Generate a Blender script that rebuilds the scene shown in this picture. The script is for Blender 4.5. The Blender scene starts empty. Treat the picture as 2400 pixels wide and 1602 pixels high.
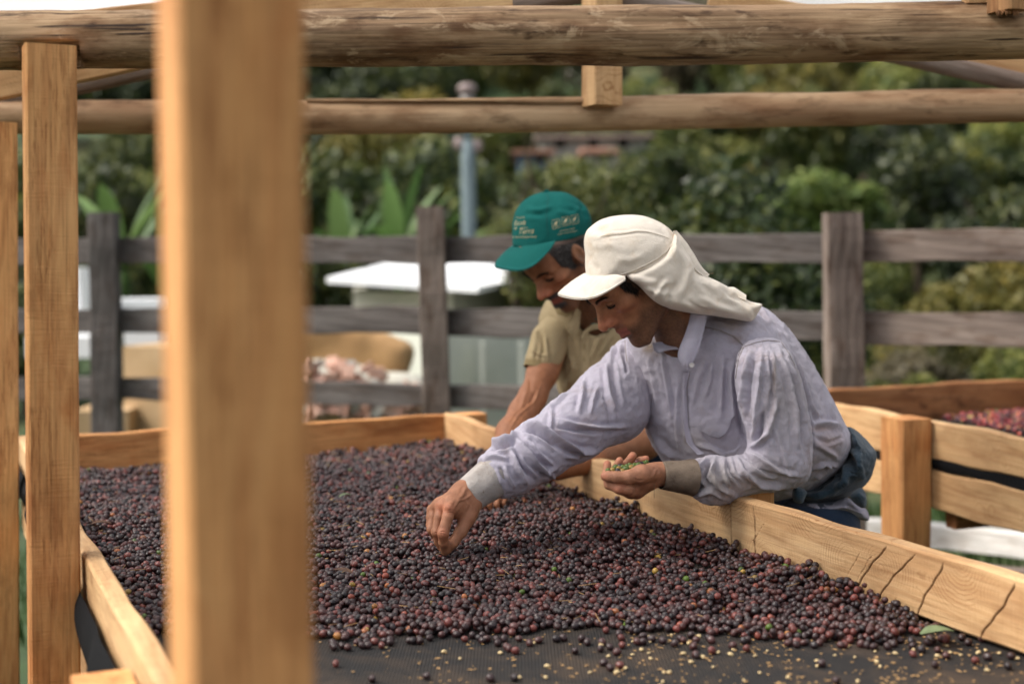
import bpy, math, random
import numpy as np
from mathutils import Vector, Matrix, noise as mnoise
from mathutils.bvhtree import BVHTree

# ------------------------------------------------------------------ camera, world, sun
sc = bpy.context.scene
COL = sc.collection
R_ = math.radians
FPX = 50/36*2400.0                       # focal length in photograph pixels
CX, CY = 1200.0, 801.0
PITCH, ROLL = R_(3.4), R_(0.6)
CAM = np.array([0.0, 0.0, 1.5])
_F = np.array([0, math.cos(PITCH), -math.sin(PITCH)])
_R0 = np.array([1.0, 0, 0]); _U0 = np.cross(_R0, _F)
_R = _R0*math.cos(ROLL)-_U0*math.sin(ROLL)
_U = _U0*math.cos(ROLL)+_R0*math.sin(ROLL)

cam = bpy.data.cameras.new('camera'); camo = bpy.data.objects.new('camera', cam); COL.objects.link(camo)
camo.matrix_world = Matrix(((_R[0], _U[0], -_F[0], CAM[0]), (_R[1], _U[1], -_F[1], CAM[1]), (_R[2], _U[2], -_F[2], CAM[2]), (0, 0, 0, 1)))
cam.sensor_width = 36; cam.lens = 50; cam.clip_start = 0.05; cam.clip_end = 2000
cam.dof.use_dof = True; cam.dof.focus_distance = 2.80; cam.dof.aperture_fstop = 2.3; cam.dof.aperture_blades = 0
sc.camera = camo

world = bpy.data.worlds.new('World'); sc.world = world; world.use_nodes = True
wn = world.node_tree
bg = wn.nodes['Background']
sky = wn.nodes.new('ShaderNodeTexSky'); sky.sky_type = 'NISHITA'; sky.sun_disc = False
SUN_EL, SUN_AZ = R_(52), R_(-98)        # azimuth the light comes from, from +Y towards +X
sky.sun_elevation = SUN_EL; sky.sun_rotation = SUN_AZ; sky.air_density = 1.0; sky.dust_density = 5.0; sky.ozone_density = 0.6
hsv = wn.nodes.new('ShaderNodeHueSaturation'); hsv.inputs['Saturation'].default_value = .35   # thin overcast
wn.links.new(sky.outputs[0], hsv.inputs['Color']); wn.links.new(hsv.outputs[0], bg.inputs[0]); bg.inputs[1].default_value = 0.15
sun = bpy.data.lights.new('sun', 'SUN'); sun.energy = 2.3; sun.angle = R_(16); sun.color = (1.0, 0.93, 0.83)
suno = bpy.data.objects.new('sun', sun); COL.objects.link(suno)
sd = Vector((math.sin(SUN_AZ)*math.cos(SUN_EL), math.cos(SUN_AZ)*math.cos(SUN_EL), math.sin(SUN_EL)))
suno.rotation_euler = (-sd).to_track_quat('-Z', 'Y').to_euler(); suno.location = (0, 0, 8)
sc.view_settings.view_transform = 'Standard'; sc.view_settings.look = 'None'
sc.view_settings.gamma = 1; sc.view_settings.use_curve_mapping = False
sc.view_settings.exposure = 0.84

# ------------------------------------------------------------------ geometry helpers
def ray(px, py):
    return _F+_R*((px-CX)/FPX)+_U*((CY-py)/FPX)
def at(px, py, Y):
    d = ray(px, py); return CAM+d*(Y/d[1])
def onz(px, py, z):
    d = ray(px, py); return CAM+d*((z-CAM[2])/d[2])
def proj(P):
    Q = np.asarray(P)-CAM; w = Q@_F
    return np.stack([CX+FPX*(Q@_R)/w, CY-FPX*(Q@_U)/w], -1)
def D(x, y, Y=None):                     # positions read off the 2349-wide enlargement
    k = 2400/2349
    return (x*k, y*k) if Y is None else at(x*k, y*k, Y)

def wmat(o):
    return o.matrix_basis.copy() if o.parent is None else wmat(o.parent) @ o.matrix_basis
def new_obj(name, mesh, parent=None, M=None, mat=None, loc=None):
    o = bpy.data.objects.new(name, mesh); COL.objects.link(o)
    if mat is not None:
        if len(mesh.materials) == 0: mesh.materials.append(mat)
    W = M if M is not None else (Matrix.Translation(Vector(loc)) if loc is not None else Matrix.Identity(4))
    if parent is not None:
        o.parent = parent
        Pm = wmat(parent)
        o.matrix_basis = Pm.inverted() @ W
    else:
        o.matrix_basis = W
    return o
def empty(name, loc):
    o = bpy.data.objects.new(name, None); COL.objects.link(o); o.location = Vector([float(v) for v in loc]); o.empty_display_size = .1
    return o
def tag(o, label=None, cat=None, group=None, kind=None):
    if label: o['label'] = label
    if cat: o['category'] = cat
    if group: o['group'] = group
    if kind: o['kind'] = kind
    return o
def pymesh(name, verts, faces, smooth=True):
    m = bpy.data.meshes.new(name)
    verts = np.asarray(verts, dtype=np.float32)
    if isinstance(faces, np.ndarray) and faces.ndim == 2:
        n, k = faces.shape
        m.vertices.add(len(verts)); m.vertices.foreach_set('co', verts.ravel())
        m.loops.add(n*k); m.loops.foreach_set('vertex_index', faces.astype(np.int32).ravel())
        m.polygons.add(n)
        m.polygons.foreach_set('loop_start', np.arange(0, n*k, k, dtype=np.int32))
        m.polygons.foreach_set('loop_total', np.full(n, k, dtype=np.int32))
        m.update(calc_edges=True); m.validate()
    else:
        m.from_pydata([tuple(float(c) for c in v) for v in verts], [], faces)
        m.update()
    m.polygons.foreach_set('use_smooth', np.full(len(m.polygons), smooth, dtype=bool))
    return m
def set_col(m, cols, name='col'):
    a = m.attributes.new(name, 'FLOAT_COLOR', 'POINT')
    c = np.ones((len(m.vertices), 4), dtype=np.float32); c[:, :3] = cols
    a.data.foreach_set('color', c.ravel())
def set_float(m, vals, name):
    a = m.attributes.new(name, 'FLOAT', 'POINT'); a.data.foreach_set('value', np.asarray(vals, dtype=np.float32))
def vnoise(P, scale, seed=0, octaves=2):
    """cheap vectorised value noise in -1..1"""
    P = np.asarray(P, dtype=np.float64)*scale+seed*17.31
    out = np.zeros(len(P)); amp = 1; tot = 0
    for o in range(octaves):
        Q = P*(2**o)+o*5.7
        i = np.floor(Q).astype(np.int64); f = Q-i; f = f*f*(3-2*f)
        acc = 0
        for dx in (0, 1):
            for dy in (0, 1):
                for dz in (0, 1):
                    h = ((i[:, 0]+dx)*374761393+(i[:, 1]+dy)*668265263+(i[:, 2]+dz)*2147483647) & 0x7fffffff
                    h = ((h ^ (h >> 13))*1274126177) & 0x7fffffff
                    h = (h ^ (h >> 16))
                    v = (h % 10007)/10007.0*2-1
                    w = (f[:, 0] if dx else 1-f[:, 0])*(f[:, 1] if dy else 1-f[:, 1])*(f[:, 2] if dz else 1-f[:, 2])
                    acc = acc+v*w
        out += acc*amp; tot += amp; amp *= .5
    return out/tot

# ---- signed distance modelling: smooth unions polygonised with surface nets
def rc(P, a, b, ra, rb):
    a = np.asarray(a, float); b = np.asarray(b, float)
    ab = b-a; t = np.clip(((P-a)@ab)/max(ab@ab, 1e-12), 0, 1)
    return np.linalg.norm(P-a-t[:, None]*ab, axis=1)-(ra+(rb-ra)*t)
def ell(P, c, r):
    q = P-np.asarray(c, float); r = np.asarray(r, float)
    k0 = np.linalg.norm(q/r, axis=1); k1 = np.linalg.norm(q/(r*r), axis=1)+1e-9
    return k0*(k0-1)/k1
def smin(a, b, k):
    h = np.clip(.5+.5*(b-a)/k, 0, 1); return b+(a-b)*h-k*h*(1-h)
def smax(a, b, k): return -smin(-a, -b, k)
def chain(P, pts, k=.01):
    """pts: (point, radius)"""
    d = None
    for (a, ra), (b, rb) in zip(pts[:-1], pts[1:]):
        e = rc(P, a, b, ra, rb); d = e if d is None else smin(d, e, k)
    return d
def surface_nets(fn, lo, hi, h):
    lo = np.asarray(lo, float); hi = np.asarray(hi, float)
    B = 4
    nb = np.ceil((hi-lo)/(h*B)).astype(int); n = nb*B+1
    cc = [lo[i]+(np.arange(nb[i])+.5)*h*B for i in range(3)]
    G = np.stack(np.meshgrid(*cc, indexing='ij'), -1).reshape(-1, 3)
    fc = fn(G).reshape(nb)
    near = np.abs(fc) < h*B*1.9
    Fg = np.repeat(np.repeat(np.repeat(fc, B, 0), B, 1), B, 2)
    Fg = np.pad(Fg, ((0, 1), (0, 1), (0, 1)), mode='edge').astype(np.float32)
    mask = np.zeros(n, bool)
    idx = np.argwhere(near)
    for (i, j, k) in idx:
        mask[i*B:(i+1)*B+1, j*B:(j+1)*B+1, k*B:(k+1)*B+1] = True
    I = np.argwhere(mask)
    Pt = lo+I*h
    vals = np.empty(len(Pt), np.float32)
    for s in range(0, len(Pt), 400000): vals[s:s+400000] = fn(Pt[s:s+400000])
    Fg[mask] = vals
    S = Fg < 0
    c = S.astype(np.int8)
    cs = c[:-1, :-1, :-1]+c[1:, :-1, :-1]+c[:-1, 1:, :-1]+c[:-1, :-1, 1:]+c[1:, 1:, :-1]+c[1:, :-1, 1:]+c[:-1, 1:, 1:]+c[1:, 1:, 1:]
    act = (cs > 0) & (cs < 8)
    A = np.argwhere(act); m = len(A)
    vid = -np.ones(act.shape, np.int64); vid[act] = np.arange(m)
    acc = np.zeros((m, 3)); cnt = np.zeros(m)
    corners = [(0, 0, 0), (1, 0, 0), (0, 1, 0), (1, 1, 0), (0, 0, 1), (1, 0, 1), (0, 1, 1), (1, 1, 1)]
    V = {cn: Fg[A[:, 0]+cn[0], A[:, 1]+cn[1], A[:, 2]+cn[2]].astype(float) for cn in corners}
    for a in corners:
        for ax in range(3):
            if a[ax] == 0:
                b = list(a); b[ax] = 1; b = tuple(b)
                va, vb = V[a], V[b]; cr = (va < 0) != (vb < 0)
                t = np.where(cr, va/(va-vb+1e-20), 0)
                p = np.tile(np.array(a, float), (m, 1)); p[:, ax] = t
                acc += np.where(cr[:, None], p, 0); cnt += cr
    verts = lo+(A+acc/cnt[:, None])*h
    faces = []
    for ax in range(3):
        u, v = (ax+1) % 3, (ax+2) % 3
        sl0 = [slice(None)]*3; sl1 = [slice(None)]*3
        sl0[ax] = slice(0, -1); sl1[ax] = slice(1, None)
        s0, s1 = S[tuple(sl0)], S[tuple(sl1)]
        E = np.argwhere(s0 != s1)
        ok = (E[:, u] > 0) & (E[:, v] > 0) & (E[:, u] < act.shape[u]) & (E[:, v] < act.shape[v])
        E = E[ok]
        ins = S[E[:, 0], E[:, 1], E[:, 2]]
        q = []
        for du, dv in ((-1, -1), (0, -1), (0, 0), (-1, 0)):
            e = E.copy(); e[:, u] += du; e[:, v] += dv
            q.append(vid[e[:, 0], e[:, 1], e[:, 2]])
        q = np.stack(q, 1)
        q[~ins] = q[~ins][:, ::-1]
        faces.append(q)
    F = np.concatenate(faces); F = F[(F >= 0).all(1)]
    return verts, F
def vnormals(V, F):
    n = np.cross(V[F[:, 2]]-V[F[:, 0]], V[F[:, 3]]-V[F[:, 1]])
    N = np.zeros_like(V)
    for k in range(4): np.add.at(N, F[:, k], n)
    return N/(np.linalg.norm(N, axis=1)[:, None]+1e-12)
def lap(V, F, it=1, lam=.5):
    n = len(V)
    for _ in range(it):
        A = np.zeros_like(V); C = np.zeros(n)
        for k in range(4):
            a, b = F[:, k], F[:, (k+1) % 4]
            np.add.at(A, a, V[b]); np.add.at(A, b, V[a]); np.add.at(C, a, 1); np.add.at(C, b, 1)
        V = V+(A/np.maximum(C, 1)[:, None]-V)*lam
    return V
def smooth_poly(pts, sub=3):
    pts = np.asarray(pts, float); n = len(pts); out = []
    for i in range(n):
        p0, p1, p2, p3 = pts[i-1], pts[i], pts[(i+1) % n], pts[(i+2) % n]
        for s in range(sub):
            t = s/sub
            out.append(.5*((2*p1)+(-p0+p2)*t+(2*p0-5*p1+4*p2-p3)*t*t+(-p0+3*p1-3*p2+p3)*t**3))
    return np.array(out)
def poly_sd(Q, poly):
    """signed distance, inside positive (2-D)"""
    d = np.full(len(Q), 1e18); ins = np.zeros(len(Q), bool); n = len(poly)
    for i in range(n):
        a, b = poly[i], poly[(i+1) % n]
        e = b-a; w = Q-a
        t = np.clip((w@e)/max(e@e, 1e-9), 0, 1); dd = w-t[:, None]*e
        d = np.minimum(d, (dd*dd).sum(1))
        c = ((a[1] > Q[:, 1]) != (b[1] > Q[:, 1]))
        xx = a[0]+(Q[:, 1]-a[1])*e[0]/(e[1] if abs(e[1]) > 1e-9 else 1e-9)
        ins ^= c & (Q[:, 0] < xx)
    d = np.sqrt(d); return np.where(ins, d, -d)
def inflate(P, poly, yc, T, Rr):
    """a solid whose outline is poly (photograph pixels) centred on depth yc, half thickness T, rim radius Rr"""
    q = proj(P); Y = P[:, 1]
    s = poly_sd(q, poly)*Y/FPX
    ycv = yc(q) if callable(yc) else yc
    Tv = T(q) if callable(T) else T
    a = np.maximum(Rr-s, 0)/Rr
    return (np.hypot(a, (Y-ycv)/Tv)-1)*np.minimum(Rr, Tv)
def stroke_disp(V, N, strokes, facing=True):
    """fold relief: strokes = (amp_m, width_px, [(x,y)...]); returns displacement along the normal"""
    q = proj(V); disp = np.zeros(len(V))
    vd = CAM-V; vd /= np.linalg.norm(vd, axis=1)[:, None]
    fac = np.clip((N*vd).sum(1)*3+.1, 0, 1)
    for amp, w, pts in strokes:
        pts = np.asarray(pts, float)
        seg = np.linalg.norm(np.diff(pts, axis=0), axis=1); L = seg.sum()
        best = np.full(len(V), 1e9); bt = np.zeros(len(V)); acc = 0
        near = (q[:, 0] > pts[:, 0].min()-3*w) & (q[:, 0] < pts[:, 0].max()+3*w) & (q[:, 1] > pts[:, 1].min()-3*w) & (q[:, 1] < pts[:, 1].max()+3*w)
        idx = np.where(near)[0]; Q = q[idx]; bb = best[idx]; tt = bt[idx]
        for i in range(len(seg)):
            a = pts[i]; e = pts[i+1]-a
            t = np.clip(((Q-a)@e)/(e@e), 0, 1); d = np.linalg.norm(Q-a-t[:, None]*e, axis=1)
            m = d < bb; bb = np.where(m, d, bb); tt = np.where(m, (acc+t*seg[i])/L, tt)
            acc += seg[i]
        prof = np.exp(-(bb/w)**2)-.45*np.exp(-((bb-1.7*w)/(1.0*w))**2)
        end = np.clip(np.minimum(tt, 1-tt)*5, 0.12, 1)
        disp[idx] += amp*prof*end
    return disp*fac
def sdf_obj(name, fn, lo, hi, h, mat, parent, strokes=None, noise_amp=0, noise_scale=30, smooth=1, colfn=None, seed=0, wr=None):
    V, F = surface_nets(fn, lo, hi, h)
    if smooth: V = lap(V, F, smooth)
    N = vnormals(V, F)
    d = np.zeros(len(V))
    if strokes: d += stroke_disp(V, N, strokes)
    if noise_amp: d += noise_amp*vnoise(V, noise_scale, seed, 3)
    if wr:
        for amp, sc_, sd_ in wr:
            n_ = vnoise(V, sc_, sd_, 2); d += amp*(1-np.abs(n_)*3).clip(-1, 1)
    V = V+N*d[:, None]
    if strokes: V = lap(V, F, 1, .3)
    m = pymesh(name, V, F)
    if colfn is not None: set_col(m, colfn(V, vnormals(V, F)))
    return new_obj(name, m, parent, mat=mat)

# ------------------------------------------------------------------ materials
def mat_new(name):
    m = bpy.data.materials.new(name); m.use_nodes = True
    nt = m.node_tree; b = nt.nodes['Principled BSDF']
    return m, nt, b
def N_(nt, t, **kw):
    n = nt.nodes.new(t)
    for k, v in kw.items():
        if k.startswith('i_'): n.inputs[k[2:]].default_value = v
        else: setattr(n, k, v)
    return n
def ramp(nt, src, stops):
    r = nt.nodes.new('ShaderNodeValToRGB'); e = r.color_ramp.elements
    while len(e) > 1: e.remove(e[-1])
    e[0].position = stops[0][0]; e[0].color = (*stops[0][1], 1)
    for p, c in stops[1:]:
        x = e.new(p); x.color = (*c, 1)
    nt.links.new(src, r.inputs[0]); return r
def mixc(nt, fac, a, b, mode='MIX'):
    m = nt.nodes.new('ShaderNodeMix'); m.data_type = 'RGBA'; m.blend_type = mode
    for s, v in ((0, fac), (6, a), (7, b)):
        if hasattr(v, 'links') or isinstance(v, bpy.types.NodeSocket): nt.links.new(v, m.inputs[s])
        elif s == 0: m.inputs[0].default_value = v
        else: m.inputs[s].default_value = (*v, 1)
    return m.outputs[2]
def noise_n(nt, vec, scale, detail=4, rough=.55, dist=0):
    n = N_(nt, 'ShaderNodeTexNoise'); n.inputs['Scale'].default_value = scale; n.inputs['Detail'].default_value = detail
    n.inputs['Roughness'].default_value = rough; n.inputs['Distortion'].default_value = dist
    if vec is not None: nt.links.new(vec, n.inputs['Vector'])
    return n.outputs[0]
def mapping(nt, vec, scale=(1, 1, 1), loc=(0, 0, 0)):
    m = N_(nt, 'ShaderNodeMapping'); m.inputs['Scale'].default_value = scale; m.inputs['Location'].default_value = loc
    nt.links.new(vec, m.inputs[0]); return m.outputs[0]
def obj_vec(nt, rnd=True):
    tc = N_(nt, 'ShaderNodeTexCoord')
    if not rnd: return tc.outputs['Object']
    oi = N_(nt, 'ShaderNodeObjectInfo'); mm = N_(nt, 'ShaderNodeMath', operation='MULTIPLY'); mm.inputs[1].default_value = 37.0
    nt.links.new(oi.outputs['Random'], mm.inputs[0])
    va = N_(nt, 'ShaderNodeVectorMath', operation='ADD')
    nt.links.new(tc.outputs['Object'], va.inputs[0]); nt.links.new(mm.outputs[0], va.inputs[1]); return va.outputs[0]
def bump(nt, b, h, strength=.4, dist=.002):
    bn = N_(nt, 'ShaderNodeBump'); bn.inputs['Strength'].default_value = strength; bn.inputs['Distance'].default_value = dist
    nt.links.new(h, bn.inputs['Height']); nt.links.new(bn.outputs[0], b.inputs['Normal']); return bn

def wood(name, light, mid, dark, rough=.75, streak=1.0, ringscale=14, blot=.5, darkspots=None, bumpd=.0025, saw=0, patches=False, knots=False, arcs=False):
    """timber whose grain runs along the object's own X axis"""
    m, nt, b = mat_new(name)
    v = obj_vec(nt)
    big = noise_n(nt, mapping(nt, v, (1.4, 7, 7)), 1.0, 3, .5, .4)
    w = N_(nt, 'ShaderNodeTexWave', wave_type='BANDS', bands_direction='DIAGONAL'); w.inputs['Scale'].default_value = ringscale
    w.inputs['Distortion'].default_value = 7; w.inputs['Detail'].default_value = 3; w.inputs['Detail Scale'].default_value = 1.2
    nt.links.new(mapping(nt, v, (.10, 1, 1)), w.inputs[0])
    fine = noise_n(nt, mapping(nt, v, (5, 210, 210)), 1.0, 5, .65)
    c1 = ramp(nt, big, [(.3, dark), (.5, mid), (.7, light)])
    c2 = mixc(nt, .28, c1.outputs[0], ramp(nt, w.outputs[0], [(0, mid), (.55, light), (1, dark)]).outputs[0])
    fr = ramp(nt, fine, [(.3, (.35, .3, .26)), (.52, (1, 1, 1)), (1, (1.1, 1.1, 1.1))])
    c3 = mixc(nt, .55*streak, c2, fr.outputs[0], 'MULTIPLY')
    bl = noise_n(nt, mapping(nt, v, (6, 16, 16)), 1.0, 5, .6)
    br = ramp(nt, bl, [(.36, (.55, .45, .38)), (.5, (1, 1, 1))])
    c4 = mixc(nt, blot, c3, br.outputs[0], 'MULTIPLY')
    if darkspots:
        sp = noise_n(nt, mapping(nt, v, darkspots[0]), 1.0, 4, .7, .3)
        c4 = mixc(nt, darkspots[1], c4, ramp(nt, sp, [(.0, (1, 1, 1)), (.56, (1, 1, 1)), (.68, (.25, .2, .16))]).outputs[0], 'MULTIPLY')
    if arcs:         # the saw's curved marks in fans along the board, and end-grain like flecks
        vd = N_(nt, 'ShaderNodeTexVoronoi', feature='F1'); vd.inputs['Scale'].default_value = 1.0; nt.links.new(mapping(nt, v, (9, 3, 9)), vd.inputs[0])
        nn = noise_n(nt, mapping(nt, v, (20, 20, 20)), 1.0, 3, .6)
        m1 = N_(nt, 'ShaderNodeMath', operation='MULTIPLY_ADD'); m1.inputs[1].default_value = 95; nt.links.new(vd.outputs[0], m1.inputs[0])
        m0 = N_(nt, 'ShaderNodeMath', operation='MULTIPLY'); m0.inputs[1].default_value = 14; nt.links.new(nn, m0.inputs[0]); nt.links.new(m0.outputs[0], m1.inputs[2])
        m2 = N_(nt, 'ShaderNodeMath', operation='SINE'); nt.links.new(m1.outputs[0], m2.inputs[0])
        m3 = noise_n(nt, mapping(nt, v, (5, 9, 14)), 1.0, 3, .6)
        ra = ramp(nt, m2.outputs[0], [(.72, (1, 1, 1)), (.98, (.55, .42, .32))])
        c4 = mixc(nt, ramp(nt, m3, [(.47, (0, 0, 0)), (.62, (.8, .8, .8))]).outputs[0], c4, mixc(nt, 1.0, c4, ra.outputs[0], 'MULTIPLY'))
    if knots:        # diagonal torn fibres from the saw and reddish stains
        dg = noise_n(nt, mapping(nt, v, (60, 60, 60)), 1.0, 1, .5)
        mpz = N_(nt, 'ShaderNodeMapping'); mpz.inputs['Rotation'].default_value = (0, R_(28), R_(24)); mpz.inputs['Scale'].default_value = (14, 200, 200); nt.links.new(v, mpz.inputs[0])
        fb = noise_n(nt, mpz.outputs[0], 1.0, 4, .7, .2)
        msk = noise_n(nt, mapping(nt, v, (3, 12, 12)), 1.0, 2, .5)
        mk = mixc(nt, ramp(nt, msk, [(.45, (0, 0, 0)), (.6, (1, 1, 1))]).outputs[0], (1, 1, 1), ramp(nt, fb, [(.36, (.42, .32, .25)), (.5, (1, 1, 1))]).outputs[0])
        c4 = mixc(nt, .75, c4, mk, 'MULTIPLY')
        st = noise_n(nt, mapping(nt, v, (4, 9, 9)), 1.0, 4, .6, 1.0)
        c4 = mixc(nt, ramp(nt, st, [(.5, (0, 0, 0)), (.72, (.7, .7, .7))]).outputs[0], c4, mixc(nt, 1.0, c4, (.78, .55, .42), 'MULTIPLY'))
    if patches:      # where bark was cut away and the fresh wood shows, and short checks
        vo = N_(nt, 'ShaderNodeTexVoronoi'); vo.inputs['Scale'].default_value = 1.0; nt.links.new(mapping(nt, v, (7, 19, 19)), vo.inputs[0])
        pn = noise_n(nt, mapping(nt, v, (11, 26, 26)), 1.0, 5, .7, .6)
        c4 = mixc(nt, ramp(nt, pn, [(.56, (0, 0, 0)), (.64, (.75, .75, .75))]).outputs[0], c4, mixc(nt, .5, (.52, .37, .23), fr.outputs[0], 'MULTIPLY'))
        ck = noise_n(nt, mapping(nt, v, (3.2, 95, 95)), 1.0, 3, .5, .4)
        c4 = mixc(nt, ramp(nt, ck, [(.63, (0, 0, 0)), (.68, (1, 1, 1))]).outputs[0], c4, (.05, .028, .018))
    nt.links.new(c4, b.inputs['Base Color'])
    b.inputs['Roughness'].default_value = rough; b.inputs['Specular IOR Level'].default_value = .25
    ad = N_(nt, 'ShaderNodeMath', operation='ADD'); nt.links.new(fine, ad.inputs[0])
    if saw:
        s = noise_n(nt, mapping(nt, v, (170, 12, 12)), 1.0, 2, .5, 1.0)
        ms = N_(nt, 'ShaderNodeMath', operation='MULTIPLY'); ms.inputs[1].default_value = saw; nt.links.new(s, ms.inputs[0]); nt.links.new(ms.outputs[0], ad.inputs[1])
    else: nt.links.new(w.outputs[0], ad.inputs[1]); 
    bump(nt, b, ad.outputs[0], .55, bumpd)
    return m
M = {}
M['post'] = wood('sawn_post_wood', (.72, .395, .165), (.61, .295, .11), (.40, .16, .056), streak=.9, blot=.55, saw=.8, knots=True)
M['board'] = wood('sawn_board_wood', (.60, .405, .22), (.51, .315, .155), (.35, .18, .078), streak=.6, blot=.45, saw=.8, arcs=True)
M['redboard'] = wood('reddish_board_wood', (.42, .20, .085), (.31, .13, .05), (.17, .065, .028), streak=.8, blot=.6, darkspots=((9, 22, 22), .8))
M['log'] = wood('peeled_log_wood', (.54, .37, .215), (.32, .20, .112), (.10, .056, .03), streak=1.6, blot=1.0, darkspots=((9, 30, 30), .95), ringscale=9, bumpd=.006, patches=True)
M['pole'] = wood('pale_log_wood', (.54, .39, .25), (.42, .28, .165), (.25, .135, .07), streak=.9, blot=.7, ringscale=5, darkspots=((5, 14, 14), .6))
M['greypole'] = wood('grey_rafter_wood', (.26, .21, .185), (.2, .155, .13), (.13, .09, .07), streak=.8, blot=.4)
M['fence'] = wood('weathered_fence_wood', (.175, .155, .145), (.11, .096, .090), (.055, .046, .042), streak=1.0, blot=.6, rough=.85)
M['fencewarm'] = wood('weathered_brown_fence_wood', (.25, .20, .17), (.165, .128, .108), (.08, .06, .052), streak=1.0, blot=.7, rough=.85)
M['whitewood'] = wood('bleached_plank_wood', (.75, .73, .70), (.62, .6, .57), (.42, .39, .36), streak=.5, blot=.4)
M['splint'] = wood('splintered_wood', (.45, .25, .11), (.3, .14, .06), (.1, .05, .03), streak=1.3, blot=.8)

def crackify(src, name):
    m = src.copy(); m.name = name; nt = m.node_tree; b = nt.nodes['Principled BSDF']; l = b.inputs['Base Color'].links[0]; c = l.from_socket
    a = N_(nt, 'ShaderNodeAttribute', attribute_name='crack'); nt.links.new(mixc(nt, a.outputs['Fac'], c, (.075, .030, .016)), b.inputs['Base Color']); return m
M['crackboard'] = crackify(M['board'], 'cracked_board_wood')
def plain(name, col, rough=.7, spec=.3, nz=None, bumpd=0, bscale=40, col2=None, sheen=0):
    m, nt, b = mat_new(name)
    b.inputs['Roughness'].default_value = rough; b.inputs['Specular IOR Level'].default_value = spec
    if nz:
        v = obj_vec(nt); n = noise_n(nt, v, nz, 5, .6)
        r = ramp(nt, n, [(.32, col), (.68, col2 or tuple(c*.6 for c in col))]); nt.links.new(r.outputs[0], b.inputs['Base Color'])
    else: b.inputs['Base Color'].default_value = (*col, 1)
    if bumpd: bump(nt, b, noise_n(nt, obj_vec(nt), bscale, 5, .6), .6, bumpd)
    if sheen: b.inputs['Sheen Weight'].default_value = sheen; b.inputs['Sheen Roughness'].default_value = .5
    return m
def cloth(name, weave=900, rough=.85, dirt=None, bumpd=.0006, sheen=.15, base=None, mottle=.12, crease=.25):
    """fabric; base colour from the mesh's own 'col' attribute unless given"""
    m, nt, b = mat_new(name)
    v = obj_vec(nt, False)
    if base is None:
        a = N_(nt, 'ShaderNodeAttribute', attribute_name='col'); c = a.outputs['Color']
    else:
        rgb = N_(nt, 'ShaderNodeRGB'); rgb.outputs[0].default_value = (*base, 1); c = rgb.outputs[0]
    mo = noise_n(nt, v, 22, 6, .65)
    c = mixc(nt, mottle*3, c, ramp(nt, mo, [(.3, (.72, .72, .72)), (.7, (1.15, 1.15, 1.15))]).outputs[0], 'MULTIPLY')
    if dirt:
        dn = noise_n(nt, v, dirt[0], 6, .7, .5)
        c = mixc(nt, ramp(nt, dn, [(.54, (0, 0, 0)), (.74, (1, 1, 1))]).outputs[0], c, mixc(nt, .8, c, dirt[1], 'MULTIPLY'))
        dn2 = noise_n(nt, v, 120, 3, .5)
        c = mixc(nt, ramp(nt, dn2, [(.70, (0, 0, 0)), (.76, (1, 1, 1))]).outputs[0], c, mixc(nt, .7, c, dirt[1], 'MULTIPLY'))
    wv = noise_n(nt, v, weave, 2, .5)
    c = mixc(nt, .35, c, ramp(nt, wv, [(.3, (.8, .8, .8)), (.7, (1.1, 1.1, 1.1))]).outputs[0], 'MULTIPLY')
    nt.links.new(c, b.inputs['Base Color'])
    cr0 = noise_n(nt, v, 60, 5, .6, .8)
    rd = N_(nt, 'ShaderNodeTexNoise', noise_type='RIDGED_MULTIFRACTAL'); rd.inputs['Scale'].default_value = 16; rd.inputs['Detail'].default_value = 4; rd.inputs['Distortion'].default_value = .8; nt.links.new(v, rd.inputs['Vector'])
    ca = N_(nt, 'ShaderNodeMath', operation='MULTIPLY_ADD'); ca.inputs[1].default_value = crease; nt.links.new(rd.outputs[0], ca.inputs[0]); nt.links.new(cr0, ca.inputs[2]); cr = ca.outputs[0]
    ad = N_(nt, 'ShaderNodeMath', operation='MULTIPLY_ADD'); ad.inputs[1].default_value = 5.0
    nt.links.new(cr, ad.inputs[0]); nt.links.new(wv, ad.inputs[2])
    bump(nt, b, ad.outputs[0], .6, bumpd)
    b.inputs['Roughness'].default_value = rough; b.inputs['Specular IOR Level'].default_value = .15
    b.inputs['Sheen Weight'].default_value = sheen
    return m
M['cuffcloth'] = cloth('soiled_cuff_cotton', dirt=(26, (.55, .42, .32)), mottle=.16, crease=.7, sheen=.0, bumpd=.001)
M['shirt'] = cloth('lavender_cotton', dirt=(9, (.66, .55, .46)), mottle=.1, crease=.8, bumpd=.0009)
M['hat'] = cloth('cream_canvas', base=(.80, .725, .63), weave=1100, mottle=.03, dirt=(14, (.88, .78, .66)))
M['cap'] = cloth('green_twill', base=(.006, .112, .102), weave=1500, mottle=.06, sheen=.0)
M['polo'] = cloth('khaki_pique', weave=1300, mottle=.06, base=(.40, .315, .185), sheen=.0, bumpd=.0008)
M['polocuff'] = cloth('khaki_rib_knit', weave=1800, mottle=.06, base=(.27, .205, .105), sheen=0)
M['fleece'] = cloth('slate_fleece', base=(.035, .058, .08), weave=700, mottle=.2, bumpd=.0015, sheen=.25, rough=1)
M['jeans'] = cloth('blue_denim', base=(.022, .038, .07), weave=1500, mottle=.15)
M['boot'] = plain('brown_boot_leather', (.06, .035, .02), .6, .4, 20)
M['button'] = plain('pearl_button', (.5, .47, .46), .3, .5)
M['thread'] = plain('tan_thread', (.25, .18, .11), .8, .2)
M['seam'] = plain('soiled_seam_thread', (.27, .225, .19), .9, .1, 90, .001, 300)
M['hatseam'] = plain('hat_seam_thread', (.52, .43, .33), .9, .1)

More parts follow.
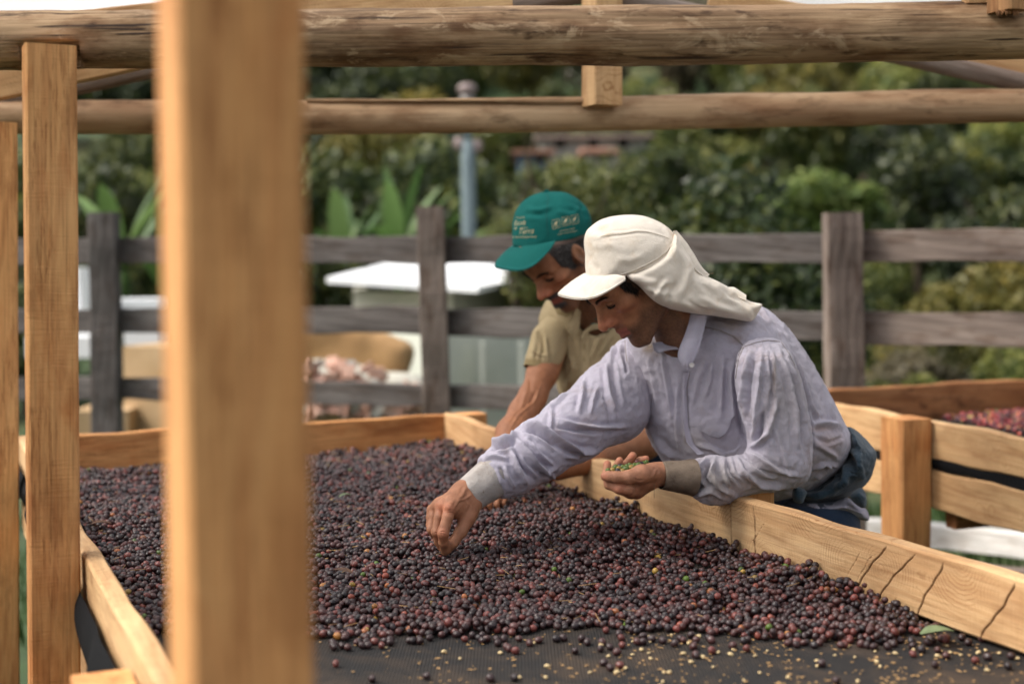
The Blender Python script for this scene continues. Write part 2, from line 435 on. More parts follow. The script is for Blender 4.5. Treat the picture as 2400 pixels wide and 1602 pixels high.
def skin(name):
    m, nt, b = mat_new(name)
    a = N_(nt, 'ShaderNodeAttribute', attribute_name='col'); v = obj_vec(nt, False)
    n1 = noise_n(nt, v, 55, 5, .65); n2 = noise_n(nt, v, 420, 3, .6)
    c = mixc(nt, .5, a.outputs['Color'], ramp(nt, n1, [(.3, (.62, .52, .48)), (.7, (1.22, 1.16, 1.12))]).outputs[0], 'MULTIPLY')
    c = mixc(nt, .35, c, ramp(nt, n2, [(.3, (.75, .7, .68)), (.65, (1.1, 1.1, 1.1))]).outputs[0], 'MULTIPLY')
    nt.links.new(c, b.inputs['Base Color'])
    b.inputs['Roughness'].default_value = .55; b.inputs['Specular IOR Level'].default_value = .38
    b.inputs['Subsurface Weight'].default_value = .06; b.inputs['Subsurface Radius'].default_value = (.008, .003, .0015); b.inputs['Subsurface Scale'].default_value = .5
    vor = N_(nt, 'ShaderNodeTexVoronoi'); vor.inputs['Scale'].default_value = 850; nt.links.new(v, vor.inputs[0])
    ad = N_(nt, 'ShaderNodeMath', operation='MULTIPLY_ADD'); ad.inputs[1].default_value = .5
    nt.links.new(vor.outputs[0], ad.inputs[0]); nt.links.new(noise_n(nt, v, 150, 4, .7), ad.inputs[2])
    bump(nt, b, ad.outputs[0], .6, .0009)
    return m
M['skin'] = skin('tanned_skin')
M['hair'] = plain('dark_hair', (.012, .009, .007), .55, .3)
M['greyhair'] = plain('grey_flecked_hair', (.13, .12, .115), .6, .3, 260, 0, 40, (.02, .017, .015))
M['nail'] = plain('fingernail', (.42, .24, .17), .35, .5)
M['eye'] = plain('eye_white', (.45, .40, .36), .25, .5)

m, nt, b = mat_new('black_shade_mesh')
v = obj_vec(nt, False)
w1 = N_(nt, 'ShaderNodeTexWave', wave_type='BANDS', bands_direction='X'); w1.inputs['Scale'].default_value = 58; nt.links.new(v, w1.inputs[0]); w1.inputs['Distortion'].default_value = .6; w1.inputs['Detail Scale'].default_value = .3
w2 = N_(nt, 'ShaderNodeTexWave', wave_type='BANDS', bands_direction='Y'); w2.inputs['Scale'].default_value = 58; nt.links.new(v, w2.inputs[0])
ad = N_(nt, 'ShaderNodeMath', operation='MULTIPLY'); nt.links.new(w1.outputs[0], ad.inputs[0]); nt.links.new(w2.outputs[0], ad.inputs[1])
dust = noise_n(nt, v, 7, 7, .72, .6)
c = mixc(nt, ramp(nt, dust, [(.44, (0, 0, 0)), (.78, (1, 1, 1))]).outputs[0], (.019, .018, .018), (.080, .054, .036))
c = mixc(nt, .5, c, ramp(nt, ad.outputs[0], [(.0, (.35, .35, .35)), (.5, (1.25, 1.25, 1.25))]).outputs[0], 'MULTIPLY')
nt.links.new(c, b.inputs['Base Color']); b.inputs['Roughness'].default_value = .75; b.inputs['Specular IOR Level'].default_value = .2
bump(nt, b, ad.outputs[0], .9, .002)
M['mesh'] = m
m2 = m.copy(); m2.name = 'black_mesh_edge'; bb_ = m2.node_tree.nodes['Principled BSDF']; m2.node_tree.links.remove(bb_.inputs['Base Color'].links[0]); bb_.inputs['Base Color'].default_value = (.007, .007, .008, 1); bb_.inputs['Roughness'].default_value = .9; bb_.inputs['Specular IOR Level'].default_value = .1; M['meshedge'] = m2

def cherry_mat(name, instancer=True, col=None):
    m, nt, b = mat_new(name)
    v = obj_vec(nt)
    if instancer:
        a = N_(nt, 'ShaderNodeAttribute', attribute_name='col', attribute_type='INSTANCER'); base = a.outputs['Color']
    else:
        rgb = N_(nt, 'ShaderNodeRGB'); rgb.outputs[0].default_value = (*col, 1); base = rgb.outputs[0]
    n = noise_n(nt, v, 160, 3, .6)
    c = mixc(nt, .6, base, ramp(nt, n, [(.3, (.55, .5, .5)), (.7, (1.5, 1.4, 1.4))]).outputs[0], 'MULTIPLY')
    nt.links.new(c, b.inputs['Base Color'])
    b.inputs['Roughness'].default_value = .33; b.inputs['Specular IOR Level'].default_value = .5
    bump(nt, b, noise_n(nt, v, 210, 4, .65, .6), .8, .0016)
    return m
M['cherry'] = cherry_mat('coffee_cherry_skin')
M['bean'] = plain('parchment_bean', (.62, .47, .25), .5, .3, 200)
M['husk'] = plain('dry_husk', (.42, .26, .12), .8, .1, 90)
M['leafdry'] = plain('dry_leaf', (.10, .045, .02), .6, .3, 60)
M['leafgreen'] = plain('pale_green_leaf', (.17, .22, .11), .5, .3, 60)
# ------------------------------------------------------------------ timber pieces
def frame_to(p0, p1, up=(0, 0, 1)):
    p0 = np.asarray(p0, float); p1 = np.asarray(p1, float); x = p1-p0; L = np.linalg.norm(x); x /= L
    up = np.asarray(up, float); y = np.cross(up, x); y /= np.linalg.norm(y); z = np.cross(x, y); c = (p0+p1)/2
    return Matrix([[x[0], y[0], z[0], c[0]], [x[1], y[1], z[1], c[1]], [x[2], y[2], z[2], c[2]], [0, 0, 0, 1]]), L
def timber(name, p0, p1, hgt, thk, mat, parent=None, up=(0, 0, 1), wav=.003, seed=0, dx=.03, nz=4, cracks=None, topwav=None, taper=0):
    """sawn timber: length on local X, thickness on local Y, height on local Z, uneven edges"""
    Mx, L = frame_to(p0, p1, up)
    nx = max(2, int(L/dx)); xs = np.linspace(-L/2, L/2, nx+1)
    ny = 2
    # cross-section loop (rounded slightly by two extra corner points)
    loop = []
    e = min(.004, thk*.2)
    zs = np.linspace(-hgt/2+e, hgt/2-e, nz+1)
    for z in zs: loop.append((-thk/2, z))
    loop.append((-thk/2+e, hgt/2))
    loop.append((thk/2-e, hgt/2))
    for z in zs[::-1]: loop.append((thk/2, z))
    loop.append((thk/2-e, -hgt/2)); loop.append((-thk/2+e, -hgt/2))
    n = len(loop); lp = np.array(loop)
    X = np.repeat(xs, n); YZ = np.tile(lp, (nx+1, 1))
    V = np.column_stack([X, YZ])
    rnd = random.Random(seed)
    ph = [rnd.uniform(0, 9) for _ in range(4)]
    def wv(x, a): return a*(np.sin(x*3.1+ph[a > 0])+.6*np.sin(x*9.7+ph[2])+.35*np.sin(x*23+ph[3]))
    tw = wav if topwav is None else topwav
    fz = V[:, 2]/(hgt/2)
    V[:, 2] += np.where(fz > 0, fz*wv(X, tw)*1.2, fz*(-1)*wv(X+4.4, -wav)*1.2)
    V += vnoise(V*np.array([.25, 1, 1]), 26, seed, 3)[:, None]*np.sign(V)*np.array([0, .6, 1])*wav*.9
    if taper: V[:, 1:] *= (1+taper*(X/L))[:, None]
    if cracks:
        side = -1
        m = V[:, 1]*side > thk/2-.008
        for (s, lean, z0, z1, wid, dep) in cracks:
            xc = s-L/2+lean*(V[:, 2])+.0028*np.sin(V[:, 2]*60+s*9)+.0012*np.sin(V[:, 2]*190+s*31)
            k = np.clip(np.minimum(V[:, 2]-z0, z1-V[:, 2])/.012, 0, 1)
            V[:, 1] -= side*np.where(m, dep*k*np.exp(-((V[:, 0]-xc)/wid)**2), 0)
    F = []
    for i in range(nx):
        a = i*n; b_ = (i+1)*n
        for j in range(n):
            j2 = (j+1) % n; F.append((a+j, b_+j, b_+j2, a+j2))
    F = [tuple(f) for f in F]+[tuple(range(n)), tuple(range(nx*n, nx*n+n))[::-1]]
    me = pymesh(name, V, [f[::-1] for f in F], smooth=False)
    if cracks:
        cr = np.zeros(len(V))
        for (s, lean, z0, z1, wid, dep) in cracks:
            xc = s-L/2+lean*(V[:, 2])+.0028*np.sin(V[:, 2]*60+s*9)+.0012*np.sin(V[:, 2]*190+s*31)
            k = np.clip(np.minimum(V[:, 2]-z0, z1-V[:, 2])/.012, 0, 1)
            cr = np.maximum(cr, np.where(m, k*np.exp(-((V[:, 0]-xc)/wid)**2)*min(1, dep/.01), 0))
        set_float(me, cr, 'crack')
    return new_obj(name, me, parent, Mx, mat)
def logpole(name, pts, r, mat, parent=None, seed=0, nseg=28, dx=.04, notch=None, bumps=.05, rz=1.0):
    """peeled round log through the points pts with uneven girth"""
    pts = [np.asarray(p, float) for p in pts]
    Mx, L = frame_to(pts[0], pts[-1]); Mi = np.array(Mx.inverted())
    loc = np.array([(Mi@np.append(p, 1))[:3] for p in pts])
    nx = int(L/dx); xs = np.linspace(-L/2, L/2, nx+1)
    cy = np.interp(xs, loc[:, 0], loc[:, 1]); cz = np.interp(xs, loc[:, 0], loc[:, 2])
    k = np.ones(9)/9; pad = lambda a: np.convolve(np.pad(a, 4, mode='edge'), k, 'valid')
    cy, cz = pad(cy), pad(cz)
    th = np.linspace(0, 2*math.pi, nseg, endpoint=False)
    X = np.repeat(xs, nseg); T = np.tile(th, nx+1)
    q = np.column_stack([X*1.6, np.cos(T)*.6, np.sin(T)*.6])
    rr = r*(1+bumps*vnoise(q, 2.2, seed, 2)+bumps*.5*vnoise(q*np.array([3, 1, 1]), 4, seed+3, 2)+bumps*.25*vnoise(q*np.array([1.2, 4, 4]), 7, seed+5, 2))
    V = np.column_stack([X, np.repeat(cy, nseg)+rr*np.cos(T), np.repeat(cz, nseg)+rr*np.sin(T)*rz])
    if notch: V = notch(V, Mx)
    F = np.array([(i*nseg+j, i*nseg+(j+1) % nseg, (i+1)*nseg+(j+1) % nseg, (i+1)*nseg+j) for i in range(nx) for j in range(nseg)])
    fl = [tuple(int(x) for x in f)[::-1] for f in F]+[tuple(range(nseg)), tuple(range(nx*nseg, (nx+1)*nseg))[::-1]]
    me = pymesh(name, V, fl)
    return new_obj(name, me, parent, Mx, mat)

# ------------------------------------------------------------------ drying tables
ZR, ZC = .99, .868                                  # rail top, cloth
A0 = onz(1042, 971, ZR); BR = onz(2400, 1362, ZR)   # far right corner, near right on the rail
u = (BR-A0)[:2]; u /= np.linalg.norm(u); U3 = np.array([u[0], u[1], 0]); V3 = np.array([u[1], -u[0], 0])*1.0
if V3[0] > 0: V3 = -V3                              # across the table, to the left
BL = onz(61, 1013, ZR)
WID = float((BL-A0)@V3)
def tab(a, b, z): return np.array([A0[0]+U3[0]*a+V3[0]*b, A0[1]+U3[1]*a+V3[1]*b, z])
def ab(P): Q = np.asarray(P)-A0; return Q@U3, Q@V3
LEN = 4.3
t1 = empty('drying_table', tab(0, 0, 0)); tag(t1, 'raised timber drying table covered with dark coffee cherries, men leaning over it', 'drying table')
TH = .032; HB = .115
# right rail: two boards butted at about px 1727
P_j = onz(1730, 1163, ZR); aj = ab(P_j)[0]
def rail(name, a0, a1, b, zc, h, mat, seed, parent=t1, **k):
    return timber(name, tab(a0, b, zc), tab(a1, b, zc), h, TH, mat, parent, seed=seed, **k)
# cracks are given by their photograph positions on the inner face
cr = []
for (x0, y0, x1, y1, w, dp) in ((1842, 1186, 1805, 1290, .0022, .012), (2104, 1280, 2052, 1368, .0022, .012), (2170, 1298, 2118, 1386, .002, .011), (2228, 1320, 2172, 1424, .002, .011), (2348, 1376, 2298, 1480, .0022, .011),
                                (1958, 1300, 1948, 1345, .0012, .004), (2012, 1310, 2002, 1345, .0012, .004), (1796, 1170, 1786, 1200, .001, .004), (1777, 1225, 1768, 1265, .001, .005)):
    Pt = onz(x0, y0, ZR-.012); a_t = ab(Pt)[0]; Pb = onz(x1, y1, ZR-.1); a_b = ab(Pb)[0]
    full = (y1-y0) > 60
    s = (a_t+a_b)/2-aj; lean = (a_t-a_b)/.088 if full else .9
    cr.append((s, lean, -.06 if full else -.03, .052 if full else .03, w*.6, dp*.8))
z_r = ZR-HB/2
rail('side_board', 0, aj-.002, -TH/2, z_r, HB, M['board'], 3, wav=.0035)
r2 = timber('side_board', tab(aj+.001, -TH/2, z_r), tab(3.2, -TH/2, z_r), HB, TH, M['crackboard'], t1, seed=8, dx=.0024, nz=64, cracks=cr, wav=.0022)
rail('side_board', 3.203, LEN, -TH/2, z_r, HB, M['board'], 9)
# end board at the far end and left side boards
timber('end_board', tab(-TH/2-.001, -.004, ZR-.055), tab(-TH/2-.001, WID+.02, ZR-.062), .115, TH, M['post'], t1, seed=5, wav=.003)
timber('side_board', tab(0, WID+TH/2, ZR-.05), tab(LEN, WID+TH/2, ZR-.05), .10, TH, M['board'], t1, seed=6, wav=.0045)
# lower boards that clamp the mesh
timber('lower_board', tab(0, WID+TH/2-.004, ZR-.21), tab(LEN, WID+TH/2-.004, ZR-.21), .12, TH, M['board'], t1, seed=16, wav=.005)
timber('lower_board', tab(0, -TH/2, ZR-.215), tab(LEN, -TH/2, ZR-.215), .12, TH, M['board'], t1, seed=17, wav=.004)
timber('lower_board', tab(-TH/2-.001, -.004, ZR-.21), tab(-TH/2-.001, WID+.02, ZR-.21), .11, TH, M['post'], t1, seed=18)
for k in range(6):
    a = .35+k*.65
    timber('cross_beam', tab(a, -TH, ZC-.055), tab(a, WID+TH-.01, ZC-.055), .07, .05, M['board'], t1, seed=30+k)
# cloth bed: a sagging sheet with thickness, plus ruffled edge outside the left and right boards
def sheet(name, fn, nu, nv, mat, parent, thick=.0):
    V = [fn(i/nu, j/nv) for i in range(nu+1) for j in range(nv+1)]
    F = [(i*(nv+1)+j, (i+1)*(nv+1)+j, (i+1)*(nv+1)+j+1, i*(nv+1)+j+1) for i in range(nu) for j in range(nv)]
    me = pymesh(name, V, F); o = new_obj(name, me, parent, mat=mat)
    return o
def bedz(a, b):
    return ZC-.008*math.sin(math.pi*min(max(b/WID, 0), 1))+.003*math.sin(a*5.1+b*3)+.002*math.sin(b*11+a*4)
me_b = sheet('mesh_bed', lambda s, t: (A0[0]+U3[0]*s*LEN+V3[0]*(t*(WID+.05)-.025), A0[1]+U3[1]*s*LEN+V3[1]*(t*(WID+.05)-.025), bedz(s*LEN, t*WID)), 120, 40, M['mesh'], t1)
def ruffle(parent, a0, a1, b, z0, dz, side, name='mesh_edge', amp=.02):
    def fn(s, t):
        a = a0+s*(a1-a0); w = math.sin(a*9)*.5+math.sin(a*23+1)*.3+math.sin(a*41)*.2
        low = dz*(1+.45*math.sin(a*6.3+.7)+.25*math.sin(a*17))
        out = side*(TH/2+.006+amp*(.3+.7*math.sin(t*math.pi))*(1+.6*w))
        return tuple(tab(a, b+out, z0-low*t))
    return sheet(name, fn, 160, 6, M['meshedge'], parent)
ruffle(t1, .0, LEN, WID+TH/2, ZR-.052, .075, 1)
ruffle(t1, .0, LEN, -TH/2, ZR-.09, .06, -1)
# legs
def leg(parent, a, b, ztop, w=.085, d=.085, mat=M['post'], name='leg', zb=0, seed=1, tabf=tab):
    p0 = tabf(a, b, zb); p1 = tabf(a, b, ztop)
    return timber(name, p0, p1, w, d, mat, parent, up=tuple(U3), seed=seed, wav=.0018, dx=.06, nz=3)
ll = onz(1112, 962, ZR+.01); la, lb = ab(ll)
leg(t1, .03, -TH-.047, ZR+.003, seed=41)
pm = onz(1838, 1152, ZR+.0); pa, pb = ab(pm)
leg(t1, pa-.05, -TH-.042, ZR+.004, seed=42)
leg(t1, 3.6, -TH-.042, ZR+.0, seed=43)
leg(t1, .03, WID+TH+.047, ZR-.10, seed=44, w=.07, d=.035)
pl = onz(330, 1568, ZR-.03)
leg(t1, ab(pl)[0]+.03, WID+TH+.043, ZR-.03, seed=45, w=.09, d=.075)

# second table, to the right
ZS = .99
C0 = onz(1955, 948, ZS); C1 = onz(2400, 1023, ZS); u2 = (C1-C0); u2[2] = 0; u2 /= np.linalg.norm(u2)
v2 = -np.array([u2[1], -u2[0], 0]) if np.array([u2[1], -u2[0]])[0] < 0 else np.array([u2[1], -u2[0], 0])
def tab2(a, b, z): return C0*np.array([1, 1, 0])+u2*a+v2*b+np.array([0, 0, z])
# far end: where the back board's line meets
E1 = onz(2400, 891, ZS); E0 = onz(1943, 918, ZS); ve = E1-E0; ve /= np.linalg.norm(ve)
t2 = empty('drying_table', tab2(0, 0, 0)); tag(t2, 'second raised drying table at the right holding bright red cherries', 'drying table')
a_b = float((E0-C0)@u2)
def board2(name, p0, p1, h, mat, seed, t=TH, **k): return timber(name, p0, p1, h, t, mat, t2, seed=seed, **k)
board2('side_board', tab2(a_b-.05, 0, ZS-.057), tab2(3.2, 0, ZS-.057), .115, M['board'], 61, wav=.004)
board2('lower_board', tab2(a_b-.05, 0, ZS-.20), tab2(3.2, 0, ZS-.205), .115, M['board'], 62, wav=.005)
board2('end_board', E0-ve*.1+np.array([0, 0, -.065]), E0+ve*1.5+np.array([0, 0, -.065]), .14, M['redboard'], 63)
board2('side_board', tab2(a_b, 1.3, ZS-.057), tab2(3.2, 1.3, ZS-.057), .115, M['board'], 64)
def bed2(s, t):
    p = tab2(a_b+s*3.4, t*1.3, 0); return (p[0], p[1], ZS-.125+.004*math.sin(s*30)+.004*math.sin(t*9+s*5))
sheet('mesh_bed', bed2, 40, 16, M['mesh'], t2)
def ruf2(s, t):
    a = a_b-.05+s*3.3; p = tab2(a, -TH/2+.006-.004*math.sin(t*3.14)*(1+.8*math.sin(a*13)+.5*math.sin(a*31+t*4)), ZS-.10-.055*t*(1+.3*math.sin(a*8)+.15*math.sin(a*23)))
    return tuple(p)
sheet('mesh_edge', ruf2, 80, 4, M['meshedge'], t2)
for k in range(4):
    a = a_b+.2+k*.8
    board2('cross_beam', tab2(a, .02, ZS-.27), tab2(a, 1.28, ZS-.27), .09, M['redboard'], 70+k, t=.05)
Lp = onz(2130, 985, ZS); La = float((Lp-C0)@u2)
def leg2(a, b, zt, seed, w=.115): 
    timber('leg', tab2(a, b, 0), tab2(a, b, zt), w, w*.9, M['post'], t2, up=tuple(u2), seed=seed, wav=.0018, dx=.06, nz=3)
leg2(La+.02, -TH/2-.058, ZS+.012, 81); leg2(a_b+.1, 1.2, ZS-.2, 82); leg2(3.0, 1.2, ZS-.2, 83); leg2(2.6, -TH/2-.058, ZS+.01, 84)
pk = tab2(La-.10, .06, 0)
timber('brace', pk+np.array([0, 0, .72]), pk+np.array([0, 0, .52]), .05, .03, M['post'], t2, up=tuple(u2), seed=85, dx=.05)

# ------------------------------------------------------------------ shelter frame
sh = empty('shelter_frame', (at(117*1.0217, 800, 2.45)[0], 2.5, 0))
tag(sh, 'rough timber shelter frame of sawn posts and round logs standing over the drying table', 'shelter')
def post(name, xpx, Y, z0, z1, w, d, mat, seed, parent=sh, lean=(0, 0), rot=None):
    p1 = at(*xpx[0], Y); p0 = at(*xpx[1], Y)
    dirv = p0-p1; k = (z0-p1[2])/dirv[2]; p0 = p1+dirv*k
    k1 = (z1-p1[2])/dirv[2]; p1 = p1+dirv*k1
    return timber(name, p0, p1, w, d, mat, parent, up=tuple(U3), seed=seed, wav=.0016, dx=.05, nz=3)
# near out-of-focus post
post('post', ((538, 100), (563, 1500)), 1.06, 0, 2.35, .086, .092, M['post'], 101)
# left post, notched into the front log
post('post', ((115, 104), (127, 1560)), 2.42, 0, 1.862, .068, .083, M['post'], 102)
post('post', ((-2, 300), (4, 1500)), 3.7, 0, 1.86, .08, .085, M['post'], 103)
post('post', ((3560, 60), (3560, 1500)), 2.58, 0, 1.90, .085, .09, M['post'], 107)
post('post', ((3330, 240), (3330, 1500)), 4.08, 0, 1.90, .085, .09, M['post'], 108)
# front log
YF = 2.50
lp_ = [at(-1400, 112, YF), at(0, 96, YF), at(600, 91, YF), at(1200, 84, YF), at(1800, 82, YF), at(2400, 70, YF), at(2700, 66, YF), at(3900, 50, YF)]
npx = (50*1.0217, 175*1.0217)
def notch(V, Mx):
    W = (np.array(Mx)@np.column_stack([V, np.ones(len(V))]).T).T[:, :3]
    q = proj(W); m = (q[:, 0] > npx[0]) & (q[:, 0] < npx[1]) & (q[:, 1] > 97) & (V[:, 1]*0+W[:, 1] < YF+.02)
    W2 = W.copy(); W2[m, 1] = np.maximum(W2[m, 1], YF+.02)
    Mi = np.array(Mx.inverted()); return (Mi@np.column_stack([W2, np.ones(len(V))]).T).T[:, :3]
logpole('front_log', lp_, .0505, M['log'], sh, seed=4, nseg=48, dx=.018, notch=notch, bumps=.075)
YB = 4.0
lb_ = [at(-1300, 290, YB), at(0, 274, YB), at(720, 276, YB), at(1100, 273, YB), at(1450, 266, YB), at(1900, 256, YB), at(2400, 246, YB), at(2800, 240, YB), at(3700, 226, YB)]
logpole('back_log', lb_, .0475, M['pole'], sh, seed=9, nseg=32, dx=.03, bumps=.06)
# sliver split along the top of the back log
spl = [at(720, 237, YB-.02), at(1000, 237, YB-.03), at(1200, 236, YB-.035), at(1375, 236, YB-.045)]
for p_, q_ in ((0, 3),):
    timber('log_strip', spl[0], spl[3], .013, .03, M['pole'], sh, seed=12, wav=.0015)
# king post
post('king_post', ((1411, -150), (1411, 246)), 3.93, at(1411, 249, 3.93)[2], 2.45, .085, .085, M['board'], 106)
# rafters: round pole under a thick plank, sloping from the king post to both sides
def line_at(p, q, Y): return at(*p, Y), at(*q, Y)
a_, b_ = line_at((1440, -5), (2560, 232), YB); logpole('rafter_pole', [a_, (a_+b_)/2+np.array([0, 0, .01]), b_], .027, M['greypole'], sh, seed=21, nseg=16)
a_, b_ = line_at((1660, 4), (2560, 188), YB+.06); timber('rafter_board', a_, b_, .085, .035, M['board'], sh, seed=22, wav=.002)
a_, b_ = line_at((1400, -18), (-200, 284), YB); logpole('rafter_pole', [a_, a_*.68+b_*.32+np.array([0, 0, .03]), a_*.4+b_*.6+np.array([0, 0, .025]), b_], .028, M['greypole'], sh, seed=23, nseg=16)
a_, b_ = line_at((1400, -50), (-200, 215), YB+.06); timber('rafter_board', a_, b_, .12, .035, M['board'], sh, seed=24, wav=.002)
a_, b_ = line_at((1200, -8), (-100, 110), YB-.5); timber('rafter_board', a_, b_, .12, .03, M['board'], sh, seed=25, wav=.002)
a_, b_ = line_at((900, -20), (-200, 235), YB-.25); timber('rafter_board', a_, b_, .10, .03, M['board'], sh, seed=26, wav=.002)
# post end lapped over the front log, top right
p1 = at(2360, -60, YF-.065); p0 = at(2362, 28, YF-.065)
timber('lapped_post', p0, p1+np.array([0, 0, .3]), .062, .045, M['splint'], sh, up=tuple(U3), seed=27, wav=.002, dx=.02)
p1 = at(2300, -60, YF-.02); p0 = at(2301, 10, YF-.02)
timber('lapped_post', p0, p1+np.array([0, 0, .3]), .06, .03, M['board'], sh, up=(1, 0, 0), seed=28, wav=.002, dx=.02)
rs = random.Random(5)
for k in range(16):                                   # torn fibres under the lapped post and at the notch
    x = 2335+k*3.6+rs.uniform(-2, 2); a = at(x, 24, YF-.088); b2 = at(x+rs.uniform(-4, 4), 32+rs.uniform(0, 7), YF-.09)
    logpole('splinter', [a, b2], .0011, M['splint'], sh, seed=k, nseg=5, dx=.006)

# translucent white sheeting over the roof
m, nt, b = mat_new('white_roof_film')
out = nt.nodes['Material Output']; tr = N_(nt, 'ShaderNodeBsdfTranslucent'); tr.inputs[0].default_value = (.66, .66, .66, 1)
df = N_(nt, 'ShaderNodeBsdfDiffuse'); df.inputs[0].default_value = (.75, .75, .75, 1)
tp = N_(nt, 'ShaderNodeBsdfTransparent'); tp.inputs[0].default_value = (1, 1, 1, 1)
mx = N_(nt, 'ShaderNodeMixShader'); mx.inputs[0].default_value = .85
nt.links.new(df.outputs[0], mx.inputs[1]); nt.links.new(tr.outputs[0], mx.inputs[2])
mx2 = N_(nt, 'ShaderNodeMixShader'); mx2.inputs[0].default_value = .35
nt.links.new(mx.outputs[0], mx2.inputs[1]); nt.links.new(tp.outputs[0], mx2.inputs[2]); nt.links.new(mx2.outputs[0], out.inputs[0])
M['film'] = m
apex = at(1411, -60, YB)
def roof(side):
    # the sheeting lies on the rafter boards and runs forward over the front log
    if side > 0: p0, p1 = at(1411, -60, YB+.07), at(2700, 205, YB+.07)
    else: p0, p1 = at(1411, -95, YB+.07), at(-400, 195, YB+.07)
    def fn(s, t):
        p = p0+(p1-p0)*s; return (p[0], YB+.09-t*1.9, p[2]+.03+.006*math.sin(s*26+t*5)+.012*math.sin(t*6.3))
    return sheet('roof_film', fn, 40, 24, M['film'], sh)
roof(1); roof(-1)
# ------------------------------------------------------------------ terrain
def gz(x, y):
    if y < 8.2: base = 0
    elif y < 12: base = -(y-8.2)/3.8*1.6
    elif y < 24: base = -1.6-(y-12)*.06
    else: base = -2.3+(y-24)*.15+max(0, y-60)*.16+max(0, y-90)*.10
    n = mnoise.noise(Vector((x*.05, y*.05, 0)))*min(max((y-14)*.08, 0), 3.5)+mnoise.noise(Vector((x*.4, y*.4, 3)))*.04
    return base+n
ys = [-8]+[-6+i*.9 for i in range(24)]+[16+1.5*i for i in range(24)]+[55+4*i for i in range(40)]
xs = list(range(-150, -40, 8))+[-40+2*i for i in range(10)]+[-20+i for i in range(41)]+[22+2*i for i in range(10)]+list(range(42, 151, 8))
Vg = [(x, y, gz(x, y)) for y in ys for x in xs]; nX = len(xs)
Fg = [(j*nX+i, j*nX+i+1, (j+1)*nX+i+1, (j+1)*nX+i) for j in range(len(ys)-1) for i in range(nX-1)]
m, nt, b = mat_new('grassy_ground'); v = obj_vec(nt, False)
n1 = noise_n(nt, v, .16, 6, .6); n2 = noise_n(nt, v, 3.5, 6, .7)
c = mixc(nt, ramp(nt, n1, [(.48, (0, 0, 0)), (.62, (1, 1, 1))]).outputs[0], (.024, .048, .012), (.075, .075, .026))
c = mixc(nt, .7, c, ramp(nt, n2, [(.3, (.5, .5, .45)), (.7, (1.5, 1.5, 1.4))]).outputs[0], 'MULTIPLY')
nt.links.new(c, b.inputs['Base Color']); b.inputs['Roughness'].default_value = .95; bump(nt, b, n2, .8, .03); M['ground'] = m
g = new_obj('ground', pymesh('ground', Vg, Fg), mat=M['ground']); tag(g, kind='structure')
# grass tufts seen under the second table
rg = np.random.RandomState(3)
def grass(n, xr, yr, hgt, name, mat, seed):
    r = np.random.RandomState(seed); V = []; F = []
    for i in range(n):
        x = r.uniform(*xr); y = r.uniform(*yr); z = gz(x, y); h = hgt*r.uniform(.5, 1.3); a = r.uniform(0, 6.28); w = .006
        dx, dy = math.cos(a), math.sin(a); lx, ly = r.uniform(-.5, .5)*h, r.uniform(-.5, .5)*h
        k = len(V); V += [(x-dx*w, y-dy*w, z-.01), (x+dx*w, y+dy*w, z-.01), (x+lx*.4+dx*w*.7, y+ly*.4+dy*w*.7, z+h*.6), (x+lx*.4-dx*w*.7, y+ly*.4-dy*w*.7, z+h*.6), (x+lx, y+ly, z+h)]
        F += [(k, k+1, k+2, k+3), (k+3, k+2, k+4)]
    o = new_obj(name, pymesh(name, V, F, False), mat=mat); tag(o, 'short green grass growing around the tables and fence', 'grass', kind='stuff')
def leafmat(name, c1, c2, c3):
    m, nt, b = mat_new(name)
    a = N_(nt, 'ShaderNodeAttribute', attribute_name='tone'); oi = N_(nt, 'ShaderNodeObjectInfo')
    r = ramp(nt, a.outputs['Fac'], [(0, c1), (.55, c2), (1, c3)])
    hs = N_(nt, 'ShaderNodeHueSaturation'); mr = N_(nt, 'ShaderNodeMapRange'); mr.inputs[3].default_value = .7; mr.inputs[4].default_value = 1.35
    nt.links.new(oi.outputs['Random'], mr.inputs[0]); nt.links.new(mr.outputs[0], hs.inputs['Value']); nt.links.new(r.outputs[0], hs.inputs['Color'])
    nt.links.new(hs.outputs[0], b.inputs['Base Color']); b.inputs['Roughness'].default_value = .5; b.inputs['Specular IOR Level'].default_value = .4
    out = nt.nodes['Material Output']; tl = N_(nt, 'ShaderNodeBsdfTranslucent'); nt.links.new(hs.outputs[0], tl.inputs[0])
    mx = N_(nt, 'ShaderNodeMixShader'); mx.inputs[0].default_value = .3; nt.links.new(b.outputs[0], mx.inputs[1]); nt.links.new(tl.outputs[0], mx.inputs[2]); nt.links.new(mx.outputs[0], out.inputs[0])
    return m
M['leafdark'] = leafmat('dark_green_leaves', (.010, .019, .007), (.026, .042, .011), (.12, .13, .03))
M['leafmid'] = leafmat('mid_green_leaves', (.032, .050, .010), (.075, .100, .020), (.26, .25, .06))
M['leafolive'] = leafmat('olive_yellow_leaves', (.05, .055, .012), (.12, .11, .022), (.30, .23, .06))
M['leafgrass'] = leafmat('bright_thicket_leaves', (.05, .09, .02), (.10, .15, .035), (.22, .26, .07))
M['leafbrown'] = leafmat('brown_dry_leaves', (.055, .05, .03), (.10, .085, .05), (.17, .14, .08))
M['leafbanana'] = leafmat('banana_leaf', (.035, .075, .022), (.06, .12, .03), (.16, .24, .08))
M['bark'] = plain('bark', (.09, .07, .05), .9, .1, 8)
M['grass'] = plain('grass_blades', (.045, .085, .018), .7, .2, 6)
grass(6000, (.8, 4.5), (4.6, 8.4), .10, 'grass', M['grass'], 1)
grass(1500, (-3, .8), (5.4, 8.2), .10, 'grass', M['grass'], 2)

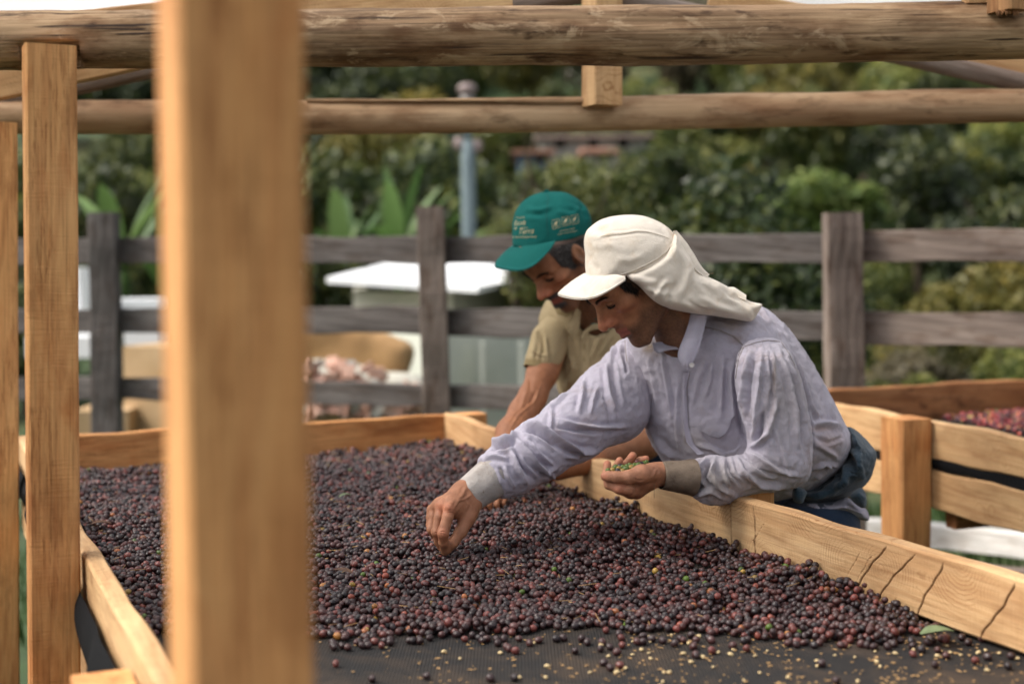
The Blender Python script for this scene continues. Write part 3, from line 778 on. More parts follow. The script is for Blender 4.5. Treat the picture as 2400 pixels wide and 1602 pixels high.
def crown_mesh(name, seed, n=2600, leaf=.07, lobes=14, flat=.85):
    """leaf-sized faces spread through an uneven crown of unit radius, denser on shells of several clumps"""
    r = np.random.RandomState(seed)
    Lc = r.normal(size=(lobes, 3)); Lc /= np.linalg.norm(Lc, axis=1)[:, None]; Lc *= r.uniform(.25, .78, (lobes, 1)); Lc[:, 2] *= flat
    Lr = r.uniform(.20, .42, lobes); tone = r.uniform(0, 1, lobes)
    k = r.randint(0, lobes, n); d = r.normal(size=(n, 3)); d /= np.linalg.norm(d, axis=1)[:, None]
    C = Lc[k]+d*(Lr[k]*r.uniform(.55, 1.08, n))[:, None]
    s = leaf*r.uniform(.6, 1.5, n)
    a = r.normal(size=(n, 3)); a /= np.linalg.norm(a, axis=1)[:, None]
    bb = np.cross(a, d+r.normal(size=(n, 3))*.5); bb /= np.linalg.norm(bb, axis=1)[:, None]
    V = np.stack([C-a*s[:, None], C+bb*s[:, None]*.45, C+a*s[:, None], C-bb*s[:, None]*.45], 1).reshape(-1, 3)
    F = np.arange(n*4).reshape(n, 4)
    me = pymesh(name, V, F, False)
    t = np.clip(tone[k]*.5+r.uniform(0, .55, n)*(r.uniform(size=n) > .3)+.12*d[:, 2], 0, 1)
    set_float(me, np.repeat(t, 4), 'tone'); return me
crowns = [crown_mesh('crown_%d' % i, 10+i, n=6000, leaf=.055, lobes=[16, 20, 12][i % 3]) for i in range(3)]
def trunk_mesh(seed):
    r = np.random.RandomState(seed); segs = []
    def tube(p0, p1, r0, r1):
        p0 = np.array(p0); p1 = np.array(p1); d = p1-p0; d = d/np.linalg.norm(d); a = np.cross(d, [.3, .9, .1]); a /= np.linalg.norm(a); b = np.cross(d, a)
        k = len(V)
        for p, rr in ((p0, r0), (p1, r1)):
            for j in range(7): t = j*2*math.pi/7; V.append(tuple(p+rr*(a*math.cos(t)+b*math.sin(t))))
        for j in range(7): F.append((k+j, k+(j+1) % 7, k+7+(j+1) % 7, k+7+j))
    V = []; F = []
    tube((0, 0, -1.6), (.03, 0, -.9), .085, .065); tube((.03, 0, -.9), (0, .03, -.2), .065, .05)
    for k in range(6):
        a = k*1.05+r.uniform(0, .5); tube((0, .02, -.5+.08*k), (math.cos(a)*.5, math.sin(a)*.5, r.uniform(-.1, .5)), .035, .012)
    return pymesh('trunk', V, F)
trunks = [trunk_mesh(i) for i in range(2)]
treemats = {}
def tree(name, x, y, rad, hz, mat, label, cat, seed, group=None, zc=None, crown=None, lift=.9):
    """crown radius rad; zc: height of the crown's centre above the ground"""
    r = random.Random(seed); z0 = gz(x, y)
    zc = zc if zc is not None else rad*lift
    t = empty(name, (x, y, z0)); tag(t, label, cat, group)
    me = crown or crowns[seed % 3]
    key = (me.name, mat)
    if key not in treemats:
        m2 = me.copy(); m2.materials.clear(); m2.materials.append(M[mat]); treemats[key] = m2
    c = new_obj('crown', treemats[key], t, Matrix.Translation((x, y, z0+zc)) @ Matrix.Rotation(r.uniform(0, 6.28), 4, 'Z') @ Matrix.Diagonal((rad, rad, rad*hz, 1)))
    tm = trunks[seed % 2]
    if not tm.materials: tm.materials.append(M['bark'])
    s = zc/1.6
    new_obj('trunk', tm, t, Matrix.Translation((x, y, z0+zc)) @ Matrix.Diagonal((rad*.8, rad*.8, s*1.02, 1)))
    return t
def tree_px(px, py_top, Y, wpx, **k):
    """tree whose crown top centre shows at (px,py_top) with crown width wpx at distance Y"""
    top = at(px, py_top, Y); rad = wpx*Y/FPX/2; z0 = gz(top[0], Y); hz = k.pop('hz', 1.0)
    zc = top[2]-rad*hz*.9-z0
    return tree(x=top[0], y=Y, rad=rad, hz=hz, zc=max(zc, .3), **k)
# near bush behind the two men: leaves large enough to tell
big = [crown_mesh('big_crown_%d' % i, 40+i, n=15000, leaf=.030, lobes=30) for i in range(2)]
tree_px(1640, 330, 12.5, 900, name='broadleaf_tree', mat='leafdark', label='dense dark broadleaf tree directly behind the man in the white hat', cat='tree', seed=1, crown=big[0], hz=.95)
tree_px(1330, 345, 13.5, 520, name='broadleaf_tree', mat='leafmid', label='yellow-green leafy tree behind the green cap', cat='tree', seed=4, crown=big[1], hz=1.0)
tree_px(1205, 470, 13, 200, name='broadleaf_shrub', mat='leafmid', label='pale leafy shrub beside the lamp post', cat='shrub', seed=7, crown=big[1])
tree_px(1960, 560, 15, 380, name='broadleaf_shrub', mat='leafmid', label='low green shrub behind the brown fence post on the right', cat='shrub', seed=8, crown=big[1])
tree_px(2290, 590, 18, 330, name='broadleaf_shrub', mat='leafolive', label='yellowish shrub seen between the fence rails at the right edge', cat='shrub', seed=9)
tree_px(2340, 400, 24, 420, name='broadleaf_tree', mat='leafdark', label='dark rounded tree near the right edge above the fence', cat='tree', seed=2)
tree_px(2110, 850, 13, 250, name='broadleaf_shrub', mat='leafmid', label='grey-green shrub below the rails right of the brown post', cat='shrub', seed=5)
tree_px(2380, 800, 14, 260, name='broadleaf_shrub', mat='leafmid', label='bright green shrub low at the right edge above the second table', cat='shrub', seed=6)
tree_px(770, 560, 16, 300, name='broadleaf_shrub', mat='leafdark', label='dark shrub left of the white shed roof', cat='shrub', seed=3)
tree_px(1270, 600, 14, 200, name='broadleaf_shrub', mat='leafmid', label='green shrub beside the shed under the green cap', cat='shrub', seed=11)
tree_px(250, 560, 17, 260, name='broadleaf_shrub', mat='leafmid', label='green shrub behind the leftmost fence post', cat='shrub', seed=12)
tree_px(560, 300, 27, 480, name='broadleaf_tree', mat='leafdark', label='dark tree behind the blurred near post, above the banana plants', cat='tree', seed=14, hz=1.3)
tree_px(810, 320, 27, 420, name='broadleaf_tree', mat='leafdark', label='dark tree between the blurred near post and the lamp post', cat='tree', seed=15, hz=1.2)
tree_px(1010, 300, 28, 380, name='broadleaf_tree', mat='leafdark', label='dark tree just left of the lamp post', cat='tree', seed=16, hz=1.2)
tree_px(280, 330, 25, 400, name='broadleaf_tree', mat='leafdark', label='dark tree between the left post and the blurred near post', cat='tree', seed=17, hz=1.2)
tree_px(1270, 380, 22, 220, name='broadleaf_tree', mat='leafdark', label='dark bush between the lamp post and the green cap', cat='tree', seed=18, hz=1.0)
tree_px(1950, 392, 27, 430, name='broadleaf_shrub', mat='leafgrass', label='smooth bright green thicket above the rails around the brown fence post top', cat='shrub', seed=21, hz=.55)
tree_px(1790, 195, 60, 190, name='broadleaf_tree', mat='leafolive', label='yellow-olive rounded tree between the two logs at the right', cat='tree', seed=22, hz=.9)
tree_px(2150, 300, 34, 420, name='broadleaf_tree', mat='leafdark', label='dark tree above the rails right of the brown fence post', cat='tree', seed=19, hz=1.0)
tree_px(1400, 352, 31, 300, name='broadleaf_tree', mat='leafmid', label='mid green tree in front of the long off-white house', cat='tree', seed=41, hz=.7)
tree_px(1290, 372, 32, 200, name='broadleaf_tree', mat='leafolive', label='yellow-olive shrub in front of the small blue-walled house', cat='tree', seed=42, hz=.7)
tree_px(1560, 320, 34, 260, name='broadleaf_tree', mat='leafdark', label='dark tree at the right end of the long off-white house', cat='tree', seed=43, hz=.9)
tree_px(1700, 330, 40, 330, name='broadleaf_tree', mat='leafmid', label='mid green tree under the back log left of the brown fence post', cat='tree', seed=44, hz=.9)
tree_px(2230, 325, 36, 330, name='broadleaf_tree', mat='leafmid', label='mid green tree under the back log at the right', cat='tree', seed=45, hz=.9)
tree_px(2200, 150, 62, 330, name='broadleaf_tree', mat='leafdark', label='dark tree between the logs at the upper right', cat='tree', seed=51, hz=.9)
tree_px(2040, 165, 66, 260, name='broadleaf_tree', mat='leafmid', label='mid green tree between the logs above the brown fence post', cat='tree', seed=52, hz=.9)
tree_px(2380, 215, 56, 300, name='broadleaf_tree', mat='leafmid', label='green tree between the logs at the right edge', cat='tree', seed=53, hz=.9)
tree_px(2330, 300, 40, 300, name='broadleaf_tree', mat='leafdark', label='dark tree just under the back log at the right edge', cat='tree', seed=54, hz=.9)
# trees up the hillside
rt = random.Random(11)
kinds = [('dark_tree', 'leafdark', 'dark green tree on the wooded hillside'), ('green_tree', 'leafmid', 'mid green tree on the wooded hillside'), ('olive_tree_crown', 'leafolive', 'olive yellow tree on the wooded hillside')]
kinds = [('broadleaf_tree', 'leafdark', 'dark green blurred tree among the woods on the hillside'), ('broadleaf_tree', 'leafmid', 'mid green blurred tree among the woods on the hillside'), ('broadleaf_tree', 'leafolive', 'olive yellow blurred tree among the woods on the hillside'), ('bare_tree', 'leafbrown', 'greyish brown half-bare tree among the woods on the hillside')]
cnt = 0
for row in range(13):
    Y = 19+row*row*.72+row*2.2
    halfw = Y*.42; step = max(1.6, Y*.046)
    x = -halfw+rt.uniform(0, step)
    while x < halfw:
        yy = Y+rt.uniform(-.08, .08)*Y
        k = rt.random(); kd = .46 if x < Y*.16 else .16; kk = 0 if k < kd else (1 if k < .80 else (2 if k < .94 else 3))
        skip = 0
        px = proj(np.array([[x, yy, gz(x, yy)]]))[0]
        if px[0] < -350 or px[0] > 2750: x += step*rt.uniform(.7, 1.3); continue
        px = proj(np.array([[x, yy, gz(x, yy)]]))[0]
        if yy < 27 and px[0] < 1290: skip = 1
        if 1150 < px[0] < 1600 and 28 < yy < 52: skip = 1
        if px[0] > 1850 and yy < 24: skip = 1
        if px[0] > 1820 and yy > 26 and rt.random() < .10: skip = 1
        if px[0] > 1500 and px[0] < 1760 and yy > 62 and kk < 2 and rt.random() < .5: kk = 3
        if not skip:
            rad = rt.uniform(.8, 1.45)*max(1.15, Y*.036)
            hp_n = [(350, 'left of the blurred near post'), (720, 'behind the blurred near post'), (1060, 'left of the lamp post'), (1190, 'right of the lamp post'), (1400, 'above the green cap'), (1600, 'above the cream hat'), (1880, 'left of the brown fence post'), (2100, 'right of the brown fence post'), (9999, 'near the right edge')]
            hn = [n_ for lim, n_ in hp_n if px[0] < lim][0]; vn = 'low' if yy < 34 else ('halfway up' if yy < 70 else 'high')
            tone = ['dark green', 'mid green', 'olive yellow', 'greyish brown'][kk]
            tree(kinds[kk][0], x, yy, rad, rt.uniform(.8, 1.25), kinds[kk][1], f'blurred {tone} tree {vn} on the hillside, {hn}', 'tree', cnt+20, group=f'{tone} trees {vn} on the hillside {hn}', lift=rt.uniform(.7, 1.1)); cnt += 1
        x += step*rt.uniform(.7, 1.3)
print('hill trees', cnt)

# banana plants
def banana(px, pyt, Y, label, seed, n=9, s=1.0):
    r = random.Random(seed); top = at(px, pyt, Y); x, y = top[0], Y; z0 = gz(x, y); H = top[2]-z0
    t = empty('banana_plant', (x, y, z0)); tag(t, label, 'banana plant', 'banana plants beyond the fence')
    logpole('stem', [(x, y, z0-.1), (x+.03, y, z0+H-.9*Y/13)], .08, M['grass'], t, seed=seed, nseg=10, dx=.2)
    for k in range(n):
        a = k*2.4+r.uniform(-.3, .3); L = .62*r.uniform(.75, 1.2)*s*Y/13; tilt = r.uniform(.12, .8)
        V = []; F = []; N = 10; w0 = .085*Y/13*r.uniform(.7, 1.2)
        for i in range(N+1):
            q = i/N; ang = tilt+q*q*r.uniform(.6, .9)*1.2*(tilt+.2)
            if i == 0: c = np.array([x, y, z0+H-.95*Y/13]); 
            else: c = c+np.array([math.cos(a)*math.sin(ang), math.sin(a)*math.sin(ang), math.cos(ang)])*L/N*1.5
            w = w0*math.sin(math.pi*min(1, q*.93+.07))**.6
            side = np.array([-math.sin(a), math.cos(a), 0])
            V += [tuple(c-side*w+[0, 0, w*.35]), tuple(c), tuple(c+side*w+[0, 0, w*.35])]
        for i in range(N):
            for j in (0, 1): F.append((i*3+j, i*3+j+1, i*3+j+4, i*3+j+3))
        me = pymesh('leaf', V, F); set_float(me, np.full(len(V), r.uniform(.3, 1)), 'tone')
        new_obj('leaf', me, t, mat=M['leafbanana'])
banana(275, 405, 15, 'banana plant with upright leaves left of the blurred near post', 3)
banana(930, 400, 21.0, 'banana plant with tall pale leaf just left of the middle fence post', 5, 10)
banana(1010, 450, 21.3, 'banana plant behind the top of the middle fence post', 8, 8)
banana(800, 440, 21.5, 'banana plant right of the blurred near post', 9, 9)
banana(400, 470, 15, 'banana plant mostly hidden by the blurred near post', 10, 8)

# ------------------------------------------------------------------ wooden fence
fe = empty('rail_fence', at(990, 900, 7.1)*np.array([1, 1, 0])); tag(fe, 'weathered grey three-rail wooden fence behind the tables', 'fence')
def fpost(px0, pt, px1, pb, Y, w, d, mat, seed, label=None):
    p1 = at(px0, pt, Y); p0 = at(px1, pb, Y); dv = p0-p1; p0 = p1+dv*((-.15-p1[2])/dv[2])
    o = timber('post', p0, p1, d, w, mat, fe, up=(0, -1, 0), seed=seed, wav=.006, dx=.06); return o
def T(v): return v*1.0217
posts = [(238, 487, 246, 975, 7.7), (988, 475, 1003, 940, 7.15), (1932, 487, 1940, 890, 6.25)]
fpost(T(239), T(487), T(246), T(975), 7.7, .145, .12, M['fence'], 201)
fpost(T(987), T(474), T(1003), T(940), 7.15, .135, .12, M['fencewarm'], 202)
fpost(T(1931), T(488), T(1937), T(890), 6.25, .155, .12, M['fencewarm'], 203)
fpost(T(-560), T(490), T(-555), T(975), 8.2, .14, .12, M['fence'], 204)
fpost(T(2790), T(495), T(2790), T(890), 5.6, .14, .12, M['fence'], 205)
def rail_f(x0, yc0, x1, yc1, Y0, Y1, h, seed, mat=M['fence']):
    timber('rail', at(T(x0), T(yc0), Y0), at(T(x1), T(yc1), Y1), h, .035, mat, fe, seed=seed, wav=.004, dx=.08)
d_ = .085
# (left bay, middle bay, right bay); rails meet behind the posts
rail_f(-560, 590, 236, 574, 8.2+d_, 7.7+d_, .14, 211); rail_f(240, 574, 985, 571, 7.7+d_, 7.15+d_, .138, 212); rail_f(990, 573, 1930, 569, 7.15+d_, 6.25+d_, .136, 213); rail_f(1933, 567, 2790, 560, 6.25+d_, 5.6+d_, .138, 214, M['fencewarm'])
rail_f(-560, 738, 236, 735, 8.2+d_, 7.7+d_, .135, 215); rail_f(240, 734, 985, 736, 7.7+d_, 7.15+d_, .138, 216); rail_f(990, 738, 1930, 746, 7.15+d_, 6.25+d_, .136, 217); rail_f(1933, 748, 2790, 772, 6.25+d_, 5.6+d_, .142, 218, M['fencewarm'])
rail_f(-560, 895, 236, 890, 8.2+d_, 7.7+d_, .13, 219); rail_f(240, 890, 985, 905, 7.7+d_, 7.15+d_, .12, 220); rail_f(990, 907, 1930, 915, 7.15+d_, 6.25+d_, .12, 221); rail_f(1933, 917, 2790, 945, 6.25+d_, 5.6+d_, .12, 222)

# ------------------------------------------------------------------ lamp post
LY = 20.6
lp = empty('street_lamp', at(1098, 600, LY)*np.array([1, 1, 0])+np.array([0, 0, -2.5])); tag(lp, 'grey concrete lamp post with a domed lamp head rising behind the green cap', 'lamp post')
M['concrete'] = plain('pale_concrete', (.15, .19, .20), .8, .2, 4, .003, 30, (.12, .155, .17))
M['lamphead'] = plain('lamp_head_paint', (.20, .15, .14), .5, .4)
M['lampglass'] = plain('lamp_glass', (.20, .18, .165), .3, .5)
logpole('pole', [at(1101, 700, LY)-np.array([0, 0, 3.0]), at(1097, 330, LY)], .105, M['concrete'], lp, nseg=16, dx=.3, bumps=.004)
logpole('lamp_neck', [at(1097, 330, LY), at(1095, 222, LY)], .055, M['concrete'], lp, nseg=12, dx=.2, bumps=.004)
def lathe(name, c, prof, mat, parent, n=24, k=1.9):
    prof = [(r_*k, z*k) for r_, z in prof]
    V = []; F = []
    for r_, z in prof:
        for j in range(n): t = 2*math.pi*j/n; V.append((c[0]+r_*math.cos(t), c[1]+r_*math.sin(t), c[2]+z))
    for i in range(len(prof)-1):
        for j in range(n): F.append((i*n+j, i*n+(j+1) % n, (i+1)*n+(j+1) % n, (i+1)*n+j))
    return new_obj(name, pymesh(name, V, F), parent, mat=mat)
hc = at(1095, 212, LY)
lathe('lamp_head', hc, [(.03, -.04), (.06, -.02), (.075, .0), (.07, .03), (.045, .05), (.001, .058)], M['lamphead'], lp)
lathe('lamp_shade', hc+np.array([0, 0, -.13]), [(.03, -.05), (.05, -.03), (.055, .02), (.03, .03)], M['lampglass'], lp)
for s in (-1, 1):
    c_ = at(1097+s*21, 342 if s > 0 else 336, LY)
    lathe('insulator', c_, [(.001, -.05), (.035, -.04), (.045, 0), (.03, .045), (.001, .05)], M['lamphead'], lp, 12)
logpole('cross_bar', [at(1072, 340, LY), at(1124, 340, LY)], .03, M['concrete'], lp, nseg=8, dx=.1, bumps=0)

# ------------------------------------------------------------------ shed with white roof, yard behind the fence
def box(name, lo, hi, mat, parent, M_=None):
    x0, y0, z0 = lo; x1, y1, z1 = hi
    V = [(x0, y0, z0), (x1, y0, z0), (x1, y1, z0), (x0, y1, z0), (x0, y0, z1), (x1, y0, z1), (x1, y1, z1), (x0, y1, z1)]
    F = [(3, 2, 1, 0), (4, 5, 6, 7), (0, 1, 5, 4), (1, 2, 6, 5), (2, 3, 7, 6), (3, 0, 4, 7)]
    return new_obj(name, pymesh(name, V, F, False), parent, mat=mat)
def prism(name, top, bot, mat, parent=None):
    """solid from a top outline and a bottom outline (same count)"""
    n = len(top); V = [tuple(p) for p in top]+[tuple(p) for p in bot]
    F = [tuple(range(n)), tuple(range(n, 2*n))[::-1]]+[(i, n+i, n+(i+1) % n, (i+1) % n) for i in range(n)]
    return new_obj(name, pymesh(name, V, F, False), parent, mat=mat)
M['whiteroof'] = plain('white_sheet_roof', (.82, .83, .84), .5, .4, 2, 0, 40, (.74, .76, .78))
M['render_wall'] = plain('stained_cement_wall', (.50, .48, .41), .9, .15, 1.6, .004, 20, (.36, .35, .30))
M['graywall'] = plain('grey_green_cement', (.55, .56, .49), .9, .15, 1.8, .004, 20, (.42, .44, .38))
M['tanwall'] = plain('tan_cloth_cover', (.45, .32, .19), .9, .1, 2.5, .01, 8, (.34, .22, .11))
M['ochre'] = plain('ochre_tarpaulin', (.40, .245, .11), .8, .2, 2, .01, 6, (.28, .16, .07))
M['brickpink'] = plain('pink_broken_brick', (.50, .27, .20), .9, .1, 12, .004, 30, (.36, .25, .2))
M['terracotta'] = plain('terracotta_roof', (.36, .19, .13), .85, .15, 2, .01, 10, (.26, .14, .1))
M['pinkroof'] = plain('weathered_pink_roof', (.30, .23, .20), .85, .15, 2, .01, 10, (.25, .19, .17))
M['offwhite'] = plain('offwhite_wall', (.34, .325, .29), .85, .15, 1.2, 0, 10, (.22, .21, .19))
M['bluewall'] = plain('blue_painted_wall', (.10, .15, .22), .8, .2)
M['darkopen'] = plain('dark_opening', (.015, .013, .012), .9, .1)
shd = empty('shed', at(1000, 900, 15)*np.array([1, 1, 0])+np.array([0, 0, -2])); tag(shd, 'low cement shed with a bright white sheet roof behind the middle fence post', 'shed')
Yn, Yf = 13.0, 20.0
f1 = at(765, 650, Yn); f2 = at(1120, 672, Yn-.6); f3 = at(1215, 655, Yn+1); bk2 = at(1235, 612, Yf); bk1 = at(930, 610, Yf)
rt_ = [f1, f2, f3, bk2, bk1]
prism('roof', rt_, [p-np.array([0, 0, .05]) for p in rt_], M['whiteroof'], shd)
w1_, w2_ = at(828, 690, Yn+.6), at(1060, 700, Yn+.1); w3_ = at(1200, 700, Yn+1.2)
def wallseg(p, q, ztop, zbot, mat, parent, name='wall', th=.15):
    p = np.array(p); q = np.array(q); d = q-p; d[2] = 0; d /= np.linalg.norm(d); n = np.array([-d[1], d[0], 0])*th
    return prism(name, [[*p[:2], ztop], [*q[:2], ztop], [*(q+n)[:2], ztop], [*(p+n)[:2], ztop]], [[*p[:2], zbot], [*q[:2], zbot], [*(q+n)[:2], zbot], [*(p+n)[:2], zbot]], mat, parent)
zt = at(900, 682, Yn+.6)[2]
wallseg(w1_, w2_, zt, -2.6, M['render_wall'], shd); wallseg(w2_, w3_, zt, -2.6, M['render_wall'], shd)
wallseg(at(828, 690, Yn+5), w1_, zt, -2.6, M['render_wall'], shd)
for px in (1110, 905):
    p = at(px, 690, Yn+.5); logpole('roof_prop', [p-np.array([0, 0, .1]), [p[0], p[1], at(px, 668, Yn+.5)[2]]], .04, M['board'], shd, nseg=8, dx=.1)
tk = empty('water_tank', at(1140, 950, 12)*np.array([1, 1, 0])+np.array([0, 0, -2])); tag(tk, 'large grey-green cement tank wall between the lower fence rails', 'tank')
wallseg(at(1045, 795, 11.6), at(1330, 790, 12.2), at(1100, 779, 11.8)[2], -2.4, M['graywall'], tk, th=1.2)
for k in range(2): 
    p = at(1130+k*90, 800, 11.75+.02*k); box('wall_rib', (p[0]-.02, p[1]-.19, -2.3), (p[0]+.02, p[1]-.1, p[2]+.0), M['graywall'], tk)
# ochre tarpaulin mound
mo = empty('covered_heap', at(820, 860, 10)*np.array([1, 1, 0])+np.array([0, 0, -1])); tag(mo, 'ochre tarpaulin-covered heap behind the fence right of the blurred post', 'heap')
hp = np.array([(560, 740), (700, 741), (840, 756), (900, 782), (955, 806), (972, 818), (960, 850), (940, 940), (800, 950), (560, 950)], float)
sdf_obj('tarpaulin', lambda P: inflate(P, hp, 10.4, .6, .03), (-2.4, 9.2, -.9), (-.3, 11.6, 1.3), .05, M['ochre'], mo, noise_amp=.03, noise_scale=5)
tb = empty('covered_heap', at(320, 860, 10.5)*np.array([1, 1, 0])+np.array([0, 0, -1])); tag(tb, 'tan cloth-covered block between the left fence post and the blurred post', 'heap')
wallseg(at(288, 812, 10.6), at(575, 818, 10.2), at(420, 813, 10.4)[2], -.9, M['tanwall'], tb, name='cover', th=.5)
wallseg(at(170, 965, 10.3), at(300, 965, 10.3), at(230, 962, 10.3)[2], -.9, M['tanwall'], tb, name='cover', th=.5)
for k, (x0, y0, x1, y1, Y, lab) in enumerate(((105, 628, 190, 730, 12, 'upright white board at the left behind the two nearest posts'), (190, 703, 372, 722, 12.5, 'long thin white sheet lying level with the middle rail at the left'),
                                            (60, 790, 222, 838, 11.5, 'white sheet below the middle rail at the left edge'), (290, 776, 372, 808, 11.5, 'pale grey sheet edge on top of the tan block'))):
    a = at(x0, y0, Y); b2 = at(x1, y1, Y)
    o = box('white_sheet', (a[0], Y, b2[2]), (b2[0], Y+.5, a[2]), M['whiteroof'], None); tag(o, lab, 'sheet')
# heap of broken bricks
bh = empty('brick_heap', at(830, 900, 9.6)*np.array([1, 1, 0])+np.array([0, 0, -.8])); tag(bh, 'heap of pink broken bricks in front of the ochre heap', 'brick heap')
rb = random.Random(9)
bm_ = []
for i in range(210):
    px = rb.uniform(715, 985); base_y = 985; topy = 838+(abs(px-800)*.22)+rb.uniform(0, 30)
    if px > 900: topy += 25
    py = rb.uniform(topy, 985); p = at(px, py, 9.35+rb.uniform(0, .35))
    s = rb.uniform(.45, 1.05)
    V = []
    for dx in (-.045, .045):
        for dy in (-.1, .1):
            for dz in (-.03, .03): V.append((dx*s+rb.uniform(-.008, .008), dy*s*.6+rb.uniform(-.01, .01), dz*s*1.3+rb.uniform(-.008, .008)))
    F = [(0, 1, 3, 2), (4, 6, 7, 5), (0, 4, 5, 1), (2, 3, 7, 6), (0, 2, 6, 4), (1, 5, 7, 3)]
    Mx = Matrix.Translation(Vector(p)) @ Matrix.Rotation(rb.uniform(0, 6.28), 4, 'Z') @ Matrix.Rotation(rb.uniform(-1.2, 1.2), 4, 'X')
    new_obj('brick', pymesh('brick', V, F, False), bh, Mx, M['brickpink'] if rb.random() < .7 else M['offwhite'])
# fill behind the bricks so the heap is solid
hp3 = smooth_poly([(705, 850), (800, 850), (900, 868), (1000, 890), (1000, 1010), (700, 1010)], 2)
sdf_obj('rubble', lambda P: inflate(P, hp3, 9.75, .3, .12), (-1.7, 9.3, -.9), (-.4, 10.2, .9), .04, M['render_wall'], bh, noise_amp=.03, noise_scale=9)

# ------------------------------------------------------------------ houses on the hillside
def house(x0, x1, yt, ye, yb, Y, depth, roofm, wallm, label, wins=()):
    a = at(x0, ye, Y); b2 = at(x1, ye, Y); zt_ = at((x0+x1)/2, yt, Y)[2]; zb = at((x0+x1)/2, yb, Y)[2]-1.5
    h = empty('house', ((a[0]+b2[0])/2, Y, zb)); tag(h, label, 'house')
    box('wall', (a[0]+.2, Y, zb), (b2[0]-.2, Y+depth, a[2]), wallm, h)
    r1 = [(a[0], Y-.3, a[2]), (b2[0], Y-.3, a[2]), (b2[0], Y+depth/2, zt_), (a[0], Y+depth/2, zt_)]
    prism('roof', r1, [(p[0], p[1], p[2]-.12) for p in r1], roofm, h)
    r2 = [(a[0], Y+depth/2, zt_), (b2[0], Y+depth/2, zt_), (b2[0], Y+depth+.3, a[2]), (a[0], Y+depth+.3, a[2])]
    prism('roof', [(p[0], p[1], p[2]+.003) for p in r2], [(p[0], p[1], p[2]-.117) for p in r2], roofm, h)
    for (wx0, wy0, wx1, wy1) in wins:
        p = at(wx0, wy0, Y); q = at(wx1, wy1, Y); box('window', (p[0], Y-.06, q[2]), (q[0], Y+.02, p[2]), M['darkopen'], h)
house(1255, 1530, 296, 318, 352, 46, 6, M['pinkroof'], M['offwhite'], 'long off-white house under the back log above the green cap', ((1300, 322, 1325, 345), (1380, 322, 1400, 345), (1450, 325, 1470, 346)))
house(1198, 1300, 338, 352, 385, 40, 4, M['terracotta'], M['bluewall'], 'small house with terracotta roof and blue wall left above the green cap', ((1255, 358, 1275, 380),))
house(1365, 1450, 335, 352, 372, 41, 4, M['terracotta'], M['offwhite'], 'small terracotta-roofed house among trees above the white hat', ((1425, 355, 1445, 368),))
house(1455, 1580, 190, 218, 250, 75, 8, M['pinkroof'], M['offwhite'], 'pale pink-roofed house high on the hill right of the king post', ((1490, 222, 1510, 240),))
house(2352, 2400, 368, 376, 394, 50, 5, M['offwhite'], M['offwhite'], 'small white building at the right edge of the hillside', ((2366, 380, 2374, 390),))
# bare earth bank on the right
tree_px(2170, 800, 20, 260, name='dry_shrub', mat='leafbrown', label='dry brownish shrub behind the grey-green one, below the fence rails at the right', cat='shrub', seed=31, hz=.8)
# bleached plank and logs lying behind the second table
o = timber('white_plank', onz(1940, 1245, .32), onz(2560, 1300, .32), .02, .20, M['whitewood'], None, seed=301); 
a = onz(1890, 1236, .30); b2 = onz(2700, 1302, .30)
o.parent = None
bpy.data.objects.remove(o)
a = at(1880, 1222, 7.0); b2 = at(2700, 1310, 5.6)
o = timber('bleached_plank', a, b2, .105, .10, M['whitewood'], None, seed=301); tag(o, 'bleached white plank lying low behind the second table leg', 'plank')
a = at(2020, 1322, 6.3); b2 = at(2700, 1395, 5.3)
o = timber('brown_beam', a, b2, .11, .09, M['fencewarm'], None, seed=302); tag(o, 'dark brown beam below the bleached plank at the right', 'beam')
for k, a_p in enumerate(((1990, 1300, 6.9), (2390, 1335, 6.0))):
    p = at(*a_p); o = logpole('stump', [(p[0], p[1]+.02, -.1), (p[0], p[1]+.02, p[2]-.1)], .09, M['fence'], None, seed=40+k, nseg=14, dx=.05); tag(o, ['short stump under the left end of the bleached plank', 'short stump under the right part of the bleached plank'][k], 'stump')
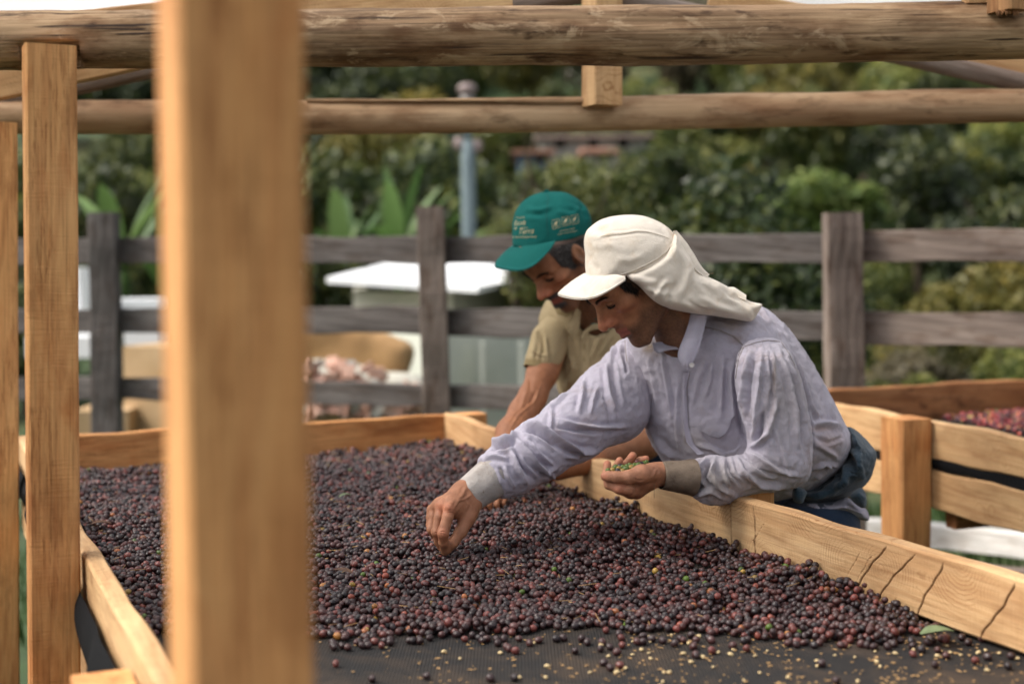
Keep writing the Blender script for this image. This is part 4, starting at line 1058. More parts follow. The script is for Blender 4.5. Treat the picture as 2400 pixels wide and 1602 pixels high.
# ------------------------------------------------------------------ people
SK = np.array([.35, .160, .082]); SKH = np.array([.40, .20, .12])
def head_frame(o, psi, th, roll=0):
    cp, sp, ct, st = math.cos(psi), math.sin(psi), math.cos(th), math.sin(th)
    f = np.array([-cp*ct, -sp*ct, -st]); l = np.array([sp, -cp, 0]); uu = np.cross(f, l)
    if roll: l, uu = l*math.cos(roll)+uu*math.sin(roll), uu*math.cos(roll)-l*math.sin(roll)
    return np.asarray(o, float), np.stack([f, l, uu])      # rows
def face_z(Q):
    Q = Q.copy(); z = Q[:, 2]; k = 1.36; Q[:, 2] = np.where(z < -.044, -.044+(z+.044)/k, z); return Q
def head_sdf(Q, var=0):
    """Q in head coordinates: x forward, y left, z up, metres"""
    Q = face_z(Q); A = Q.copy(); A[:, 1] = np.abs(A[:, 1])
    d = ell(Q, (-.014, 0, .036), (.098, .075, .086))
    d = smin(d, ell(Q, (.03, 0, .02), (.064, .064, .062)), .03)
    d = smin(d, ell(Q, (.036, 0, -.035), (.050, .052, .066)), .025)
    d = smin(d, rc(A, (-.012, .056, -.035), (.000, .053, -.068), .016, .014), .022)     # jaw angle
    d = smin(d, rc(A, (.000, .052, -.070), (.066, .018, -.104), .013, .012), .022)      # jaw line
    d = smin(d, ell(Q, (.074, 0, -.102), (.020, .020, .015)), .014)                      # chin
    d = smin(d, ell(A, (.056, .046, -.024), (.024, .018, .015)), .022)                   # cheekbone
    d = smin(d, ell(Q, (.071, 0, -.066), (.022, .030, .027)), .018)                      # muzzle
    d = smin(d, rc(A, (.088, .008, .012), (.072, .046, .013), .009, .008), .012)         # brow ridge
    d = smax(d, -ell(A, (.100, .031, -.008), (.020, .020, .013)), .012)                  # socket
    d = smax(d, -ell(A, (.080, .058, -.062), (.018, .010, .022)), .02)                   # hollow cheek
    lid = ell(A, (.0735, .031, -.006), (.0138, .0148, .0128)); d = smin(d, lid, .004)
    cr = rc(A, (.088, .020, -.009), (.082, .044, -.0095), .0012, .0012); d = smax(d, -cr, .003)
    cr = rc(A, (.086, .020, .002), (.080, .044, .001), .0010, .0010); d = smax(d, -cr, .004)
    d = smin(d, ell(Q, (.073, 0, -.030), (.022, .028, .026)), .014)                      # maxilla
    d = smin(d, rc(Q, (.084, 0, -.004), (.094, 0, -.044), .0085, .0150), .010)           # sides of the nose
    d = smin(d, rc(Q, (.090, 0, .004), (.117, 0, -.036), .0062, .0078), .010)            # nose bridge
    d = smin(d, ell(Q, (.1175, 0, -.042), (.0105, .0092, .0085)), .008)                   # tip
    d = smin(d, ell(A, (.1020, .0130, -.0445), (.0115, .0060, .0068)), .007)               # wings
    d = smax(d, -ell(A, (.105, .0075, -.0525), (.006, .0034, .004)), .003)               # nostrils
    d = smin(d, rc(A, (.0990, .0, -.0665), (.085, .023, -.0725), .0045, .0028), .007)     # upper lip
    d = smin(d, rc(A, (.0985, .0, -.0785), (.085, .021, -.0765), .0050, .0028), .007)    # lower lip
    d = smax(d, -rc(A, (.1085, .0, -.0725), (.088, .024, -.0745), .0026, .0014), .002)  # mouth line
    d = smax(d, -rc(A, (.104, .019, -.046), (.082, .036, -.074), .0010, .0016), .006)    # nasolabial fold
    e = ell(A, (-.006, .079, -.010), (.019, .0085, .032)); e = smin(e, ell(A, (.0, .079, -.032), (.010, .006, .010)), .006)
    e = smax(e, -ell(A, (-.004, .0875, -.008), (.011, .006, .021)), .004)
    d = smin(d, e, .008)
    return d
def head_cols(Q, stub=1.0, base=SK, scalpm=None, hairc=(.02, .016, .013)):
    Q = face_z(Q); A = Q.copy(); A[:, 1] = np.abs(A[:, 1]); n = len(Q)
    c = np.tile(base, (n, 1))
    n1 = vnoise(Q, 60, 3, 3)
    red = np.exp(-(np.linalg.norm((A-[.108, .006, -.043])/[.03, .03, .022], axis=1))**2)+.7*np.exp(-(np.linalg.norm((A-[.07, .048, -.03])/[.03, .022, .02], axis=1))**2)
    c = c*(1+red[:, None]*np.array([.28, .02, .05]))
    lips = np.exp(-((A[:, 2]+.0715)/.0085)**4)*(A[:, 1] < .024)*(A[:, 0] > .082)
    c = c*(1-lips[:, None])+lips[:, None]*np.array([.30, .09, .065])
    # beard shadow
    jaw = np.clip((-.048-A[:, 2])/.02, 0, 1)*np.clip((.095-A[:, 0]*0-.0), 0, 1)/.095
    side = np.clip((.045-A[:, 0])/.03, 0, 1)*np.clip((.008-A[:, 2])/.03, 0, 1)
    cheekfree = np.clip((np.linalg.norm((A-[.075, .042, -.045])/[.030, .026, .028], axis=1)-.75)*2.2, 0, 1)
    b = np.clip(np.maximum(jaw, side*.7)*cheekfree, 0, 1)*(1-lips)*np.clip((A[:, 0]+.03)/.02, 0, 1)
    b = b*(.75+.35*vnoise(Q, 700, 4, 2))
    c = c*(1-b[:, None]*stub*.74)+b[:, None]*stub*.74*np.array([.034, .025, .020])
    lidm = np.exp(-(np.linalg.norm((A-[.088, .032, -.009])/[.02, .020, .004], axis=1))**2)
    c = c*(1-lidm[:, None]*.55)
    if scalpm is not None:
        k = scalpm(Q, None).astype(float)*.85; c = c*(1-k[:, None])+np.array(hairc)*k[:, None]
    return c*(1+.20*n1[:, None]+.10*vnoise(Q, 160, 9, 3)[:, None])
def hair_strands(name, pts, dirs, lens, wid, mat, parent):
    n = len(pts); r = np.random.RandomState(7)
    side = np.cross(dirs, r.normal(size=(n, 3))); side /= np.linalg.norm(side, axis=1)[:, None]
    w = wid*r.uniform(.7, 1.3, n)[:, None]
    droop = r.normal(size=(n, 3))*.18
    a, b_ = pts-side*w, pts+side*w; tip = pts+(dirs+droop)*lens[:, None]; mid = (pts+tip)/2+np.cross(side, dirs)*lens[:, None]*.12
    V = np.stack([a, b_, mid+side*w*.7, mid-side*w*.7, tip], 1).reshape(-1, 3)
    F = []
    for i in range(n): k = 5*i; F += [(k, k+1, k+2, k+3), (k+3, k+2, k+4)]
    return new_obj(name, pymesh(name, V, F), parent, mat=mat)
def capsules(P, segs, k=.006):
    d = None
    for s in segs:
        e = chain(P, s, k*.6); d = e if d is None else smin(d, e, k)
    return d
def bounds(pts, pad):
    A = np.array([p for p, r in pts]); return A.min(0)-pad, A.max(0)+pad
def join_nets(parts, name, mat, parent):
    V = []; F = []; C = []; o = 0
    for v, f, c in parts: V.append(v); F.append(f+o); C.append(c); o += len(v)
    me = pymesh(name, np.concatenate(V), np.concatenate(F)); set_col(me, np.concatenate(C)); return new_obj(name, me, parent, mat=mat)
def net(fn, lo, hi, h, sm=1):
    V, F = surface_nets(fn, lo, hi, h); return lap(V, F, sm), F
def skin_noise_col(V, base, reds=()):
    c = np.tile(base, (len(V), 1)); q = proj(V)
    for (x, y, r_, k) in reds: c = c*(1+(np.exp(-(((q-[x, y])**2).sum(1))/r_**2)*k)[:, None]*np.array([1, .25, .3]))
    return c*(1+.14*vnoise(V, 45, 8, 3)[:, None])
def PXR(px, Y): return px*Y/FPX
def ch(lst): return [(at(x, y, Y), PXR(r, Y)) for x, y, Y, r in lst]

mk1 = lambda P, r: (P[:, 0] < .052+.02*np.clip(P[:, 2]-.02, -.02, .05)-.5*np.clip(.012-P[:, 2], 0, 1)) & (P[:, 2] > -.024) & (P[:, 0] > -.11) & ((P[:, 0] > .015) | (P[:, 2] > -.01))
mk2 = lambda P, r: (P[:, 0] < .052-.7*np.clip(.010-P[:, 2], 0, 1)) & (P[:, 2] > -.034) & (P[:, 0] > -.11) & (((P[:, 0]+.006)**2/.02**2+(P[:, 2]+.01)**2/.032**2) > 1)
E1_ = ([1360, 1372, 1408, 1454, 1475, 1510, 1560, 1600], [645, 649, 654, 648, 655, 690, 715, 730])
E2_ = ([1195, 1201, 1220, 1259, 1290, 1308, 1340, 1369, 1390], [590, 600, 612, 600, 575, 569, 562, 551, 545])
# ======================= man in the cream hat
O1, H1 = head_frame(at(1466, 644, 3.10), R_(24), R_(44))
man = empty('person', (at(1700, 800, 3.2)[0], 3.3, 0)); tag(man, 'man in cream flap hat and lavender shirt, green cherries in his palm', 'person')
toH = lambda P, O, H: (P-O)@H.T
neck1 = [(O1+H1.T@np.array([-.035, 0, -.045]), .054), (at(1598, 794, 3.17), .050), (at(1660, 850, 3.29), .05)]
crown_p = smooth_poly([(1371, 600), (1369, 570), (1373, 545), (1384, 531), (1406, 516), (1441, 506), (1478, 503), (1509, 506), (1539, 517), (1560, 529), (1580, 547), (1592, 580), (1588, 625), (1560, 690), (1480, 700), (1380, 690), (1372, 640)], 4)
HC = O1+H1.T@np.array([-.012, 0, .04])
def inhat(P, d, crown, hatf, edge):
    q = proj(P); yl = np.interp(q[:, 0], *edge)
    k = np.clip((yl-q[:, 1])/6, 0, 1)
    return np.where(k > 0, np.maximum(d, hatf(P)+.0045*k-.012*(1-k)), d)
def f_head1(P):
    d = head_sdf(toH(P, O1, H1)); d = inhat(P, d, None, lambda P: inflate(P, crown_p, HC[1], .090, .092), ([1360, 1372, 1408, 1454, 1510, 1560, 1600], [658, 660, 658, 650, 640, 640, 640]))
    return smin(d, chain(P, neck1, .02), .02)
lo = O1-.2; hi = O1+.2; hi = np.maximum(hi, at(1700, 900, 3.2)+.05); lo = np.minimum(lo, at(1700, 900, 3.2)-.05)
Vh, Fh = net(f_head1, lo, hi, .0021, 1)
Ch = head_cols(toH(Vh, O1, H1), 1.05, scalpm=mk1)
# right hand: pinching among the cherries
def hz(x, y): return 980+x*.1466, 1080+y*.1466
def hp_(x, y, Y, r): a = hz(x, y); return (at(a[0], a[1], Y), r)
rh = [
 [hp_(880, 470, 2.955, .029), hp_(720, 520, 2.935, .026), hp_(540, 700, 2.90, .022)],
 [hp_(800, 520, 2.95, .026), hp_(560, 650, 2.93, .021), hp_(370, 700, 2.925, .017)],
 [hp_(800, 640, 2.93, .024), hp_(700, 760, 2.92, .020), hp_(600, 800, 2.905, .016)],
 # index
 [hp_(500, 770, 2.885, .0135), hp_(470, 900, 2.872, .0112), hp_(400, 1150, 2.862, .0118), hp_(405, 1300, 2.875, .0098), hp_(425, 1450, 2.893, .0080)],
 # middle
 [hp_(365, 725, 2.91, .0125), hp_(335, 900, 2.895, .0105), hp_(295, 1130, 2.888, .0110), hp_(330, 1290, 2.90, .0092), hp_(385, 1400, 2.905, .0078)],
 # ring
 [hp_(270, 735, 2.935, .0118), hp_(245, 880, 2.925, .0098), hp_(215, 1090, 2.915, .0098), hp_(265, 1200, 2.925, .0080)],
 # little
 [hp_(215, 765, 2.955, .0102), hp_(195, 900, 2.950, .0085), hp_(190, 1030, 2.945, .0080), hp_(225, 1110, 2.95, .0065)],
 [hp_(540, 690, 2.91, .020), hp_(290, 740, 2.945, .014)],
 # thumb
 [hp_(870, 700, 2.93, .020), hp_(790, 900, 2.915, .0170), hp_(680, 1130, 2.90, .0125), hp_(560, 1300, 2.893, .0112), hp_(480, 1410, 2.893, .0085)],
]
wr = ch([(1190, 1085, 2.99, 30), (1130, 1130, 2.97, 29)]); rhw = [[(wr[0][0], .030), (wr[1][0], .028), (hp_(820, 490, 2.95, 0)[0], .026)]]
def f_rh(P):
    d = capsules(P, rh[:3]+[rh[7]], .012)
    d = smin(d, capsules(P, rhw, .01), .015)
    for s in rh[3:7]: d = smin(d, chain(P, s, .004), .0045)
    d = smin(d, chain(P, rh[8], .006), .008)
    # knuckles and tendons
    for (x, y, Y) in ((500, 745, 2.872), (365, 705, 2.90), (272, 715, 2.928)):
        d = smin(d, rc(P, hp_(x, y, Y, 0)[0], hp_(x+6, y+12, Y, 0)[0], .0075, .0075), .008)
    for (x, y, Y, x2, y2, Y2) in ((760, 480, 2.918, 500, 720, 2.872), (740, 450, 2.925, 370, 690, 2.902), (700, 450, 2.94, 280, 705, 2.93)):
        d = smin(d, rc(P, hp_(x, y, Y, 0)[0], hp_(x2, y2, Y2, 0)[0], .0018, .003), .008)
    return d
allp = [p for s in rh+rhw for p in s]; lo, hi = bounds(allp, .035)
Vr, Fr = net(f_rh, lo, hi, .0017, 1)
Nr = vnormals(Vr, Fr)
Vr = Vr+Nr*(stroke_disp(Vr, Nr, [(.0016, 4, [hz(780, 400), hz(700, 560), hz(600, 640)]), (.0014, 3, [hz(880, 520), hz(760, 600), hz(640, 640), hz(560, 780)]), (.0012, 3, [hz(740, 600), hz(800, 700), hz(760, 800)]),
      (-.0012, 1.4, [hz(345, 1130), hz(400, 1120), hz(450, 1150)]), (-.001, 1.3, [hz(345, 1165), hz(400, 1160), hz(445, 1190)]), (-.0008, 1.3, [hz(350, 1200), hz(420, 1195)]), (-.001, 1.3, [hz(250, 1150), hz(300, 1140), hz(330, 1160)]),
      (-.0008, 1.5, [hz(440, 800), hz(520, 780), hz(600, 790)]), (-.0008, 1.5, [hz(430, 830), hz(510, 815), hz(590, 840)]), (-.0012, 2, [hz(560, 960), hz(640, 830), hz(660, 760)])])
     +.0006*vnoise(Vr, 120, 5, 3))[:, None]
Cr = skin_noise_col(Vr, np.array([.36, .165, .09]), ((*hz(360, 740), 12, .25), (*hz(500, 760), 12, .2), (*hz(400, 1160), 14, .25)))
# left hand: palm up, cupped
def lz(x, y): return 1380+x*.1362, 1030+y*.1362
def lp2(x, y, Y, r): a = lz(x, y); return (at(a[0], a[1], Y), r)
lh = [
 [lp2(1260, 570, 2.932, .020), lp2(1050, 620, 2.92, .023), lp2(900, 680, 2.90, .020)],
 [lp2(1000, 700, 2.93, .022), lp2(820, 820, 2.915, .019), lp2(680, 870, 2.885, .014)],
 [lp2(1000, 740, 2.955, .020), lp2(820, 870, 2.945, .017), lp2(700, 900, 2.92, .014)],
 [lp2(1050, 620, 2.97, .020), lp2(900, 760, 2.975, .018), lp2(760, 860, 2.965, .014)],
]
lf = [
 [lp2(690, 850, 2.872, .0125), lp2(520, 840, 2.868, .0108), lp2(345, 770, 2.878, .0100), lp2(300, 620, 2.895, .0093), lp2(318, 420, 2.905, .0082)],
 [lp2(700, 900, 2.91, .0125), lp2(540, 850, 2.915, .0105), lp2(420, 700, 2.935, .0100), lp2(450, 520, 2.945, .0092), lp2(530, 360, 2.945, .0082)],
 [lp2(720, 890, 2.94, .012), lp2(600, 820, 2.955, .0105), lp2(560, 640, 2.965, .0098), lp2(640, 430, 2.960, .0094), lp2(755, 275, 2.955, .0085)],
 [lp2(800, 850, 2.965, .011), lp2(760, 700, 2.985, .0095), lp2(790, 500, 2.98, .0086), lp2(880, 360, 2.965, .0082), lp2(985, 325, 2.96, .0070)],
]
lt = [lp2(1110, 570, 2.905, .0175), lp2(900, 590, 2.872, .0190), lp2(690, 640, 2.862, .0135), lp2(470, 640, 2.862, .0108), lp2(350, 630, 2.866, .0105), lp2(275, 625, 2.868, .0092)]
lw = [lp2(1500, 620, 2.935, .021), lp2(1300, 600, 2.935, .0205), lp2(1150, 590, 2.93, .0225)]
def f_lh(P):
    d = capsules(P, lh, .012); d = smin(d, chain(P, lw, .01), .014)
    for s in lf: d = smin(d, chain(P, s, .004), .0042)
    return smin(d, chain(P, lt, .006), .006)
allp = [p for s in lh+lf+[lt, lw] for p in s]; lo, hi = bounds(allp, .035)
Vl, Fl = net(f_lh, lo, hi, .0017, 1)
Nl = vnormals(Vl, Fl)
Vl = Vl+Nl*(stroke_disp(Vl, Nl, [(-.0016, 2, [lz(300, 720), lz(480, 760), lz(640, 790), lz(800, 760)]), (-.0008, 1.3, [lz(400, 580), lz(410, 640), lz(400, 690)]), (-.0007, 1.3, [lz(430, 590), lz(440, 650)]), (-.0007, 1.3, [lz(330, 575), lz(300, 620), lz(310, 680)]),
     (-.001, 2, [lz(760, 660), lz(860, 700), lz(950, 690)]), (.0012, 3, [lz(1180, 480), lz(1120, 600), lz(1060, 680)]), (-.0008, 2, [lz(1100, 430), lz(1180, 520)]), (.001, 3, [lz(640, 850), lz(740, 830), lz(840, 870)])])+.0006*vnoise(Vl, 120, 6, 3))[:, None]
Cl = skin_noise_col(Vl, np.array([.37, .175, .10]), ((*lz(320, 400), 8, .3), (*lz(530, 350), 8, .3), (*lz(740, 280), 8, .35), (*lz(980, 310), 8, .3), (*lz(270, 620), 9, .25), (*lz(500, 880), 16, .25)))
# torso core, arms and legs under the clothes
core = [ch([(1530, 860, 3.30, 42), (1440, 945, 3.22, 42), (1300, 1035, 3.08, 36), (1190, 1090, 2.99, 28)]),
        ch([(1780, 860, 3.14, 34), (1820, 1000, 3.07, 34), (1820, 1095, 3.03, 32), (1600, 1120, 2.95, 24)]),
        ch([(1640, 860, 3.29, 70), (1780, 940, 3.30, 85), (1880, 1050, 3.32, 60)]), ch([(1690, 860, 3.28, 60), (1630, 800, 3.2, 52)])]
kn = at(1900, 1150, 3.32)
legs1 = [[(kn+np.array([-.05, -.08, -.22]), .055), (np.array([kn[0]-.03, 3.22, .48]), .062), (np.array([kn[0]+.06, 3.25, .10]), .045)], [(kn+np.array([-.04, .10, -.22]), .055), (np.array([kn[0]+.0, 3.48, .48]), .062), (np.array([kn[0]+.10, 3.5, .10]), .045)]]
def f_core(P): return capsules(P, core+legs1, .03)
Vc, Fc = net(f_core, (-.25, 2.8, 0), (1.2, 3.8, 1.5), .014, 2)
join_nets([(Vh, Fh, Ch), (Vr, Fr, Cr), (Vl, Fl, Cl), (Vc, Fc, np.tile(SK, (len(Vc), 1)))], 'body', M['skin'], man)
# eyebrows, sideburn hair
def brow(parent, O, H, mat, seed, n=230, thick=1.0):
    r = np.random.RandomState(seed); t = r.uniform(0, 1, n); s = r.choice([-1, 1], n)
    y = .011+t*.036; x = .0955-.10*np.maximum(t-.1, 0)**1.6*.16-.004*t; z = .0115+.006*np.sin(t*2.6)+r.uniform(-.0032, .0032, n)*(1-t*.5)*thick
    P = np.column_stack([x+.003, y*s, z]); 
    # snap onto the face
    for _ in range(12):
        d = head_sdf(P); P[:, 0] -= np.clip(d-.0004, -.004, .004)
    dr = np.column_stack([np.full(n, .25), s*.9, .25+.2*r.normal(size=n)]); dr /= np.linalg.norm(dr, axis=1)[:, None]
    return hair_strands('eyebrows', O+P@H, dr@H, r.uniform(.005, .010, n), .0005, mat, parent)
def lashes(parent, O, H, seed, n=260):
    r = np.random.RandomState(seed); t = r.uniform(0, 1, n); s = r.choice([-1, 1], n)
    P = np.column_stack([np.full(n, .095), (.0195+t*.026)*s, -.0095-.0018*np.sin(t*3.14)+r.uniform(-.0004, .0004, n)])
    for _ in range(15): P[:, 0] -= np.clip(head_sdf(P)-.0002, -.004, .004)
    d = np.column_stack([np.full(n, .75), s*.35, np.full(n, -.75)]); d /= np.linalg.norm(d, axis=1)[:, None]
    return hair_strands('eyelashes', O+P@H, d@H, r.uniform(.003, .006, n), .0007, M['hair'], parent)
brow(man, O1, H1, M['hair'], 1, 520); lashes(man, O1, H1, 3)
def scalp(name, parent, O, H, mat, seed, n, mask, length=(.008, .014), wid=.0007, lay=(.0, 0, -1.0), edge=None):
    r = np.random.RandomState(seed); P = r.normal(size=(n*9, 3)); P /= np.linalg.norm(P, axis=1)[:, None]; P = P*[.12, .09, .12]+[-.01, 0, .02]
    for _ in range(25):
        d = head_sdf(P); g = P-[-.01, 0, .0]; g /= np.linalg.norm(g, axis=1)[:, None]; P = P-g*d[:, None]*.7
    P = P[mask(P, r)]
    q = proj(O+P@H); yl = np.interp(q[:, 0], *edge); P = P[q[:, 1] > yl+5]
    P = P[:n]; g = P-[-.01, 0, .0]; g /= np.linalg.norm(g, axis=1)[:, None]
    dr = g*.35+np.array(lay)*.9+r.normal(size=P.shape)*.12; dr /= np.linalg.norm(dr, axis=1)[:, None]
    return hair_strands(name, O+P@H, dr@H, r.uniform(*length, len(P)), wid, mat, parent)
scalp('hair', man, O1, H1, M['hair'], 2, 5200, mk1, edge=E1_)
# nails
def nail(P0, nrm, tdir, w, l, parent):
    nrm = nrm/np.linalg.norm(nrm); tdir = tdir-nrm*(tdir@nrm); tdir /= np.linalg.norm(tdir); s = np.cross(nrm, tdir); V = []; F = []
    for i in range(5):
        for j in range(5):
            a = (i/4-.5)*w; b_ = (j/4-.5)*l; k = 1-.28*(abs(j-2)/2)**3
            V.append(tuple(P0+s*a*k+tdir*b_+nrm*(.0012-(a/w*2)**2*.0018)))
    for i in range(4):
        for j in range(4): F.append((i*5+j, i*5+j+1, (i+1)*5+j+1, (i+1)*5+j))
    return new_obj('fingernail', pymesh('fingernail', V, F), parent, mat=M['nail'])
tdir = lt[-1][0]-lt[-3][0]
vc = CAM-lt[-1][0]; vc /= np.linalg.norm(vc)
nail(lt[-1][0]+vc*.0080+np.array([0.001, 0, .0005]), vc+np.array([-.25, 0, .15]), tdir, .0115, .0125, man)

# ---- shirt
FK, FW = 1.35, .72
def Z5(x, y): return (1400+x*.35714, 680+y*.35714)
def Z6(x, y): return (1040+x*.28062, 760+y*.28062)
def S5(amp, w, *pts): return (amp*FK, w*FW, [Z5(*p) for p in pts])
def S6(amp, w, *pts): return (amp*FK, w*FW, [Z6(*p) for p in pts])
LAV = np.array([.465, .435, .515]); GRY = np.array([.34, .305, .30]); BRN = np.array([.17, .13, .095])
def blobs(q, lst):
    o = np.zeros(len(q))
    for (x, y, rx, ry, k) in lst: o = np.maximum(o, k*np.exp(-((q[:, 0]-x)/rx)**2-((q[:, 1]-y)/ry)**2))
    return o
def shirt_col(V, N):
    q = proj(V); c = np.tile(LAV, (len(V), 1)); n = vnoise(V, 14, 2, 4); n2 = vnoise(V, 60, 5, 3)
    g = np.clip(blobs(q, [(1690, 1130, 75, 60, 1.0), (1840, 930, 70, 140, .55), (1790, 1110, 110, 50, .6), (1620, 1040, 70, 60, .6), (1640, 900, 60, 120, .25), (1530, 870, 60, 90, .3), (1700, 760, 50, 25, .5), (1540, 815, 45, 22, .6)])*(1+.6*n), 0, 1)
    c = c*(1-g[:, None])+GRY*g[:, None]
    br = blobs(q, [(1710, 764, 22, 10, .9), (1727, 792, 20, 12, .5), (1522, 815, 20, 14, .8), (1535, 832, 14, 10, .6), (1815, 880, 4, 34, .8), (1816, 900, 9, 14, .35), (1616, 1032, 12, 10, .7), (1650, 960, 14, 26, .2)])*np.clip(.7+1.2*n2, 0, 1)
    c = c*(1-br[:, None])+np.array([.26, .18, .10])*br[:, None]
    pk = blobs(q, [(1945, 1040, 30, 30, .45), (1925, 1005, 26, 8, .5), (1912, 1085, 12, 16, .4)])*np.clip(.75+n, 0, 1)
    c = c*(1-pk[:, None])+np.array([.46, .30, .23])*pk[:, None]
    return c*(1+.07*n2[:, None])
torso_poly = smooth_poly([(1466, 792), (1500, 772), (1560, 748), (1640, 712), (1720, 700), (1786, 719), (1821, 744), (1853, 776), (1900, 844), (1936, 908), (1960, 955), (1984, 1001), (1995, 1030), (1991, 1058), (1971, 1094), (1936, 1125), (1893, 1150), (1820, 1172), (1700, 1165), (1600, 1130), (1553, 1078), (1525, 1034), (1507, 991), (1488, 923), (1472, 859)], 3)
yc_t = lambda q: 3.30-.00012*(q[:, 0]-1464)
T_t = lambda q: np.clip(.150+.00004*(q[:, 0]-1464), .14, .18)
torso_str = [
 S5(.006, 7, (420, 400), (450, 560), (480, 760), (500, 860)), S5(.004, 6, (535, 560), (520, 720), (522, 900), (545, 1090)), S5(-.005, 3.2, (612, 520), (588, 640), (592, 760), (602, 940), (640, 1030), (720, 1080)),
 S5(.004, 4, (572, 540), (566, 700), (572, 880), (585, 990)), S5(.006, 7, (830, 430), (818, 620), (812, 830)), S5(.004, 9, (720, 440), (650, 620), (610, 780)), S5(.004, 6, (755, 470), (740, 600), (700, 720)),
 S5(-.010, 6, (935, 420), (905, 560), (918, 780), (950, 930), (1010, 1020)), S5(.006, 8, (870, 500), (880, 660), (905, 840)), S5(.006, 7, (640, 1010), (760, 1040), (860, 1100)),
 S5(.005, 8, (250, 440), (255, 640), (300, 820)), S5(.004, 7, (330, 430), (380, 640), (400, 800)), S5(-.006, 7, (300, 880), (360, 1000), (460, 1100)), S5(.007, 8, (380, 960), (440, 1040), (520, 1110)),
 S5(.007, 7, (1230, 340), (1320, 540), (1400, 760), (1480, 880)), S5(-.010, 6, (1235, 370), (1300, 540), (1350, 720), (1392, 900), (1405, 1080)), S5(.005, 7, (1290, 330), (1420, 560), (1520, 780), (1600, 900)),
 S5(.008, 9, (1400, 880), (1500, 870), (1590, 890)), S5(.006, 8, (1420, 1000), (1520, 1060), (1580, 1100)), S5(-.005, 6, (1420, 960), (1520, 1000), (1620, 960)), S5(.006, 5, (1400, 1180), (1480, 1140), (1590, 1150)), S5(.006, 5, (1420, 1240), (1500, 1180), (1520, 1120)),
 S5(.003, 3.5, (705, 245), (800, 262), (900, 300), (965, 360)), S5(-.003, 2.5, (700, 255), (800, 275), (890, 312), (955, 372)),
 S5(.004, 6, (1080, 120), (1130, 220), (1180, 300)), S5(.004, 7, (760, 200), (880, 240), (1000, 250)), S5(.003, 5, (1120, 180), (1180, 260), (1240, 320)),
]
lo = at(1440, 1200, 3.3)-np.array([.03, .27, .06]); hi = at(2010, 690, 3.3)+np.array([.03, .27, .03])
lo = np.array([.18, 3.02, .92]); hi = np.array([.86, 3.55, 1.47])
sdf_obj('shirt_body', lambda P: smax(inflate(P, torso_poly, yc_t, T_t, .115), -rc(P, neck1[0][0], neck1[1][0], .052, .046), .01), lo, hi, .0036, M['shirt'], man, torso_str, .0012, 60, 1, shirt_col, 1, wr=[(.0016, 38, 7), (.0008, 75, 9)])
# near sleeve
slv = smooth_poly([(1738, 812), (1762, 798), (1800, 793), (1834, 800), (1856, 832), (1876, 885), (1894, 958), (1903, 1020), (1904, 1073), (1897, 1115), (1876, 1137), (1828, 1150), (1750, 1160), (1721, 1176), (1671, 1184), (1640, 1174), (1618, 1150), (1616, 1088), (1645, 1073), (1668, 1066), (1700, 1070), (1725, 1068), (1750, 1056), (1750, 1012), (1736, 966), (1724, 890), (1728, 840)], 3)
yc_s = lambda q: 3.055-.00030*np.clip(1840-q[:, 0], 0, 400)-.0001*np.clip(q[:, 1]-900, 0, 300)+.0012*np.clip(840-q[:, 1], 0, 60)
T_s = lambda q: np.clip(.082-.00008*np.clip(1840-q[:, 0], 0, 140)-.00036*np.clip(1700-q[:, 0], 0, 100)-.00030*np.clip(870-q[:, 1], 0, 100), .034, .1)
slv_str = [
 S5(.007, 7, (1080, 380), (1062, 560), (1038, 780), (1030, 960)), S5(.007, 8, (1185, 360), (1245, 560), (1292, 800), (1312, 1060)), S5(-.006, 5, (1130, 380), (1150, 600), (1130, 760)),
 S5(.008, 8, (1010, 370), (965, 560), (945, 800)), S5(-.006, 6, (1045, 400), (1005, 600), (985, 860)), S5(.009, 8, (1180, 700), (1150, 820), (1120, 940), (1050, 1010), (985, 1045)), S5(-.012, 8, (1095, 780), (1070, 920), (1045, 990)),
 S5(.006, 6, (1235, 390), (1310, 620), (1365, 880), (1385, 1120)), S5(-.006, 5, (1215, 420), (1275, 620), (1330, 860), (1345, 1060)), S5(.004, 6, (1160, 900), (1230, 1100), (1260, 1220)),
 S5(.009, 7, (985, 1050), (1070, 1110), (1180, 1180), (1330, 1220)), S5(-.008, 6, (930, 1060), (1010, 1120), (1100, 1190), (1200, 1230)), S5(.010, 8, (910, 1080), (950, 1190), (1060, 1270), (1240, 1290)),
 S5(-.009, 6, (850, 1090), (880, 1190), (940, 1280)), S5(.010, 8, (770, 1100), (745, 1190), (790, 1290), (900, 1350)), S5(-.010, 6, (745, 1130), (700, 1230), (740, 1300)), S5(.010, 7, (740, 1105), (660, 1170), (625, 1230)),
 S5(.007, 6, (820, 1110), (830, 1200), (870, 1310)), S5(-.011, 5, (600, 1315), (660, 1300), (700, 1280)), S5(.008, 8, (640, 1350), (740, 1310), (850, 1370)), S5(.006, 7, (600, 1200), (650, 1260), (640, 1300)), S5(-.004, 4, (705, 1180), (690, 1260)),
 S5(.005, 4, (960, 355), (1060, 330), (1190, 335)), S5(.003, 3, (985, 365), (990, 410)), S5(.003, 3, (1030, 350), (1040, 400)), S5(.003, 3, (1075, 340), (1085, 390)), S5(.003, 3, (1120, 340), (1135, 390)),
]
sdf_obj('sleeve', lambda P: inflate(P, slv, yc_s, T_s, .062), (.30, 2.80, .93), (.72, 3.25, 1.36), .0031, M['shirt'], man, slv_str, .0012, 60, 1, shirt_col, 2, wr=[(.0016, 42, 17), (.0008, 80, 19)])
